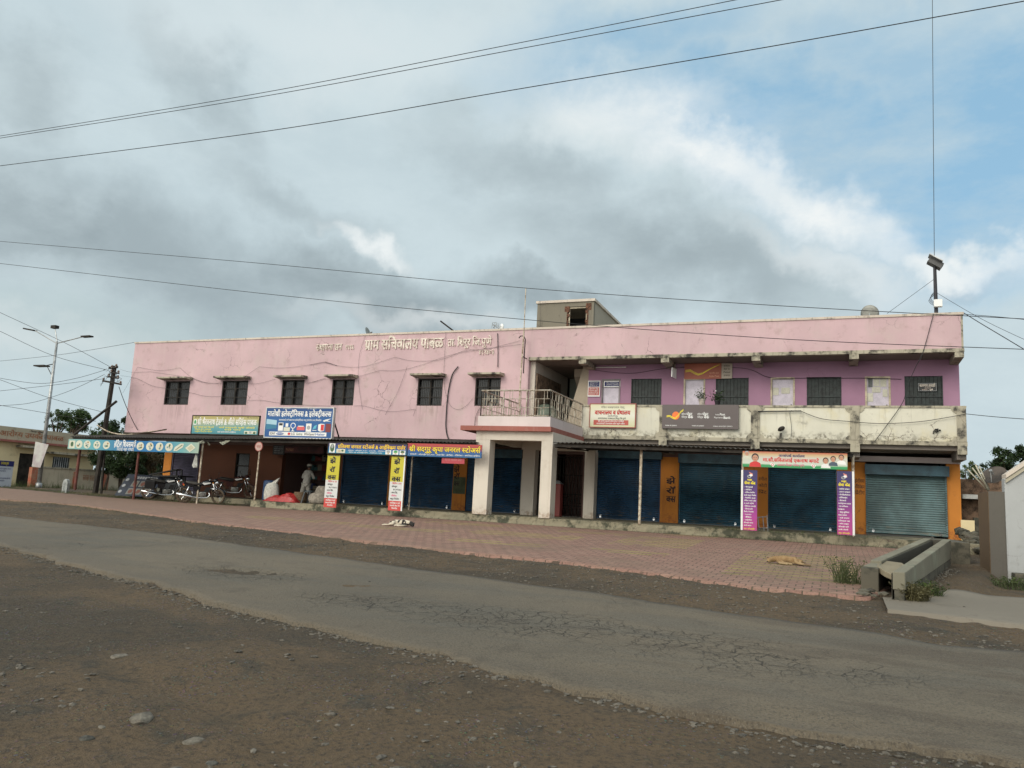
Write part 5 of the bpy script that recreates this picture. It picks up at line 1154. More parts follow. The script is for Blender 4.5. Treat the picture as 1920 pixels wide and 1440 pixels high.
# utility pole
UP = gp(178, 924); UY = UP[1]
ut = thing('utility_pole', 'leaning dark utility pole with short crossarms and tangled wires left of the building', 'utility pole', UP)
MB().tube([Vector(UP)-Vector((0, 0, .3)), p3(215, 686, UY)], [.13, .10], 8).build('pole', IRON, ut)
for (a_, b_, r) in (((193, 714), (227, 720.5), .045), ((203, 706), (222, 709), .04), ((208, 698), (223, 700), .035), ((205, 690), (220, 688), .05)): MB().bar(p3(*a_, UY-.12), p3(*b_, UY-.12), r*2).build('crossarm', IRON, ut)
ins = MB()
for q in ((194, 712), (226, 718), (204, 704), (221, 707), (209, 696), (222, 698), (210, 688), (218, 686)): c_ = p3(*q, UY-.14); ins.lathe([(.0, -.05), (.05, -.05), (.03, 0), (.06, .03), (.03, .09), (0, .1)], c_, 8)
ins.build('insulators', M('insulator_porcelain', (.20, .14, .11), .3), ut)
MB().tube([p3(219, 752, UY-.1), p3(139, 815, UY-.9)], .06, 6).build('stay_pipe', IRON, ut)
tg = MB()
for k in range(14):
    a_ = Vector((random.uniform(198, 222), random.uniform(690, 712), 0)); pts = []
    for q in range(5): pts.append(p3(a_.x, a_.y, UY-.2-random.random()*.3)); a_ += Vector((random.uniform(-7, 7), random.uniform(-3, 9), 0))
    tg.tube(pts, .009, 4)
tg.build('wire_tangle', WIRE, ut)
SP = gp(190.5, 924.5); MB().tube([Vector(SP)-Vector((0, 0, .2)), p3(196.5, 838, SP[1])], .055, 6).build('stall_post', IRON, label='thin dark post just right of the leaning utility pole foot', cat='post')
ms = gp(122.5, 922); q = MB(); q.prism([(ms[0]-.16, ms[2]-.1), (ms[0]+.16, ms[2]-.1), (ms[0]+.16, ms[2]+.42), (ms[0]+.11, ms[2]+.55), (ms[0], ms[2]+.6), (ms[0]-.11, ms[2]+.55), (ms[0]-.16, ms[2]+.42)], ms[1]-.08, ms[1]+.08)
q.build('milestone', TEALP, bevel=.01, label='small round-topped grey milestone beside the leftmost red canopy post', cat='milestone')
# leaning menu board
mbY = -2.2
t1 = thing('menu_board', 'dark menu board with food pictures leaning at a slant behind the motorcycles', 'board', gp(250, 936))
cn = [p3(214, 929, -2.6), p3(282, 931.5, -2.6), p3(308, 893, -1.9), p3(241, 888.5, -1.9)]
dv = Vector((0, .04, .0)); 
MB().add(cn+[v+dv for v in cn], [(0, 1, 2, 3), (4, 7, 6, 5), (0, 4, 5, 1), (1, 5, 6, 2), (2, 6, 7, 3), (3, 7, 4, 0)]).build('panel', M('menu_board_blue', (.022, .030, .055), .5, var=.5, scale=3), t1)
def on(u, v, l=1): return cn[0].lerp(cn[1], u).lerp(cn[3].lerp(cn[2], u), v)-Vector((0, .006*l, 0))
q = MB(); mats_ = [fm('menu_pale', (.17, .17, .15)), fm('menu_food', (.15, .05, .03)), GRY]
for i in range(3):
    for j in range(2):
        u, v = .27+i*.22, .08+j*.35; q.add([on(u, v), on(u+.18, v), on(u+.18, v+.28), on(u, v+.28)], [(0, 1, 2, 3)], 0)
        q.add([on(u+.09+.06*math.cos(t_*.785), v+.14+.10*math.sin(t_*.785), 2) for t_ in range(8)], [tuple(range(8))], 1)
for i in range(3): q.add([on(.08+.05*math.cos(t_*.785), .2+i*.27+.07*math.sin(t_*.785)) for t_ in range(8)], [tuple(range(8))], 2)
for i in range(9): q.add([on(.25+i*.07, .80), on(.30+i*.07, .80), on(.31+i*.07, .90), on(.25+i*.07, .92)], [(0, 1, 2, 3)], 2)
q.build('picture', mats_, t1)
# black iron table behind the bikes
tb = thing('iron_table', 'black iron table frame standing behind the parked motorcycles', 'table', p3(322, 930, -1.4))
k = [(278, 889), (331, 879.5), (341, 881), (340, 892)]
MB().hexa([p3(279, 891, -2.0), p3(332, 881, -2.0), p3(341, 881.5, -1.2), p3(290, 890, -1.2)], [p3(279, 889, -2.0), p3(332, 879, -2.0), p3(341, 879.5, -1.2), p3(290, 888, -1.2)]).build('table_top', BLACKP, tb)
MB().bar(p3(300, 893, -1.9), p3(348, 893.5, -1.9), .9, .05).build('shelf', BLACKP, tb)
for a_, b_ in (((331, 880), (331, 925)), ((341, 881), (341, 925)), ((347, 893), (347, 928)), ((304, 890), (304, 924))): MB().bar(p3(*a_, -1.9), p3(*b_, -1.9), .05).build('leg', BLACKP, tb)
q = MB(); a_, b_ = p3(347, 894, -1.95), p3(300, 925, -1.95); q.box(b_.x, a_.x, -1.95, -1.9, b_.z, a_.z-.02); q.build('apron', M('dark_table_apron', (.03, .035, .04), .6), tb)
# cloth hanging on the canopy post
q = MB(); L_ = [(366, 852), (364, 860), (361.5, 868), (360, 873), (362.5, 877), (366, 875)]
for i, (px, py) in enumerate(L_):
    a_ = p3(px, py, -3.84); b_ = p3(369.5, py, -3.80-.05*(i % 2)); q.v += [tuple(a_), tuple(b_), tuple(b_+Vector((0, .03, 0))), tuple(a_+Vector((0, .03, 0)))]
for i in range(len(L_)-1):
    for k_ in range(4): q.f.append((i*4+k_, i*4+(k_+1) % 4, i*4+4+(k_+1) % 4, i*4+4+k_)); q.m.append(0)
q.f += [(0, 3, 2, 1), (20, 21, 22, 23)]; q.m += [0, 0]
q.build('hanging_cloth', M('dirty_white_cloth', (.45, .45, .42), .9, var=.3), label='dirty white cloth hanging on the canopy post above the motorcycles', cat='cloth')
# round sign on its pole
px_ = p3(492.5, 838, -3.7); t1 = thing('round_sign', 'small round red and white sign at the top of a pale post', 'sign', (px_.x, -3.9, px_.z))
MB().lathe([(0, 0), (.16, 0), (.16, .03), (0, .03)], (px_.x, -3.93, px_.z), 18, ax='y').build('panel', fm('pale_rose', (.48, .34, .30)), t1)
MB().lathe([(.155, 0), (.18, 0), (.18, .035), (.155, .035)], (px_.x, -3.935, px_.z), 18, ax='y').build('rim', fm('rim_red', (.4, .12, .1)), t1)
txt('थांबा', t1, px_.x-.10, px_.x+.10, px_.z-.05, px_.z+.04, -3.936, fm('rim_red', (.4, .12, .1)), .0)
MB().tube([(px_.x, -3.85, px_.z), (px_.x-.02, -3.85, ZFL)], .03, 6).build('pole', PALEPOST, t1)

# ================================================================== TREES AND PLANTS
BARK = M('bark', (.09, .065, .045), .95, var=.5)
def leafmat(name, c, tr=.35):
    m, tt = newmat(name); p = P(tt); v = tt.n('TexWhiteNoise', 0, Vector=tt.vm('FLOOR', tt.vm('MULTIPLY', p, (5., 5., 5.))))
    cc = tt.mix(v, tuple(x*.55 for x in c), tuple(x*1.45 for x in c)); cc = tt.mix(tt.step(tt.noise(p, .5, 3), .4, .65), cc, tuple(x*.7 for x in c))
    d = tt.n('BsdfPrincipled', Base_Color=cc, Roughness=.6); t_ = tt.n('BsdfTranslucent', Color=cc)
    tt.t.links.new(tt.n('MixShader', i0=tr, i1=d, i2=t_), tt.n('OutputMaterial', None).inputs[0]); return m
LEAF = [leafmat('leaf_deep_green', (.032, .060, .018)), leafmat('leaf_mid_green', (.055, .095, .025)), leafmat('leaf_yellow_green', (.09, .125, .035)), leafmat('grass_green', (.075, .105, .03)), leafmat('dry_grass', (.13, .115, .05)), leafmat('pale_weed_green', (.125, .15, .06))]
def leaf(mb, c, s, nrm=None):
    a = Vector((random.gauss(0, 1), random.gauss(0, 1), random.gauss(0, .7))).normalized(); b = a.cross(Vector((random.gauss(0, 1), random.gauss(0, 1), random.gauss(0, 1)))).normalized()
    L, w_ = s*random.uniform(.7, 1.3), s*random.uniform(.3, .55)
    mb.add([c-a*L*.5, c+b*w_*.5, c+a*L*.5, c-b*w_*.5], [(0, 1, 2, 3)])
def tree(label, base, h, cr, n, ls, lm, group='trees beyond the buildings', shape_=1., clumps=26, cfrac=.55, kind='tree'):
    base = Vector(base); t_ = thing(kind, label, 'tree' if kind == 'tree' else 'bush', base, group=group)
    tr_ = MB(); top = base+Vector((random.uniform(-.3, .3), 0, h*(1-cfrac*.8)))
    tr_.tube([base-Vector((0, 0, .2)), base.lerp(top, .5)+Vector((.1, 0, 0)), top], [h*.035, h*.027, h*.02], 7)
    cs = []; cc = base+Vector((0, 0, h-cr*shape_))
    for i in range(clumps):
        d = Vector((random.gauss(0, 1), random.gauss(0, 1), random.gauss(0, 1))).normalized()*random.uniform(.35, 1.)**.6
        c_ = cc+Vector((d.x*cr, d.y*cr, d.z*cr*shape_)); cs.append((c_, cr*random.uniform(.16, .34)))
        if i % 3 == 0: tr_.tube([top-Vector((0, 0, h*.1)), top.lerp(c_, .5)+Vector((0, 0, .1)), c_], [h*.014, h*.009, h*.003], 5)
    tr_.build('trunk', BARK, t_)
    cw_ = MB()
    for i in range(n):
        c_, r = random.choice(cs); d = Vector((random.gauss(0, 1), random.gauss(0, 1), random.gauss(0, .8))).normalized()*r*random.uniform(.3, 1.15); leaf(cw_, c_+d, ls)
    cw_.build('crown', lm, t_); return t_
def ptree(label, px, ptop, pbase, wpx, Y, n, lm, **k):
    tb_, tt_ = p3(px, pbase, Y), p3(px, ptop, Y); dep = (tb_-Vector((0, -CD, EYE))).dot(fw); cr = wpx/2*dep/F
    base = Vector((tb_.x, Y, min(tb_.z, .3))); h = tt_.z-base.z
    return tree(label, base, h, min(cr, h*.55), n, cr*.16, lm, shape_=k.pop('shape_', .8), **k)
ptree('bushy green tree rising behind the cream building', 122, 766, 900, 62, 24, 3600, LEAF[1])
ptree('small tree with upright shoots at the left end behind the cream building', 92, 764, 900, 40, 26, 1900, LEAF[1], shape_=1.1)
ptree('dense dark tree between the utility pole and the pink wall', 222, 772, 905, 78, 9, 6500, LEAF[0], shape_=1.)
ptree('low dark tree crown seen just left of the leaning utility pole', 178, 806, 905, 60, 14, 3200, LEAF[1], shape_=.9)
ptree('dark shrubby tree seen under the food stall sign', 232, 838, 915, 70, 5, 5200, LEAF[0], shape_=.85)
ptree('dark tree seen under the food stall sign beside the compound wall', 196, 836, 912, 60, 7, 4200, LEAF[0], shape_=.85)
ptree('dry reddish-green shrub near the orange pier under the food stall sign', 280, 845, 905, 46, 6, 2600, leafmat('leaf_dry', (.11, .085, .04)), shape_=.85)
ptree('loose light green tree beyond the alley next to the orange pier', 1822, 866, 965, 44, 26, 2400, LEAF[2], shape_=.9)
ptree('dark layered tree behind the white gable wall', 1903, 836, 965, 66, 18, 4600, LEAF[0], shape_=.7)
ptree('dark spreading tree behind the satellite dish, left of the white gable wall', 1868, 862, 965, 44, 20, 2600, LEAF[0], shape_=.6)
ptree('leafy creeper mass hanging over the alley wall', 1827, 941, 1000, 34, 3.4, 2600, LEAF[1], shape_=.9, kind='bush', group='bushes')
ptree('tall dark tree mass behind the stall, left of the building corner', 262, 832, 925, 95, 15, 5500, LEAF[0], shape_=1.)
for i_, (px, w__) in enumerate(((214, 46), (246, 44), (276, 40), (298, 34))):
    ptree(['low dark bush behind the compound wall, leftmost under the stall sign', 'low dark bush behind the wall, second under the stall sign', 'low bush behind the leaning menu board', 'low bush beside the orange pier at the left end of the building'][i_], px, 858, 925, w__, 9+i_, 2600, LEAF[0], shape_=.9, kind='bush', group='bushes')
# grass along the edges: uncountable
def blades(mb, x, y, z, n, h, sp, lean=.5):
    for _ in range(n):
        a = random.uniform(0, 6.28); r = sp*math.sqrt(random.random()); bx, by_ = x+r*math.cos(a), y+r*math.sin(a); hh = h*random.uniform(.4, 1.15)
        dx, dy = random.gauss(0, lean)*hh, random.gauss(0, lean)*hh; w_ = .003+hh*.010; a2 = random.uniform(0, 3.14); wx, wy = w_*math.cos(a2), w_*math.sin(a2)
        mb.add([(bx-wx, by_-wy, z), (bx+wx, by_+wy, z), (bx+dx*.45+wx*.7, by_+dy*.45+wy*.7, z+hh*.6), (bx+dx*.45-wx*.7, by_+dy*.45-wy*.7, z+hh*.6), (bx+dx, by_+dy, z+hh)], [(0, 1, 2, 3), (3, 2, 4)])
gb = MB(); gd_ = MB()
for i in range(420):
    x = random.uniform(-42, -21.5); y = lerp_poly(PF, x)+random.uniform(-.05, .25)+(.0 if x > -28 else random.uniform(0, 1.2)); blades(gb if random.random() < .7 else gd_, x, y, gz(x, y)-.03, 9, random.uniform(.05, .16), .25)
for i in range(160):
    x = random.uniform(-3.5, 1.2); blades(gb, x, YPL-.03+random.uniform(-.12, .06), gz(x, -3.7)-.01 if random.random() < .6 else ZFL, 6, random.uniform(.04, .12), .14)
for i in range(60):
    x = random.uniform(-20, -3.5); blades(gb, x, YPL-.08, gz(x, -3.7)-.01, 5, random.uniform(.03, .08), .08)
for i in range(240):
    x = random.uniform(-30, -14); y = lerp_poly(PN, x)+random.gauss(-.08, .12); blades(gb if random.random() < .5 else gd_, x, y, gd(x, y)+.0, 7, random.uniform(.02, .07), .2)
for i in range(150):
    x, y = random.uniform(-3., .3), random.uniform(-12.5, -5); blades(gb, x, y, gz(x, y)+.0, 3, random.uniform(.015, .045), .05)
for i in range(120):
    x, y = XW+random.uniform(.1, 1.4), random.uniform(-2, 9); blades(gb, x, y, gz(x, y)-.05, 12, random.uniform(.15, .45), .3)
gb.build('grass', LEAF[3], kind='stuff', label='short green weeds along the plinth, paving edge and left verge', cat='grass')
gd_.build('dry_grass', LEAF[4], kind='stuff', label='dry yellowish grass among the weeds of the left verge', cat='grass')
def weed(label, px, py, h, n, sp, lm=LEAF[3], z=None):
    x, y, z_ = gp(px, py); t_ = thing('weed_clump', label, 'weeds', (x, y, z_), group='weed clumps')
    b_ = MB(); blades(b_, x, y, z_-.03 if z is None else z, n, h, sp, .35); b_.build('blades', lm, t_)
    s_ = MB()
    for _ in range(n//5):
        a = random.uniform(0, 6.28); r = sp*random.random(); bx, by_ = x+r*math.cos(a), y+r*math.sin(a); top = Vector((bx+random.gauss(0, .12), by_+random.gauss(0, .1), z_+h*random.uniform(.7, 1.1)))
        s_.tube([(bx, by_, z_), top], [.004, .002], 4)
        for q in range(14): leaf(s_, Vector((bx, by_, z_)).lerp(top, random.uniform(.2, 1))+Vector((random.gauss(0, .03), random.gauss(0, .03), 0)), .05)
    s_.build('stems', lm, t_)
weed('tall feathery green weeds left of the broken drain trough', 1588, 1094, .44, 110, .24, LEAF[5]); weed('thick grass growing against the outer side of the drain trough', 1712, 1126, .26, 260, .22, LEAF[4])
weed('second tuft of grass further along the outer side of the drain trough', 1745, 1117, .22, 160, .18, LEAF[3]); weed('small green plant inside the broken mouth of the drain trough', 1662, 1098, .30, 200, .14)
weed('dark weeds at the foot of the grey wall and stone steps', 1893, 1102, .20, 130, .35, LEAF[3])

# ================================================================== DRAIN TROUGH AND RIGHT SIDE
dt = thing('drain_trough', 'raised concrete drain trough with a broken front end beside the paved yard', 'drain', (xFR, YF, f0[2]))
def seg(xa0, xa1, xb0, xb1, y0, y1, za, zb, ba, bb, m=CONC, nm='side_wall', **k):
    w = MB(); w.hexa([(xa0, y0, ba), (xa1, y0, ba), (xb1, y1, bb), (xb0, y1, bb)], [(xa0, y0, za), (xa1, y0, za), (xb1, y1, zb), (xb0, y1, zb)]); return w.build(nm, m, dt, bevel=.012, **k)
th = .17; bz = -1.4
seg(xFR-th, xFR, xBR-th, xBR, YF, YB, zFT, zBT, zFT-.26, zBT-.42); 
seg(xFR-th+.02, xFR-.012, xBR-th+.02, xBR-.012, YF+.01, YB, zFT-.261, zBT-.421, bz, bz, RUBBLE, 'rubble_base')
y2 = YF+1.0
xL2 = atY(1620, 1058, y2)[0]
xl = lambda y: xL2+(xBL-xL2)*(y-y2)/(YB-y2); zl = lambda y: zFT+(zBT-zFT)*(y-YF)/(YB-YF)
INN = wallmat('shade_dark_concrete', (.06, .055, .042), (.02, .022, .016), .8, .6, cracks=.5)  # stained concrete, darkened to carry the shade inside the trough
seg(xl(y2+.5), xl(y2+.5)+th, xBL, xBL+th, y2+.5, YB, zl(y2+.5), zBT, bz, bz)
seg(xl(y2+.5)+th+.002, xl(y2+.5)+th+.012, xBL+th+.002, xBL+th+.012, y2+.55, YB-.16, zl(y2+.5)-.03, zBT-.04, bz, bz, INN, 'inner_face')
seg(xFR-th-.012, xFR-th-.002, xBR-th-.012, xBR-th-.002, YF+.05, YB-.16, zFT-.03, zBT-.04, bz, bz, INN, 'inner_face')
seg(xBL+th, xBR-th, xBL+th, xBR-th, YB-.15, YB, zBT-.02, zBT-.02, bz, bz, INN)
seg(xl(y2)-.05, xl(y2)+th+.04, xl(y2+.5)-.02, xl(y2+.5)+th+.02, y2-.05, y2+.498, zl(y2)-.07, zl(y2)-.06, bz, bz, RUBBLE, 'broken_end_block')
seg(xl(y2)-.02, xl(y2)+th+.05, xl(y2+.5), xl(y2+.5)+th, y2+.08, y2+.499, zl(y2)-.058, zl(y2)-.02, zl(y2)-.069, zl(y2)-.05, CONC, 'cap')
xa4 = xl(y2)+th+.03; w = MB()
sp4 = [(xa4, y2+.12, -.04), (xa4+.10, y2-.18, -.10), (xa4+.30, y2-.42, -.17), (xa4+.43, y2-.20, -.15), (xa4+.50, y2+.35, -.06), (xa4+.42, y2+.9, .0), (xa4+.05, y2+1.0, .02)]
nq = len(sp4); w.add([(x, y, zl(y2)+z) for x, y, z in sp4]+[(x-.01, y+.02, zl(y2)+z-.09) for x, y, z in sp4], [tuple(range(nq)), tuple(range(2*nq-1, nq-1, -1))]+[(i, i+nq, (i+1) % nq+nq, (i+1) % nq) for i in range(nq)])
w.build('broken_slab', wallmat('tan_broken_slab', (.25, .21, .14), (.10, .085, .06), .6, .3, cracks=.4), dt, bevel=.012)
seg(xl(YF)+.1, xFR-th, xBL+th, xBR-th, YF+.2, YB-.15, gz(.2, YF)-.06, -.65, bz, bz, BLACK, 'channel_bed')  # black bed: the channel's inner shade is put into its colour
q = gp(1650, 1100); w = MB()
for _ in range(9): pebble(w, xFR-.45+random.uniform(-.22, .2), YF+random.uniform(.1, .7), gz(xFR-.5, YF)-.0+random.uniform(0, .06), random.uniform(.05, .12))
w.build('rubble_heap', RUBBLE, label='heap of rubble in the broken mouth of the drain trough', cat='rubble')
x_, y_, z_ = gp(1641, 1093); w = MB()
vs = [(x_+random.uniform(-.14, .14), y_+random.uniform(-.1, .1), z_+random.uniform(.04, .16)) for _ in range(9)]; w.add(vs, [(0, 1, 2), (2, 3, 4), (4, 5, 6), (6, 7, 8), (0, 4, 8), (1, 5, 7)]); w.build('crumpled_wrapper', fm('wrapper_cream', (.5, .43, .27)), label='crumpled cream wrapper among the rubble in the trough mouth', cat='litter')
# dark low wall right of trough
Yd = -7.0; a_, za_ = atY(1786, 1016, Yd); b_, _z = atY(1819, 1019, Yd)
w = MB().box(a_-.3, b_, Yd, Yd+3.4, -1.5, za_); w.build('retaining_wall', RUBBLE, bevel=.02, label='dark mossy rubble wall between the drain trough and the alley', cat='wall')
# grey pillar-like wall + white gable
Yw = -8.5; a_, za_ = atY(1853, 921, Yw); b_, _z = atY(1884, 921, Yw); al = atY(1838.5, 925, Yw+1.1)[0]
gw_ = thing('alley_wall', 'tall damp grey wall end with an ochre side at the alley mouth', 'wall', (a_, Yw, -1))
w = MB().box(a_, b_+.05, Yw, Yw+.02, -1.7, za_); w.box(a_, b_+.05, Yw+.02, Yw+1.3, -1.7, za_-.002); w.build('wall', GREYP, gw_)
q = MB().box(a_-.012, a_-.001, Yw+.01, Yw+1.29, -1.7, za_-.01); q.hexa([(al, Yw+1.1, -1.7), (a_-.014, Yw+.05, -1.7), (a_-.014, Yw+1.3, -1.7), (al, Yw+1.3, -1.7)], [(al, Yw+1.1, za_-.05), (a_-.014, Yw+.05, za_-.01), (a_-.014, Yw+1.3, za_-.01), (al, Yw+1.3, za_-.05)]); q.build('side_face', MUD, gw_)
Yg = -8.53; gx, gzt = atY(1883, 898, Yg); gx2, gzt2 = atY(1920, 873.5, Yg); gs = (gzt2-gzt)/(gx2-gx); xe = gx+3.6
wh = thing('white_building', 'whitewashed gable wall of a low building at the right edge', 'building', (gx+2, Yg, -1))
MB().prism([(gx, -1.1), (gx+7.2, -1.1), (gx+7.2, gzt), (xe, gzt+gs*3.6), (gx, gzt)], Yg, Yg+.32).build('wall', WHITEW, wh)
for k_, (dz_, dy_) in enumerate(((0, .0), (-.10, .03))):
    c_ = MB(); h_ = .085
    for (xa_, za2, xb_, zb2) in ((gx+.02, gzt+.02*gs, xe, gzt+gs*3.6), (xe, gzt+gs*3.6, gx+7.26, gzt-.06*gs)):
        c_.hexa([(xa_, Yg-.09+dy_, za2+dz_), (xb_, Yg-.09+dy_, zb2+dz_), (xb_, Yg+.40, zb2+dz_), (xa_, Yg+.40, za2+dz_)], [(xa_, Yg-.09+dy_, za2+dz_+h_), (xb_, Yg-.09+dy_, zb2+dz_+h_), (xb_, Yg+.40, zb2+dz_+h_), (xa_, Yg+.40, za2+dz_+h_)])
    c_.build('gable_coping', WORN if k_ else COPING, wh)
sg = gp(1905, 1092)
w = MB().box(gx+.06, gx+4, Yg-.42, Yg-.004, -1.4, atY(1900, 1075, Yg-.4)[1]); w.box(gx+.4, gx+4, Yg-.8, Yg-.425, -1.4, atY(1910, 1093, Yg-.8)[1]); w.build('stone_steps', RUBBLE, wh, bevel=.015)
# alley background
w = MB(); Yq = 2.5; xa_, z1_ = atY(1806, 898, Yq); xb_, _ = atY(1850, 898, Yq); w.box(xa_-.1, xb_+3.5, Yq, Yq+.3, -1.2, z1_); o_ = w.build('brick_wall', M('old_brick_wall', (.16, .10, .065), .95, var=.5, scale=5), label='old brown brick wall top seen at the end of the alley', cat='wall')
w = MB(); w.box(xa_-.1, xb_+1.5, Yq-.5, Yq-.01, atY(1820, 936, Yq)[1], atY(1820, 928, Yq)[1]); w.build('tin_roof', M('pale_tin_roof', (.45, .45, .43), .5, .3, .3), label='pale tin roof edge under the old brick wall in the alley', cat='roof')
Yq = 1.5; xa_, z1_ = atY(1808, 975, Yq); xb_, z0_ = atY(1829, 1030, Yq)
MB().box(xa_-.1, xb_, Yq, Yq+.3, -1.2, z1_).build('yellow_wall', CREAMB, label='dull yellow wall piece at the back of the alley', cat='wall')
MB().box(xb_+.002, xb_+1.6, Yq+.1, Yq+.4, -1.2, z1_+.1).build('stone_wall', RUBBLE, label='dark stone wall at the back of the alley', cat='wall')
Yq = -2; q = MB()
for _ in range(70):
    x = atY(random.uniform(1822, 1846), 1040, Yq)[0]; y = random.uniform(-4.5, 1.); pebble(q, x, y, gz(x, y)+.25*sm(-4.5, 1, y)+random.uniform(-.05, .15), random.uniform(.08, .2), flat=.8)
q.build('rubble_pile', RUBBLE, label='pile of dark rubble blocking the narrow alley', cat='rubble')
# bundle of pale tubes
q = [((1853, 919), (1829, 871)), ((1854, 919), (1832, 878)), ((1855, 919), (1823, 877)), ((1852.5, 920), (1814, 880)), ((1855, 918), (1836, 874))]
tb_ = thing('tube_bundle', 'bundle of pale old tubes leaning out from the top of the alley wall', 'tubes', p3(1853, 920, -8.2))
for i, (a, b) in enumerate(q): MB().tube([p3(*a, -8.1+i*.03), p3(*b, -8.1+i*.03)], .015, 8).build('tube', M('old_tube_plastic', (.42, .39, .30), .5), tb_, smooth=True)
def dish(label, px, py, wpx, Y, nrm, mat, ry=None, mast=.5):
    c_ = p3(px, py, Y); dep = (c_-Vector((0, -CD, EYE))).dot(fw); r = wpx/2*dep/F; n_ = Vector(nrm).normalized()
    rot = n_.to_track_quat('Z', 'Y').to_matrix(); t_ = thing('satellite_dish', label, 'satellite dish', (c_.x, c_.y, c_.z-r-mast), group='satellite dishes')
    mb = MB(); nn = 24; prof = [(0, -.09*r), (.35*r, -.08*r), (.7*r, -.045*r), (r, 0), (r*1.02, -.01*r), (.7*r, -.06*r), (.35*r, -.095*r), (0, -.105*r)]
    mb.lathe(prof, (0, 0, 0), nn); mb.v = [tuple(c_+rot @ Vector(v)) for v in mb.v]; mb.build('reflector', mat, t_, smooth=True)
    a_ = MB(); f_ = c_+n_*r*.9-Vector((0, 0, r*.25)); a_.tube([c_-rot @ Vector((0, r*.9, 0)), f_], .012, 5); a_.build('feed_arm', GALV, t_); MB().tube([f_, f_-n_*.12], .035, 8).build('feed_horn', GALV, t_)
    MB().tube([c_-n_*.15*r, c_-n_*.2*r-Vector((0, 0, r*.4)), (c_.x-n_.x*.3*r, c_.y-n_.y*.3*r, c_.z-r-mast)], .022, 6).build('mast', GALV, t_)
DG = M('dish_grey', (.34, .34, .31), .5, var=.2)
dish('grey satellite dish on the roof near the right end', 1631, 588, 32, 1.6, (.25, .9, .35), DG, mast=.5)
dish('small satellite dish on the roof above the wall lettering', 690, 623, 20, 1.6, (.95, .1, .3), DG, mast=.5)
dish('dark rusty satellite dish on top of the alley wall', 1864, 890, 43, -8.0, (-.45, -.75, .75), M('dish_rust', (.07, .055, .045), .7, var=.4), mast=-.12)
# ================================================================== ROOF AND WALL FITTINGS
def top(name, mb, mat, label, cat, **k): return mb.build(name, mat, label=label, cat=cat, **k)
Ym = .6
mt = thing('roof_mast', 'dark mast with tilted panel and grey box on the roof at the right end', 'mast', p3(1756, 592, Ym))
MB().tube([p3(1756, 600, Ym), p3(1754.5, 560, Ym), p3(1752.5, 497, Ym)], [.06, .06, .05], 8).build('pole', M('mast_dark', (.03, .028, .035), .6), mt)
a_, b_ = p3(1741, 488, Ym), p3(1766, 501, Ym); MB().bar(a_, b_, .34, .20).build('panel', M('panel_grey', (.10, .10, .10), .5), mt, bevel=.01); MB().bar(a_+Vector((0, -.12, .125)), b_+Vector((0, -.12, .125)), .45, .03).build('panel_hood', GALV, mt)
c_ = p3(1759, 568.5, Ym-.15); MB().box(c_.x-.13, c_.x+.12, c_.y-.08, c_.y+.08, c_.z-.13, c_.z+.12).build('equipment_box', WHITEP, mt, bevel=.01)
q = MB()
for k in range(4): q.tube([p3(1751, 548+k*2, Ym-.1)+Vector((-.10*math.sin(t_*.8)*(1+k*.2), 0, -.09*t_)) for t_ in range(5)], .007, 4)
q.build('cable_loops', WIRE, mt)
GW = 'power lines crossing the sky'
def wire(label, pts, Y, r=.008, sub=10, name='overhead_wire', group=None, cat='wire', mat=WIRE, top_=True, parent=None):
    """wire hung in the plane y=Y (or Y per point) through measured points; kinks at the nails it hangs from"""
    Ys = Y if isinstance(Y, (list, tuple)) else [Y]*len(pts); P_ = [p3(a, b, y) for (a, b), y in zip(pts, Ys)]; o_ = []
    nail = {i for i in range(1, len(pts)-1) if name == 'wall_cable' and pts[i][1] < pts[i-1][1]-1 and pts[i][1] < pts[i+1][1]-.5}
    for i in range(len(P_)-1):
        p0 = P_[max(i-1, 0) if i not in nail else i]; p1 = P_[i]; p2 = P_[i+1]; p3_ = P_[min(i+2, len(P_)-1) if i+1 not in nail else i+1]
        for k in range(sub):
            t_ = k/sub; o_.append(.5*((2*p1)+(p2-p0)*t_+(2*p0-5*p1+4*p2-p3_)*t_*t_+(3*p1-p0-3*p2+p3_)*t_**3))
    o_.append(P_[-1])
    if name == 'overhead_wire' and (group == GW or 'left of' in group): o_.insert(0, o_[0]+(o_[0]-o_[3]).normalized()*45)
    if (name == 'overhead_wire' and (group == GW or 'right end' in group)) or 'down to the right edge' in label: o_.append(o_[-1]+(o_[-1]-o_[-4]).normalized()*25)
    mb = MB().tube(o_, r, 5)
    return mb.build(name, mat, parent, label=label, cat=None if parent else cat, group=group)
wire('uppermost overhead power line, leaving the photo top centre-right', [(-60, 263), (0, 255), (480, 176), (960, 83), (1378, 0), (1500, -25)], -12, .009, group=GW)
wire('second overhead power line running just under the uppermost one', [(-60, 268), (0, 259), (480, 183), (960, 94), (1463, 0), (1560, -20)], -12.3, .009, group=GW)
wire('third overhead power line reaching the top right corner', [(-60, 319), (0, 311), (500, 246), (960, 169), (1440, 88), (1960, -5)], -13, .010, group=GW)
wire('fourth overhead line sloping gently down to the right above the roof', [(-60, 448), (0, 452.5), (480, 493), (960, 538), (1440, 572), (1920, 598), (1990, 602)], -8, .009, group=GW)
wire('lowest long overhead line crossing the front of the pink parapet', [(-60, 489), (0, 494), (480, 549), (960, 597), (1440, 634), (1920, 655), (1990, 657)], -8.3, .009, group=GW)
wire('thin vertical mast wire rising from the roof mast out of the photo', [(1752, 497), (1750, 250), (1748, -30)], Ym-.1, .010, name='mast_wire', cat='wire')
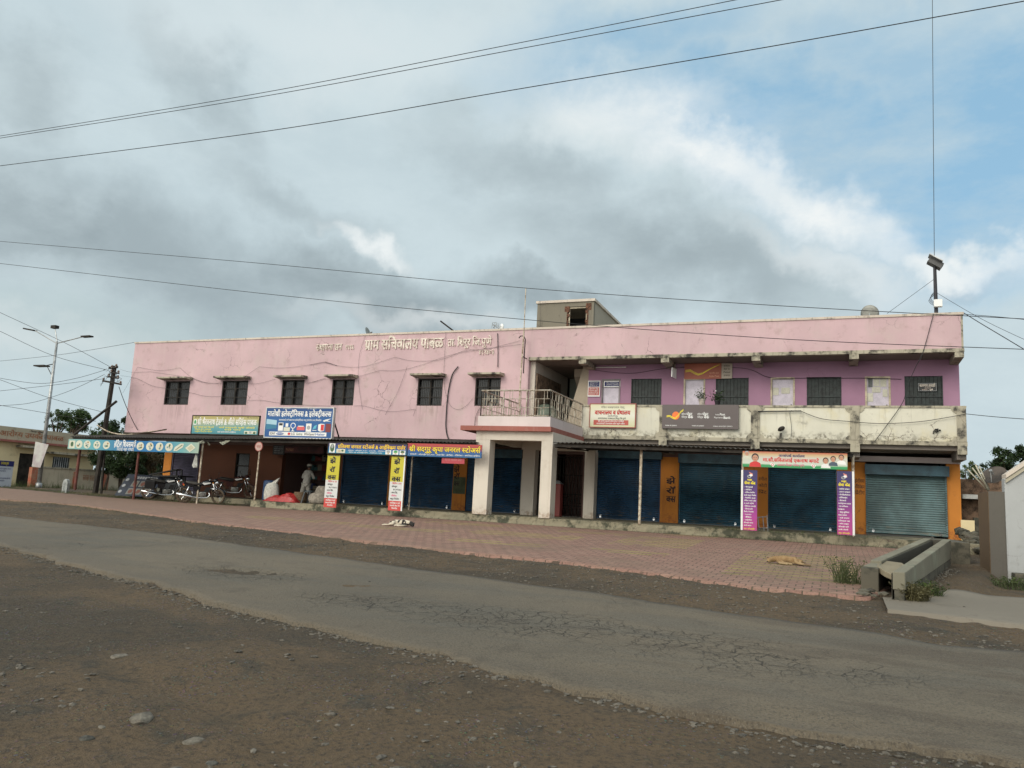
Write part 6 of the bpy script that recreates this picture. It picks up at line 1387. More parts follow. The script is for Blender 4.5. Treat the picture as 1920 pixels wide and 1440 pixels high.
wire('guy wire from the roof mast down to the left', [(1752, 523), (1663, 588)], [Ym, 1.5], .007, group='guy wires of the roof mast', name='guy_wire'); wire('guy wire from the roof mast down to the right edge', [(1758, 550), (1850, 603), (1990, 668)], [Ym, -1, -3], .007, group='guy wires of the roof mast', name='guy_wire')
wire('wire from the right roof corner running down to the right edge', [(1806, 586), (1840, 607), (1925, 658), (1990, 700)], [.1, -1, -3, -5], .013, group='service wires at the right end')
wire('nearly level wire leaving the right roof corner', [(1806, 589), (1870, 594), (1990, 606)], [.1, -2, -6], .009, group='service wires at the right end')
wire('thin wire leaving the right end of the balcony wall', [(1811, 776), (1860, 781), (1925, 786), (1990, 789)], [-.05, -1, -3, -5], .010, group='service wires at the right end')
wire('pair of cables hanging from the roof mast across the gallery to the balcony wall', [(1750, 590), (1731, 659), (1716, 690), (1700, 727), (1690, 759), (1640, 828)], [-.06, -.06, -.06, -.06, -.07, -.1], .011, name='hanging_cable', cat='cable')
GL_ = 'wires left of the building'
for lab, pts, Ys in (('wire from the upper left edge down to the leaning pole top', [(-40, 568), (0, 586), (120, 642), (205, 687)], [UY-3, UY-2.5, UY-1, UY-.2]), ('wire just below it, also reaching the leaning pole', [(-40, 603), (0, 621), (100, 667), (198, 693)], [UY-3, UY-2.5, UY-1, UY-.2]),
    ('faint wire from the left edge to the roof corner of the pink building', [(-40, 680), (0, 677), (120, 664), (252, 642)], [3, 2.5, 1, .1]), ('sagging wire from the left edge to the pole crossarm', [(-40, 700), (0, 709), (75, 719), (140, 710), (196, 694)], [UY-2, UY-2, UY-1.4, UY-.8, UY-.2]),
    ('crossing wire from the left edge rising to the pole', [(-40, 737), (0, 733), (100, 722), (196, 710)], [UY-2, UY-2, UY-1, UY-.2]), ('lower sagging wire from the left edge to the stall roof', [(-40, 700), (0, 712), (90, 745), (190, 772)], [UY-2, UY-2, UY-1, UY-.5]),
    ('lowest wire rising from the left edge up to the pole', [(-40, 766), (0, 761), (60, 755), (130, 733), (196, 702)], [UY-2, UY-2, UY-1, UY-.8, UY-.2]), ('thin wire dipping behind the street lamp', [(-40, 757), (0, 760), (90, 775), (180, 790)], [UY-2, UY-2, UY-1, UY-.5])):
    wire(lab, pts, Ys, .010, 6, group=GL_)
wire('black cable dropping from the leaning pole to the pink wall foot', [(223, 725), (230, 745), (240, 770), (252, 795), (258, 806)], [UY-.1, UY, -.5, -.1, -.1], .016, name='service_cable', cat='cable', group='cables on the pink wall')
wire('pale cable sagging from the left trees onto the stall roof', [(182, 797), (205, 810), (235, 815), (262, 812), (310, 806)], [-1, -1, -1, -.8, -.5], .03, name='service_cable', cat='cable', mat=PALEPOST, group='cables on the pink wall')
wire('bare dark stick lying over the stall roof edge', [(232, 812), (275, 811), (312, 805)], -1.2, .03, name='stick', cat='stick', mat=BARK)
Z2 = lambda x, y: (230+x/4.8, 600+y/4.8); Z3 = lambda x, y: (580+x/4.571, 580+y/4.571)
CW = 'cables on the pink wall'
for lab, pts in (('cable looping from the left wall corner over the first window', [Z2(0, 660), Z2(135, 423), Z2(330, 455), Z2(515, 430), Z2(620, 515), Z2(760, 565), Z2(893, 568)]),
    ('cable from the pole dipping under the first two windows', [Z2(-20, 445), Z2(80, 470), Z2(250, 465), Z2(430, 492), Z2(600, 520), Z2(720, 560), Z2(860, 572)]), ('cable sagging across the first window to the second', [Z2(-20, 500), Z2(120, 525), Z2(260, 590), Z2(385, 615), Z2(612, 655), Z2(740, 685), Z2(885, 688)]),
    ('cable arching between the second and fourth windows', [Z2(1105, 505), Z2(1230, 420), Z2(1430, 432), Z2(1640, 410), Z2(1825, 375), Z2(1930, 412), Z3(135, 455)]), ('cable dipping between the second and third windows', [Z2(1145, 575), Z2(1240, 568), Z2(1375, 532)]),
    ('cable dipping between the third and fourth windows', [Z2(1650, 570), Z2(1740, 552), Z2(1825, 520)]), ('low cable from the second window towards the electronics sign', [Z2(1120, 725), Z2(1240, 722), Z2(1420, 748), Z2(1640, 765), Z2(1870, 775)]),
    ('long cable waving across the wall under the raised lettering', [Z3(0, 478), Z3(135, 452), Z3(300, 492), Z3(480, 487), Z3(735, 410), Z3(900, 443), Z3(1135, 428), Z3(1340, 350), Z3(1500, 345), Z3(1810, 268)]),
    ('cable from the fourth window rising to the porch bracket', [Z3(0, 630), Z3(140, 598), Z3(410, 575), Z3(608, 522), Z3(760, 525), Z3(950, 480), Z3(1180, 400), Z3(1400, 352), Z3(1815, 300)]),
    ('vertical cable dropping below the small roof dish', [Z3(480, 225), Z3(428, 400), Z3(420, 600), Z3(440, 760), Z3(455, 860)]), ('vertical cable left of the fifth window shade', [Z3(1170, 195), Z3(1158, 420), Z3(1155, 640), Z3(1200, 810), Z3(1270, 858), Z3(1340, 830), Z3(1400, 765)]),
    ('cable slanting down from the nail between the fourth and fifth windows', [Z3(835, 500), Z3(760, 700), Z3(650, 905)]), ('low cable running below the fourth window', [Z3(380, 828), Z3(470, 828), Z3(600, 862), Z3(720, 876), Z3(910, 855), Z3(890, 914)])):
    wire(lab, pts, -.045, .0045, 6, name='wall_cable', cat='cable', group=CW)
wire('thick black pipe curving down the wall between the last two windows', [Z3(1275, 490), Z3(1225, 560), Z3(1195, 680), Z3(1180, 800), Z3(1172, 914), (836, 800), (838, 815), (842, 826)], -.06, .024, name='black_pipe', cat='pipe')
wire('short dark pipe with a rounded end hanging below the parapet', [Z3(1613, 205), Z3(1617, 340), Z3(1615, 495)], -.05, .016, name='black_pipe', cat='pipe')
wire('twisting loop of cable left of the porch railing', [(900, 765), (893, 778), (890, 800), (896, 815)], -.05, .008, name='wall_cable', cat='cable', group=CW)
# flagpole
fp = thing('flagpole', 'thin pale pole standing behind the porch railing, rising above the roof', 'pole', p3(974, 762, -.6))
MB().tube([p3(974, 762, -.6), p3(975, 728, -.6), p3(982.5, 620, -.6)], .032, 8).tube([p3(982.5, 620, -.6), p3(986, 541, -.6)], .02, 8).build('pole', PALEPOST, fp)
MB().tube([p3(978.5, 668, -.6)+Vector((0, -.0, 0)), p3(978.5, 668, -.6)+Vector((0, .55, 0))], .02, 6).build('wall_clamp', IRON, fp)
q = MB(); q.tube([p3(973, 634, -.3), p3(976, 630, -.3), p3(982, 630, -.3), p3(985, 636, -.3), p3(983, 665, -.3), p3(981.5, 700, -.3)], .022, 6); top('hook_bracket', q, IRON, 'rusty hooked iron bracket beside the thin pole at the end of the pink wall', 'bracket')
top('roof_rod', MB().tube([p3(826, 602, .5), p3(851, 621, .5)], .035, 6), IRON, 'dark rod leaning over the roof edge above the lettering', 'rod')
an = thing('roof_antenna', 'tangled wire antenna frame on the roof edge left of the thin pole', 'antenna', p3(932, 618, .5)); q = MB()
P4 = lambda x, y: p3(*Z3(x, y), .5+random.uniform(-.1, .1))
for a, b in (((1570, 115), (1562, 172)), ((1570, 115), (1605, 112)), ((1605, 112), (1600, 172)), ((1562, 172), (1625, 172)), ((1565, 140), (1620, 135)), ((1575, 160), (1610, 120)), ((1570, 125), (1622, 165)), ((1622, 120), (1628, 172)), ((1590, 112), (1584, 172)), ((1600, 150), (1640, 150)), ((1640, 140), (1640, 172))): q.tube([P4(*a), P4(*b)], .012, 5)
q.build('wire_frame', GALV, an); MB().ell(p3(941, 613, .5), (.09, .05, .14), 10, 6).build('antenna_cap', WHITEP, an, smooth=True)
# balcony fittings
sp_ = thing('spotlight', 'dark spotlight head standing on a small base on the balcony ledge', 'lamp', p3(1463, 826, -.15))
MB().bar(p3(1463, 825, -.12), p3(1464, 812, -.12), .07).build('stand', WORN, sp_); MB().ell(p3(1465, 804, -.2), (.13, .10, .08), 12, 6, rot=Matrix.Rotation(-.5, 3, 'Y')).build('lamp_head', IRON, sp_, smooth=True)
q = MB()
for _ in range(12): c_ = p3(1756, 808, -.06); q.ell(c_+Vector((random.gauss(0, .045), -.01, random.gauss(0, .035))), (random.uniform(.02, .045), .03, random.uniform(.015, .03)), 6, 4, jit=.3)
top('wasp_nest', q, BLACK, 'small black nest-like lump stuck on the right balcony wall', 'lump')
top('black_tube', MB().tube([p3(1421, 771.5, -.09), p3(1502, 770.5, -.09)], .022, 6), BLACKP, 'black tube light fixed along the balcony wall', 'tube light')
wire('cable sagging along the right balcony wall from the black tube', [(1502, 771), (1540, 785), (1590, 790), (1650, 794), (1720, 791), (1780, 782), (1811, 776)], -.1, .010, name='wall_cable', cat='cable', group=CW)
wire('short cable hanging down beside the spotlight', [(1484, 769), (1481, 776), (1484, 800), (1483, 826)], -.1, .008, name='wall_cable', cat='cable', group=CW)
wire('cable strung between the doors high on the gallery wall', [(1100, 692), (1180, 700), (1260, 690), (1390, 690), (1444, 708), (1512, 709), (1622, 709), (1690, 711)], YU-.03, .008, name='wall_cable', cat='cable', group=CW)
bx_ = thing('sign_box', 'small white framed box sign hanging sideways under a gallery bracket', 'sign', p3(1262, 700, .7))
MB().hexa([p3(1258.5, 706, .5), p3(1266, 710, .95), p3(1268, 710, .95), p3(1260, 706, .5)], [p3(1259, 689, .5), p3(1267, 692, .95), p3(1269, 692, .95), p3(1261, 689, .5)]).build('panel', WHITEP, bx_)
MB().tube([p3(1262, 689, .7), p3(1262, 683, .7)], .01, 5).build('hanger', IRON, bx_)
top('tube_light', MB().tube([p3(1117, 689, YU-.1), p3(1174, 688.5, YU-.1)], .02, 8), WHITEP, 'thin white tube light high on the gallery wall left end', 'tube light')
# pots on the balcony wall
def pot(label, px, py, mat, h, r, lm, n, fl=None):
    b_ = p3(px, py, .045); b_.z = ZP1+.0; t_ = thing('flower_pot', label, 'potted plant', b_, group='potted plants on the balcony wall')
    MB().lathe([(0, .0), (r*.72, 0), (r, h*.86), (r*1.12, h*.86), (r*1.12, h), (r*.92, h), (r*.9, h*.8), (0, h*.8)], b_, 16).build('pot', mat, t_, smooth=False)
    q = MB()
    for _ in range(n):
        d = Vector((random.gauss(0, .12), random.gauss(0, .08), abs(random.gauss(.1, .12)))); leaf(q, b_+Vector((0, 0, h))+d, .09)
    for _ in range(14): q.tube([b_+Vector((0, 0, h*.8)), b_+Vector((random.gauss(0, .12), random.gauss(0, .06), h+random.uniform(.1, .33)))], .004, 4)
    q.build('foliage', lm, t_)
    if fl: MB().ell(b_+Vector((-.05, -.05, h+.34)), (.02, .02, .02), 6, 4).ell(b_+Vector((.16, -.03, h+.30)), (.018, .018, .018), 6, 4).build('flower', WHITEP, t_)
pot('white pot with a pale leafy plant on the balcony wall', 1316, 759, M('pot_white', (.55, .48, .42), .6), .22, .12, leafmat('leaf_pale', (.14, .17, .11)), 120)
pot('dark pot with a spiky flowering plant on the balcony wall', 1345, 759, BLACKP, .17, .10, LEAF[0], 150, True)
top('green_switch_box', MB().box(*[v for v in (p3(1008, 736, -.3).x, p3(1014, 736, -.3).x)], 4.4, 4.55, 4.4, 4.7), DGN, 'green switch box on the dim stair hall wall', 'switch box')
dr = p3(1017, 757, .5); t_ = thing('water_drum', 'green-grey water drum standing in the stair hall behind the railing', 'drum', (dr.x, .9, ZP0))
MB().lathe([(0, 0), (.42, 0), (.45, .05), (.45, .6), (.47, .62), (.45, .64), (.45, 1.2), (.3, 1.36), (.12, 1.4), (0, 1.4)], (dr.x, .9, ZP0), 20).build('tank', M('drum_green_grey', (.14, .17, .13), .6), t_, smooth=True); MB().lathe([(0, 0), (.14, 0), (.14, .06), (0, .07)], (dr.x, .9, ZP0+1.39), 14).build('lid', IRON, t_)
# water pot/red tank inside the porch
a_ = p3(1041, 965, .9); t_ = thing('red_tank', 'tall red box with a pointed grey top behind the middle porch pillar', 'tank', (a_.x, .9, ZFL))
MB().box(a_.x-.2, a_.x+.22, .75, 1.1, ZFL, 1.62).build('body', fm('tank_red', (.30, .06, .05)), t_, bevel=.02); MB().hexa([(a_.x-.2, .75, 1.621), (a_.x+.22, .75, 1.621), (a_.x+.22, 1.1, 1.621), (a_.x-.2, 1.1, 1.621)], [(a_.x-.1, .85, 1.75), (a_.x+.1, .85, 1.75), (a_.x+.1, 1., 1.75), (a_.x-.1, 1., 1.75)]).build('cap', GRY, t_)
# small frame by the purple banner
t_ = thing('metal_trestle', 'thin grey metal trestle standing by the left purple banner', 'stand', p3(1432, 998, -3.3)); q = MB()
for a, b in (((1421, 969), (1424, 998)), ((1430, 968), (1433, 997)), ((1438, 966), (1440, 996)), ((1421, 970), (1437, 969)), ((1422, 990), (1439, 990))): q.tube([p3(*a, -3.3), p3(*b, -3.3)], .013, 5)
q.build('frame', GALV, t_)
# ================================================================== MOTORCYCLES
def moto(label, loc, rz, tankm, boxm=None, lean=.16, steer=-.4, dusty=RUBBER):
    R_ = thing('motorcycle', label, 'motorcycle', loc, rz, 'motorcycles parked at the plinth'); R_.rotation_euler = (lean, 0, rz)
    WL[R_.name] = Vector((0, 0, 0))
    L = dict(local=True); ws = (-.635, .635); r = .30
    def wheel(cx, par_loc, st_):
        tm = MB(); n = 28; sec = 8
        for i in range(n):
            A = 2*math.pi*i/n
            for k in range(sec):
                B_ = 2*math.pi*k/sec; rr = r-.045+.045*math.cos(B_); tm.v.append((rr*math.cos(A), .042*math.sin(B_), rr*math.sin(A)))
        for i in range(n):
            for k in range(sec): tm.f.append((i*sec+k, i*sec+(k+1) % sec, ((i+1) % n)*sec+(k+1) % sec, ((i+1) % n)*sec+k)); tm.m.append(0)
        w_ = tm.build('wheel', dusty, R_, smooth=True, **L); w_.location = (cx, 0, r); w_.rotation_euler = (0, 0, st_)
        rm = MB(); rm.lathe([(r-.075, -.03), (r-.06, -.03), (r-.06, .03), (r-.075, .03), (r-.075, -.03)], (0, 0, 0), 28, ax='y'); rm.lathe([(0, -.05), (.045, -.05), (.045, .05), (0, .05)], (0, 0, 0), 10, ax='y')
        rm.build('rim', IRON, w_, smooth=False, **L)
        s_ = MB()
        for i in range(12):
            A = 2*math.pi*i/12; s_.tube([(.03*math.cos(A+.5), .02*(-1)**i, .03*math.sin(A+.5)), ((r-.07)*math.cos(A), 0, (r-.07)*math.sin(A))], .004, 4)
        s_.build('spokes', CHROME, w_, **L)
    wheel(ws[0], None, 0); wheel(ws[1], None, steer)
    MB().tube([(-.2, 0, .35), (-.1, 0, .75), (.3, 0, .8), (.42, 0, .82)], .02, 6).tube([(.4, 0, .8), (.28, 0, .35), (-.2, 0, .30)], .02, 6).tube([(-.1, .0, .72), (-.62, .09, .62)], .016, 6).tube([(-.1, 0, .72), (-.62, -.09, .62)], .016, 6).build('frame', BLACKP, R_, **L)
    MB().tube([(-.62, .08, .3), (-.2, .08, .33)], .02, 6).tube([(-.62, -.08, .3), (-.2, -.08, .33)], .02, 6).build('swingarm', BLACKP, R_, **L)
    q = MB()
    for s_ in (-1, 1): q.tube([(-.60, s_*.10, .31), (-.48, s_*.11, .66)], [.026, .03], 8)
    q.build('rear_shock', CHROME, R_, smooth=True, **L)
    fk = thing('fork', None, None); fk.parent = R_
    for k_ in ('category', 'group', 'label'):
        if k_ in fk: del fk[k_]
    q = MB(); cs_, sn_ = math.cos(steer), math.sin(steer)
    for s_ in (-1, 1): q.tube([(ws[1]-.085*sn_*s_, .085*cs_*s_, r), (.42-.085*sn_*s_, .085*cs_*s_, .86)], [.024, .02], 8)
    bpy.data.objects.remove(fk)
    q.build('fork', CHROME, R_, smooth=True, **L)
    rotp = lambda x, y: (.42+(x-.42)*cs_-y*sn_, (x-.42)*sn_+y*cs_)
    pts = [(.40, -.36, .98), (.44, -.26, 1.03), (.46, -.08, .93), (.46, .08, .93), (.44, .26, 1.03), (.40, .36, .98)]
    hb = MB().tube([(*rotp(x, y), z) for x, y, z in pts], .013, 6).build('handlebar', CHROME, R_, smooth=True, **L)
    q = MB()
    for s_ in (-1, 1): a = rotp(.40, s_*.36); b = rotp(.37, s_*.46); q.tube([(*a, .98), (*b, .965)], .018, 6)
    q.build('grips', BLACKP, hb, **L)
    q = MB()
    for s_ in (-1, 1):
        a = rotp(.43, s_*.25); b = rotp(.40, s_*.38); q.tube([(*a, 1.02), (*b, 1.17)], .006, 5); q.ell((*b, 1.2), (.012, .06, .035), 10, 5)
    q.build('mirrors', BLACKP, hb, **L)
    c_ = rotp(.56, 0); MB().ell((*c_, .86), (.10, .095, .095), 14, 8).build('headlight', CHROME, R_, smooth=True, **L)
    MB().ell((rotp(.5, 0)[0], rotp(.5, 0)[1], .93), (.10, .13, .09), 10, 6).build('cowl', tankm, R_, smooth=True, **L)
    # tank, seat, panels
    q = MB(); st_ = [(-.06, .09, .76, .05), (.02, .13, .80, .09), (.15, .15, .84, .11), (.28, .13, .85, .10), (.38, .07, .84, .06)]
    n = 12
    for (x, w_, z, h_) in st_:
        for k in range(n): A = 2*math.pi*k/n; q.v.append((x, w_*math.copysign(abs(math.cos(A))**.7, math.cos(A)), z+h_*math.copysign(abs(math.sin(A))**.8, math.sin(A))))
    for i in range(len(st_)-1):
        for k in range(n): q.f.append((i*n+k, i*n+(k+1) % n, (i+1)*n+(k+1) % n, (i+1)*n+k)); q.m.append(0)
    q.f += [tuple(range(n)), tuple((len(st_)-1)*n+k for k in range(n))]; q.m += [0, 0]
    tk = q.build('fuel_tank', tankm, R_, smooth=True, **L); 
    d_ = MB()
    for s_ in (-1, 1): d_.prism([(.0, .83), (.30, .88), (.33, .84), (.08, .77)], s_*.152, s_*.156)
    d_.build('tank_stripe', WHITEP, tk, **L)
    q = MB(); st_ = [(-.62, .08, .84, .03), (-.5, .13, .82, .05), (-.3, .14, .79, .055), (-.05, .12, .77, .05), (.0, .08, .77, .03)]
    for (x, w_, z, h_) in st_:
        for k in range(n): A = 2*math.pi*k/n; q.v.append((x, w_*math.copysign(abs(math.cos(A))**.6, math.cos(A)), z+h_*math.copysign(abs(math.sin(A))**.6, math.sin(A))))
    for i in range(len(st_)-1):
        for k in range(n): q.f.append((i*n+k, i*n+(k+1) % n, (i+1)*n+(k+1) % n, (i+1)*n+k)); q.m.append(0)
    q.f += [tuple(range(n)), tuple((len(st_)-1)*n+k for k in range(n))]; q.m += [0, 0]
    q.build('seat', M('worn_seat_vinyl', (.05, .045, .04), .6, var=.4), R_, smooth=True, **L)
    for s_ in (-1, 1):
        MB().prism([(-.30, .50), (-.08, .50), (-.04, .70), (-.34, .72)], s_*.11, s_*.13).build('side_panel', tankm, R_, **L)
        MB().prism([(-.36, .66), (-.66, .74), (-.70, .80), (-.34, .74)], s_*.105, s_*.12).build('tail_panel', tankm, R_, **L)
    e = MB(); e.box(-.12, .18, -.10, .10, .27, .47); e.lathe([(0, .0), (.10, .0), (.11, .02), (.11, .05), (0, .06)], (.02, -.16, .37), 16, ax='y'); 
    e.build('engine', M('engine_alloy', (.33, .33, .31), .4, .7, .3, 20.), R_, bevel=.015, **L)
    f_ = MB()
    for k in range(6): f_.box(.08+k*.012, .26+k*.012, -.09, .09, .47+k*.03, .485+k*.03)
    f_.build('cylinder_fins', M('engine_dark', (.07, .07, .07), .5, .5), R_, **L)
    ex = MB().tube([(.26, -.06, .48), (.32, -.09, .36), (.22, -.13, .25), (-.1, -.15, .24), (-.3, -.16, .27), (-.34, -.165, .28), (-.92, -.19, .38)], [.018, .02, .02, .022, .025, .045, .05], 10).build('exhaust', CHROME, R_, smooth=True, **L)
    def fender(cx, a0, a1, rr, w_, mm, nm, rot=0.):
        q = MB(); n_ = 12
        for i in range(n_+1):
            A = a0+(a1-a0)*i/n_
            for (yy, dr_) in ((-w_, -.02), (-w_*.6, .005), (w_*.6, .005), (w_, -.02)):
                x, y = (rr+dr_)*math.cos(A), yy; q.v.append((cx+x*math.cos(rot)-y*math.sin(rot), x*math.sin(rot)+y*math.cos(rot), r+(rr+dr_)*math.sin(A)))
        for i in range(n_):
            for k in range(3): q.f.append((i*4+k, i*4+k+1, i*4+5+k, i*4+4+k)); q.m.append(0)
        o_ = q.build(nm, mm, R_, smooth=True, **L); s2 = o_.modifiers.new('solid', 'SOLIDIFY'); s2.thickness = .004
    fender(ws[0], 1.2, 2.9, r+.05, .065, BLACKP, 'rear_mudguard'); fender(ws[1], .35, 2.5, r+.03, .055, tankm, 'front_mudguard', steer)
    MB().box(-.73, -.68, -.07, .07, .70, .77).build('tail_light', fm('tail_red', (.5, .03, .02), .2), R_, bevel=.01, **L)
    MB().box(-.80, -.79, -.09, .09, .48, .60).build('number_plate', WHITEP, R_, **L)
    q = MB()
    for s_ in (-1, 1):
        q.ell((-.66, s_*.17, .72), (.03, .035, .025), 8, 5); a = rotp(.50, s_*.19); q.ell((*a, .86), (.03, .035, .025), 8, 5)
    q.build('indicators', fm('amber', (.7, .25, .02), .3), R_, smooth=True, **L)
    MB().tube([(-.02, .12, .28), (-.12, .28, .03)], .012, 6).build('side_stand', CHROME, R_, **L); MB().tube([(.02, -.2, .29), (.02, .2, .29)], .012, 6).build('footrest', BLACKP, R_, **L)
    if boxm: MB().box(-.80, -.42, -.36, -.15, .50, .84).box(-.80, -.42, .15, .36, .50, .84).build('saddle_box', boxm, R_, bevel=.02, **L)
    return R_
TKB = M('tank_black_gloss', (.012, .014, .018), .2, var=.1)
q1 = gp(376, 944); moto('motorcycle with worn seat and white tank stripes, front wheel turned, nearest the brown wall', (q1[0], q1[1], q1[2]+.005), math.radians(40), TKB, steer=-.45)
q1 = gp(309, 938); moto('motorcycle with a black saddle box, behind and left of the other bright one', (q1[0], q1[1], q1[2]+.005), math.radians(42), TKB, boxm=BLACKP, steer=-.15)
q1 = p3(437, 938, -1.2); moto('dark motorcycle standing in the shade against the brown wall', (q1.x, -1.2, ZFL+.015), math.radians(35), M('tank_maroon', (.06, .012, .01), .4), steer=-.5)

# ================================================================== PEOPLE AND ANIMALS
def skin(name, verts, edges, radii, mat, parent=None, sub=2, loc=(0, 0, 0), rz=0., label=None, cat=None):
    me = bpy.data.meshes.new(name); me.from_pydata(verts, edges, []); me.materials.append(mat); me.update()
    o = bpy.data.objects.new(name, me); COL.objects.link(o)
    m_ = o.modifiers.new('skin', 'SKIN'); sv = me.skin_vertices[0].data if me.skin_vertices else None
    if sv is None:
        bm = bmesh.new(); bm.from_mesh(me); bm.verts.layers.skin.verify(); bm.to_mesh(me); bm.free(); sv = me.skin_vertices[0].data
    for i, r in enumerate(radii): sv[i].radius = (r, r) if not isinstance(r, tuple) else r
    sv[0].use_root = True; m_.use_smooth_shade = True
    s_ = o.modifiers.new('subsurf', 'SUBSURF'); s_.levels = sub; s_.render_levels = sub
    if parent is not None: o.parent = parent
    else: o.location = loc; o.rotation_euler = (0, 0, rz)
    return tag(o, label, cat)
SKIN = M('skin_brown', (.16, .085, .055), .6, var=.1); CLOTH = M('white_cotton', (.56, .53, .48), .9, var=.14, scale=9); TROU = M('pale_trouser_cotton', (.46, .43, .38), .9, var=.15, scale=9); CAPM = M('cream_cap_cloth', (.6, .57, .5), .9)
a_ = p3(571, 944, -.6); pe = thing('person', 'person in loose white shirt, pale trousers and cap standing bent with back to the street', 'person', (a_.x, -.6, ZFL), math.radians(12))
WL[pe.name] = Vector((0, 0, 0))
V = [(0, 0, .80), (0, .02, .98), (0, .06, 1.16), (0, .11, 1.29), (0, .14, 1.36), (0, .17, 1.45), (0, .175, 1.52),   # pelvis..head (0-6)
     (.09, 0, .76), (.10, .04, .44), (.10, .0, .09), (.10, .11, .035), (-.09, 0, .76), (-.14, .0, .44), (-.20, -.06, .09), (-.21, .05, .035),
     (.17, .10, 1.24), (.23, .16, 1.00), (.15, .34, .90), (.11, .41, .90), (-.17, .10, 1.24), (-.23, .16, 1.00), (-.12, .33, .92), (-.07, .40, .92)]
Ed = [(0, 1), (1, 2), (2, 3), (3, 4), (4, 5), (5, 6), (0, 7), (7, 8), (8, 9), (9, 10), (0, 11), (11, 12), (12, 13), (13, 14), (3, 15), (15, 16), (16, 17), (17, 18), (3, 19), (19, 20), (20, 21), (21, 22)]
Rr = [.125, .11, .12, .10, .05, .075, .085, .085, .055, .038, .03, .085, .055, .038, .03, .05, .036, .026, .024, .05, .036, .026, .024]
for s_, h in ((1, 18), (-1, 22)):
    hx, hy, hz = V[h]
    for k in range(5):
        i0 = len(V); dx = (k-1.5)*.018 if k < 4 else s_*-.04; ln = (.05, .06, .057, .045, .0)[k]
        if k < 4: V += [(hx+dx, hy+.03+ln*.5, hz-.008), (hx+dx*1.1, hy+.03+ln, hz-.03)]
        else: V += [(hx+dx, hy+.01, hz-.02), (hx+dx*1.3, hy+.04, hz-.035)]
        Ed += [(h, i0), (i0, i0+1)]; Rr += [.009, .007]
body = skin('body', V, Ed, Rr, SKIN, pe)
skin('shirt', [(0, 0, .74), (0, .01, .86), (0, .03, 1.0), (0, .07, 1.15), (0, .11, 1.27), (.12, .10, 1.25), (.21, .12, 1.12), (.26, .17, .98), (-.12, .10, 1.25), (-.21, .12, 1.12), (-.26, .17, .98), (0, .135, 1.335)], [(0, 1), (1, 2), (2, 3), (3, 4), (4, 5), (5, 6), (6, 7), (4, 8), (8, 9), (9, 10), (4, 11)], [.175, .165, .155, .165, .12, .08, .065, .06, .08, .065, .06, .065], CLOTH, pe)
skin('trousers', [(0, 0, .80), (.09, 0, .72), (.10, .03, .42), (.11, -.01, .12), (-.09, 0, .72), (-.15, 0, .42), (-.21, -.06, .12)], [(0, 1), (1, 2), (2, 3), (0, 4), (4, 5), (5, 6)], [.13, .11, .095, .085, .11, .095, .085], TROU, pe)
MB().ell((0, .165, 1.545), (.092, .10, .062), 14, 8).lathe([(.093, -.01), (.1, 0), (.098, .05), (.085, .075)], (0, .165, 1.53), 16).build('cap', CAPM, pe, smooth=True, local=True)
MB().ell((0, .155, 1.50), (.088, .088, .07), 12, 7).build('hair', fm('black', (.012, .012, .015)), pe, smooth=True, local=True)
q = MB()
for s_ in (-1, 1): q.ell((s_*.088, .175, 1.49), (.012, .022, .03), 8, 5)
q.ell((0, .262, 1.485), (.014, .02, .02), 8, 5); q.build('ears_and_nose', SKIN, pe, smooth=True, local=True)
q = MB()
for s_ in (-1, 1): q.ell((s_*.032, .252, 1.515), (.012, .006, .007), 8, 5)
q.ell((0, .252, 1.445), (.025, .006, .005), 8, 4); q.build('eyes_and_mouth', HR, pe, local=True)
# shop-front goods
def sack(label, px, py, Y, w_, h_, mat, topz=None, tilt=0., flop=True):
    c_ = p3(px, py, Y); t_ = thing('sack', label, 'sack', (c_.x, Y, ZFL), group='sacks at the shop front')
    q = MB(); n = 14; prof = [(.86, 0), (1.03, .12), (1.05, .4), (.95, .7), (.8, .9), (.55, 1.)]
    for rr, hh in prof:
        for k in range(n): A = 2*math.pi*k/n; z_ = 1+.07*math.sin(3*A+hh*5); q.v.append((c_.x+w_/2*rr*z_*math.cos(A)+tilt*hh*h_, Y+w_*.36*rr*z_*math.sin(A), ZFL+h_*hh+.015))
    for i in range(len(prof)-1):
        for k in range(n): q.f.append((i*n+k, i*n+(k+1) % n, (i+1)*n+(k+1) % n, (i+1)*n+k)); q.m.append(0)
    q.f += [tuple(range(n)), tuple((len(prof)-1)*n+k for k in range(n))]; q.m += [0, 0]
    q.build('bag', mat, t_, smooth=True)
    if flop:
        a_ = Vector((c_.x+tilt*h_, Y, ZFL+h_)); MB().hexa([a_+Vector((-.12, -.05, -.02)), a_+Vector((.16, -.05, -.03)), a_+Vector((.16, .05, -.03)), a_+Vector((-.12, .05, -.02))], [a_+Vector((.10, -.03, .12)), a_+Vector((.32, -.03, .24)), a_+Vector((.32, .03, .24)), a_+Vector((.10, .03, .12))]).build('loose_mouth', mat, t_, bevel=.02)
SACKM = M('woven_sack', (.50, .49, .44), .85, var=.2, scale=12); SACKD = M('grey_jute_sack', (.26, .23, .19), .9, var=.3, scale=10)
sack('white woven sack with a floppy mouth at the left of the open shop', 507, 941, -3.0, .62, .70, SACKM, tilt=.05); sack('grey-beige sack slumped against the left yellow banner', 600, 947, -3.1, .95, .42, SACKD, flop=False); sack('second beige sack lying on the slumped one by the banner', 604, 930, -2.7, .60, .68, SACKD, flop=False)
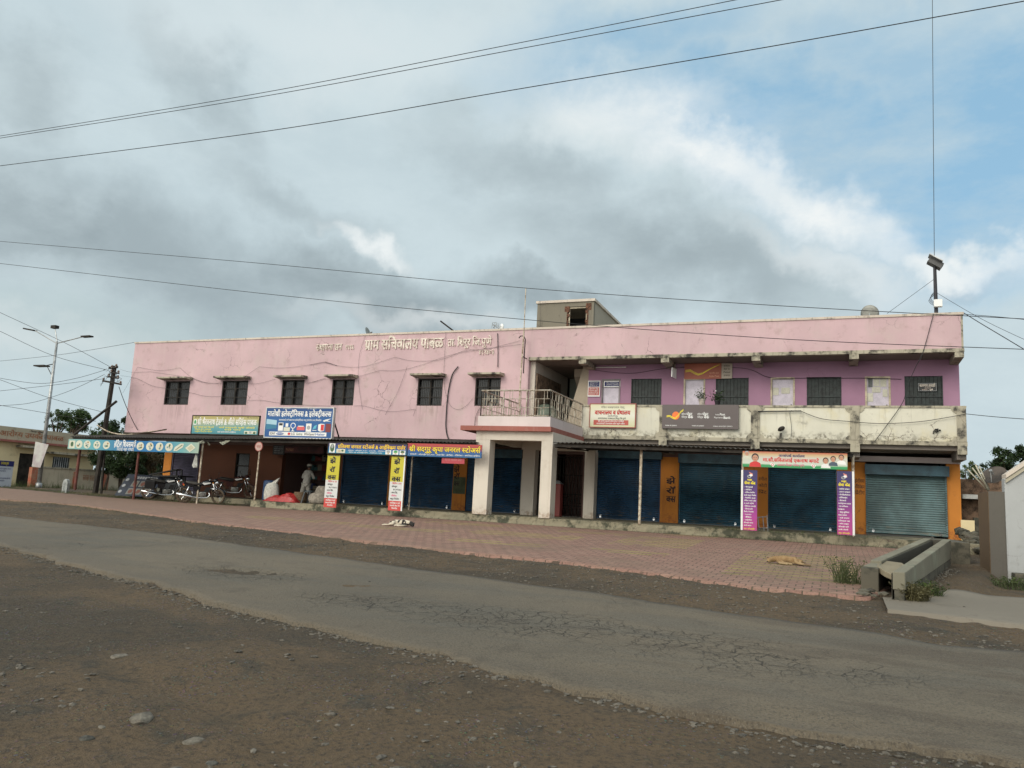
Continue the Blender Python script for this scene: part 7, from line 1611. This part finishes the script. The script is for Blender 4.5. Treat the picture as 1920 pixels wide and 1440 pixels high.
for k, (lab, px, w_, h_) in enumerate((('red plastic sheet heaped over goods next to the white sack', 520, .95, .24), ('larger heap of red plastic sheet in front of the person', 541, 1.0, .34))):
    c_ = p3(px, 944, -3.15); q = MB(); n = 12; m_ = 8
    for i in range(n+1):
        for j in range(m_+1):
            u, v = i/n*2-1, j/m_*2-1; hh = max(0, (1-u*u))**.7*max(0, 1-v*v)**.6; q.v.append((c_.x+u*w_/2, -3.15+v*.32, ZFL+.015+h_*hh*(1+.25*ns(u*3+k*7, v*3, 1.7, 4))))
    for i in range(n):
        for j in range(m_): q.f.append((i*(m_+1)+j, (i+1)*(m_+1)+j, (i+1)*(m_+1)+j+1, i*(m_+1)+j+1)); q.m.append(0)
    q.f.append(tuple([i*(m_+1) for i in range(n+1)]+[n*(m_+1)+j for j in range(1, m_+1)]+[i*(m_+1)+m_ for i in range(n-1, -1, -1)]+[j for j in range(m_-1, 0, -1)])); q.m.append(0)
    top('red_sheet', q, M('red_plastic_sheet', (.38, .03, .028), .35, var=.25, scale=9), lab, 'plastic sheet', group='red plastic heaps')
c_ = p3(562, 945, -2.9); top('basket', MB().lathe([(0, .01), (.24, .01), (.30, .12), (.27, .30), (.24, .42), (.22, .42), (.24, .28), (0, .26)], (c_.x, -2.9, ZFL), 18), M('brown_basket', (.14, .09, .05), .9, var=.4, scale=30), 'round brown basket in front of the bent person', 'basket')
c_ = p3(578, 945, -3.1); t_ = thing('stool', 'dark plastic stool with a shiny top beside the basket', 'stool', (c_.x, -3.1, ZFL))
MB().lathe([(0, .50), (.17, .50), (.19, .47), (.19, .43), (.17, .43), (.17, .46), (0, .46)], (c_.x, -3.1, ZFL), 16).build('seat', M('stool_plastic', (.04, .05, .055), .15), t_)
for s_ in (-1, 1):
    for r_ in (-1, 1): MB().bar((c_.x+s_*.12, -3.1+r_*.12, ZFL+.44), (c_.x+s_*.19, -3.1+r_*.19, ZFL), .05, .03).build('leg', M('stool_plastic_dark', (.03, .035, .04), .3), t_)
c_ = p3(502, 930, -2.4); top('blue_drum', MB().lathe([(0, .01), (.26, .01), (.28, .05), (.28, .4), (.29, .42), (.28, .44), (.27, .78), (.2, .82), (0, .82)], (c_.x, -2.3, ZFL), 18), fm('drum_blue', (.02, .05, .12)), 'dark blue drum behind the white sack', 'drum')
# dogs
def dog(label, loc, rz, mat, earm, s=1., mirror=1):
    t_ = thing('dog', label, 'dog', loc, rz, 'dogs sleeping on the paving'); WL[t_.name] = Vector((0, 0, 0))
    V = [(.10, .06, .085), (-.02, .06, .09), (-.12, .05, .10), (-.21, .05, .085), (-.27, .02, .075), (-.315, -.02, .06), (-.335, -.075, .04),       # loin, ribs, chest, neck, nape, head, muzzle
         (.20, .05, .085), (.27, .07, .06), (.33, .10, .03), (.38, .08, .02), (.42, .04, .018),                                                   # pelvis, tail
         (-.11, -.03, .06), (-.05, -.11, .035), (.03, -.145, .03), (.10, -.16, .022), (-.15, -.02, .045), (-.12, -.12, .03), (-.04, -.18, .025), (.02, -.195, .02),   # front legs
         (.19, -.03, .08), (.14, -.09, .06), (.25, -.12, .035), (.35, -.125, .025), (.42, -.12, .02), (.24, -.02, .06), (.22, -.09, .035), (.31, -.085, .03), (.42, -.06, .022)]
    Ed = [(0, 1), (1, 2), (2, 3), (3, 4), (4, 5), (5, 6), (0, 7), (7, 8), (8, 9), (9, 10), (10, 11), (2, 12), (12, 13), (13, 14), (14, 15), (2, 16), (16, 17), (17, 18), (18, 19), (7, 20), (20, 21), (21, 22), (22, 23), (23, 24), (7, 25), (25, 26), (26, 27), (27, 28)]
    Rr = [.070, .085, .085, .060, .050, .052, .026, .075, .022, .014, .011, .008, .038, .024, .016, .018, .036, .024, .016, .018, .050, .034, .019, .014, .018, .05, .03, .018, .018]
    skin('body', [(x*mirror*s, y*s, z*s) for x, y, z in V], Ed, [r*s for r in Rr], mat, t_)
    for dx, dy in ((-.285, .045), (-.335, .02)):
        e = MB(); b_ = Vector((dx*mirror, dy, .095)); e.add([tuple(v*s) for v in (b_+Vector((-.02, -.01, 0)), b_+Vector((.025, .0, 0)), b_+Vector((.02*mirror, .055, -.012)), b_+Vector((0, 0, .018)))], [(0, 1, 2), (0, 3, 1), (1, 3, 2), (2, 3, 0)]); e.build('ear', earm, t_, local=True)
    MB().ell(Vector((-.340*mirror, -.098, .040))*s, (.012*s, .010*s, .010*s), 8, 5).build('nose', HR, t_, local=True, smooth=True); MB().ell(Vector((-.322*mirror, -.035, .102))*s, (.010*s, .012*s, .005*s), 8, 5).build('eye', HR, t_, local=True)
    return t_
m, tt = newmat('tan_dog_fur'); tc_ = tt.n('TexCoord', 3); s = sep(tt, tc_)
c = tt.mix(tt.step(tt.noise(tc_, 6., 5, .6), .4, .65), (.24, .145, .065), (.33, .22, .11)); c = tt.mix(tt.step(s.outputs[1], -.02, -.13), c, c); c = tt.mix(tt.math('MULTIPLY', tt.math('SUBTRACT', 1., tt.step(s.outputs[2], .02, .07)), .7), c, (.42, .33, .20)); c = tt.mix(tt.math('MULTIPLY', tt.step(s.outputs[0], .30, .36), .7), c, (.10, .06, .03))
finish(tt, c, .9, 0, tt.noise(tc_, 120., 3), .003, .5); DOGT = m
m, tt = newmat('white_black_dog_fur'); tc_ = tt.n('TexCoord', 3); s = sep(tt, tc_); nz = tt.noise(tc_, 5.5, 2, .5)
pt_ = tt.math('MULTIPLY', tt.step(nz, .50, .53), tt.step(s.outputs[2], .045, .07)); pt_ = tt.math('MAXIMUM', pt_, tt.step(s.outputs[0], .26, .29))
finish(tt, tt.mix(pt_, (.60, .53, .42), (.018, .015, .013)), .9, 0, tt.noise(tc_, 120., 3), .003, .5); DOGW = m
g1 = gp(1475, 1059); dog('tan street dog sleeping on its side on the yellow striped paving', (g1[0], g1[1], g1[2]+.004), math.radians(4), DOGT, M('dog_ear_brown', (.13, .06, .03), .9), 1.12)
g1 = gp(751, 987.5); dog('white dog with black patches sleeping near the plinth left of the porch', (g1[0], g1[1], g1[2]+.004), math.radians(6), DOGW, HR, 1.25, -1)
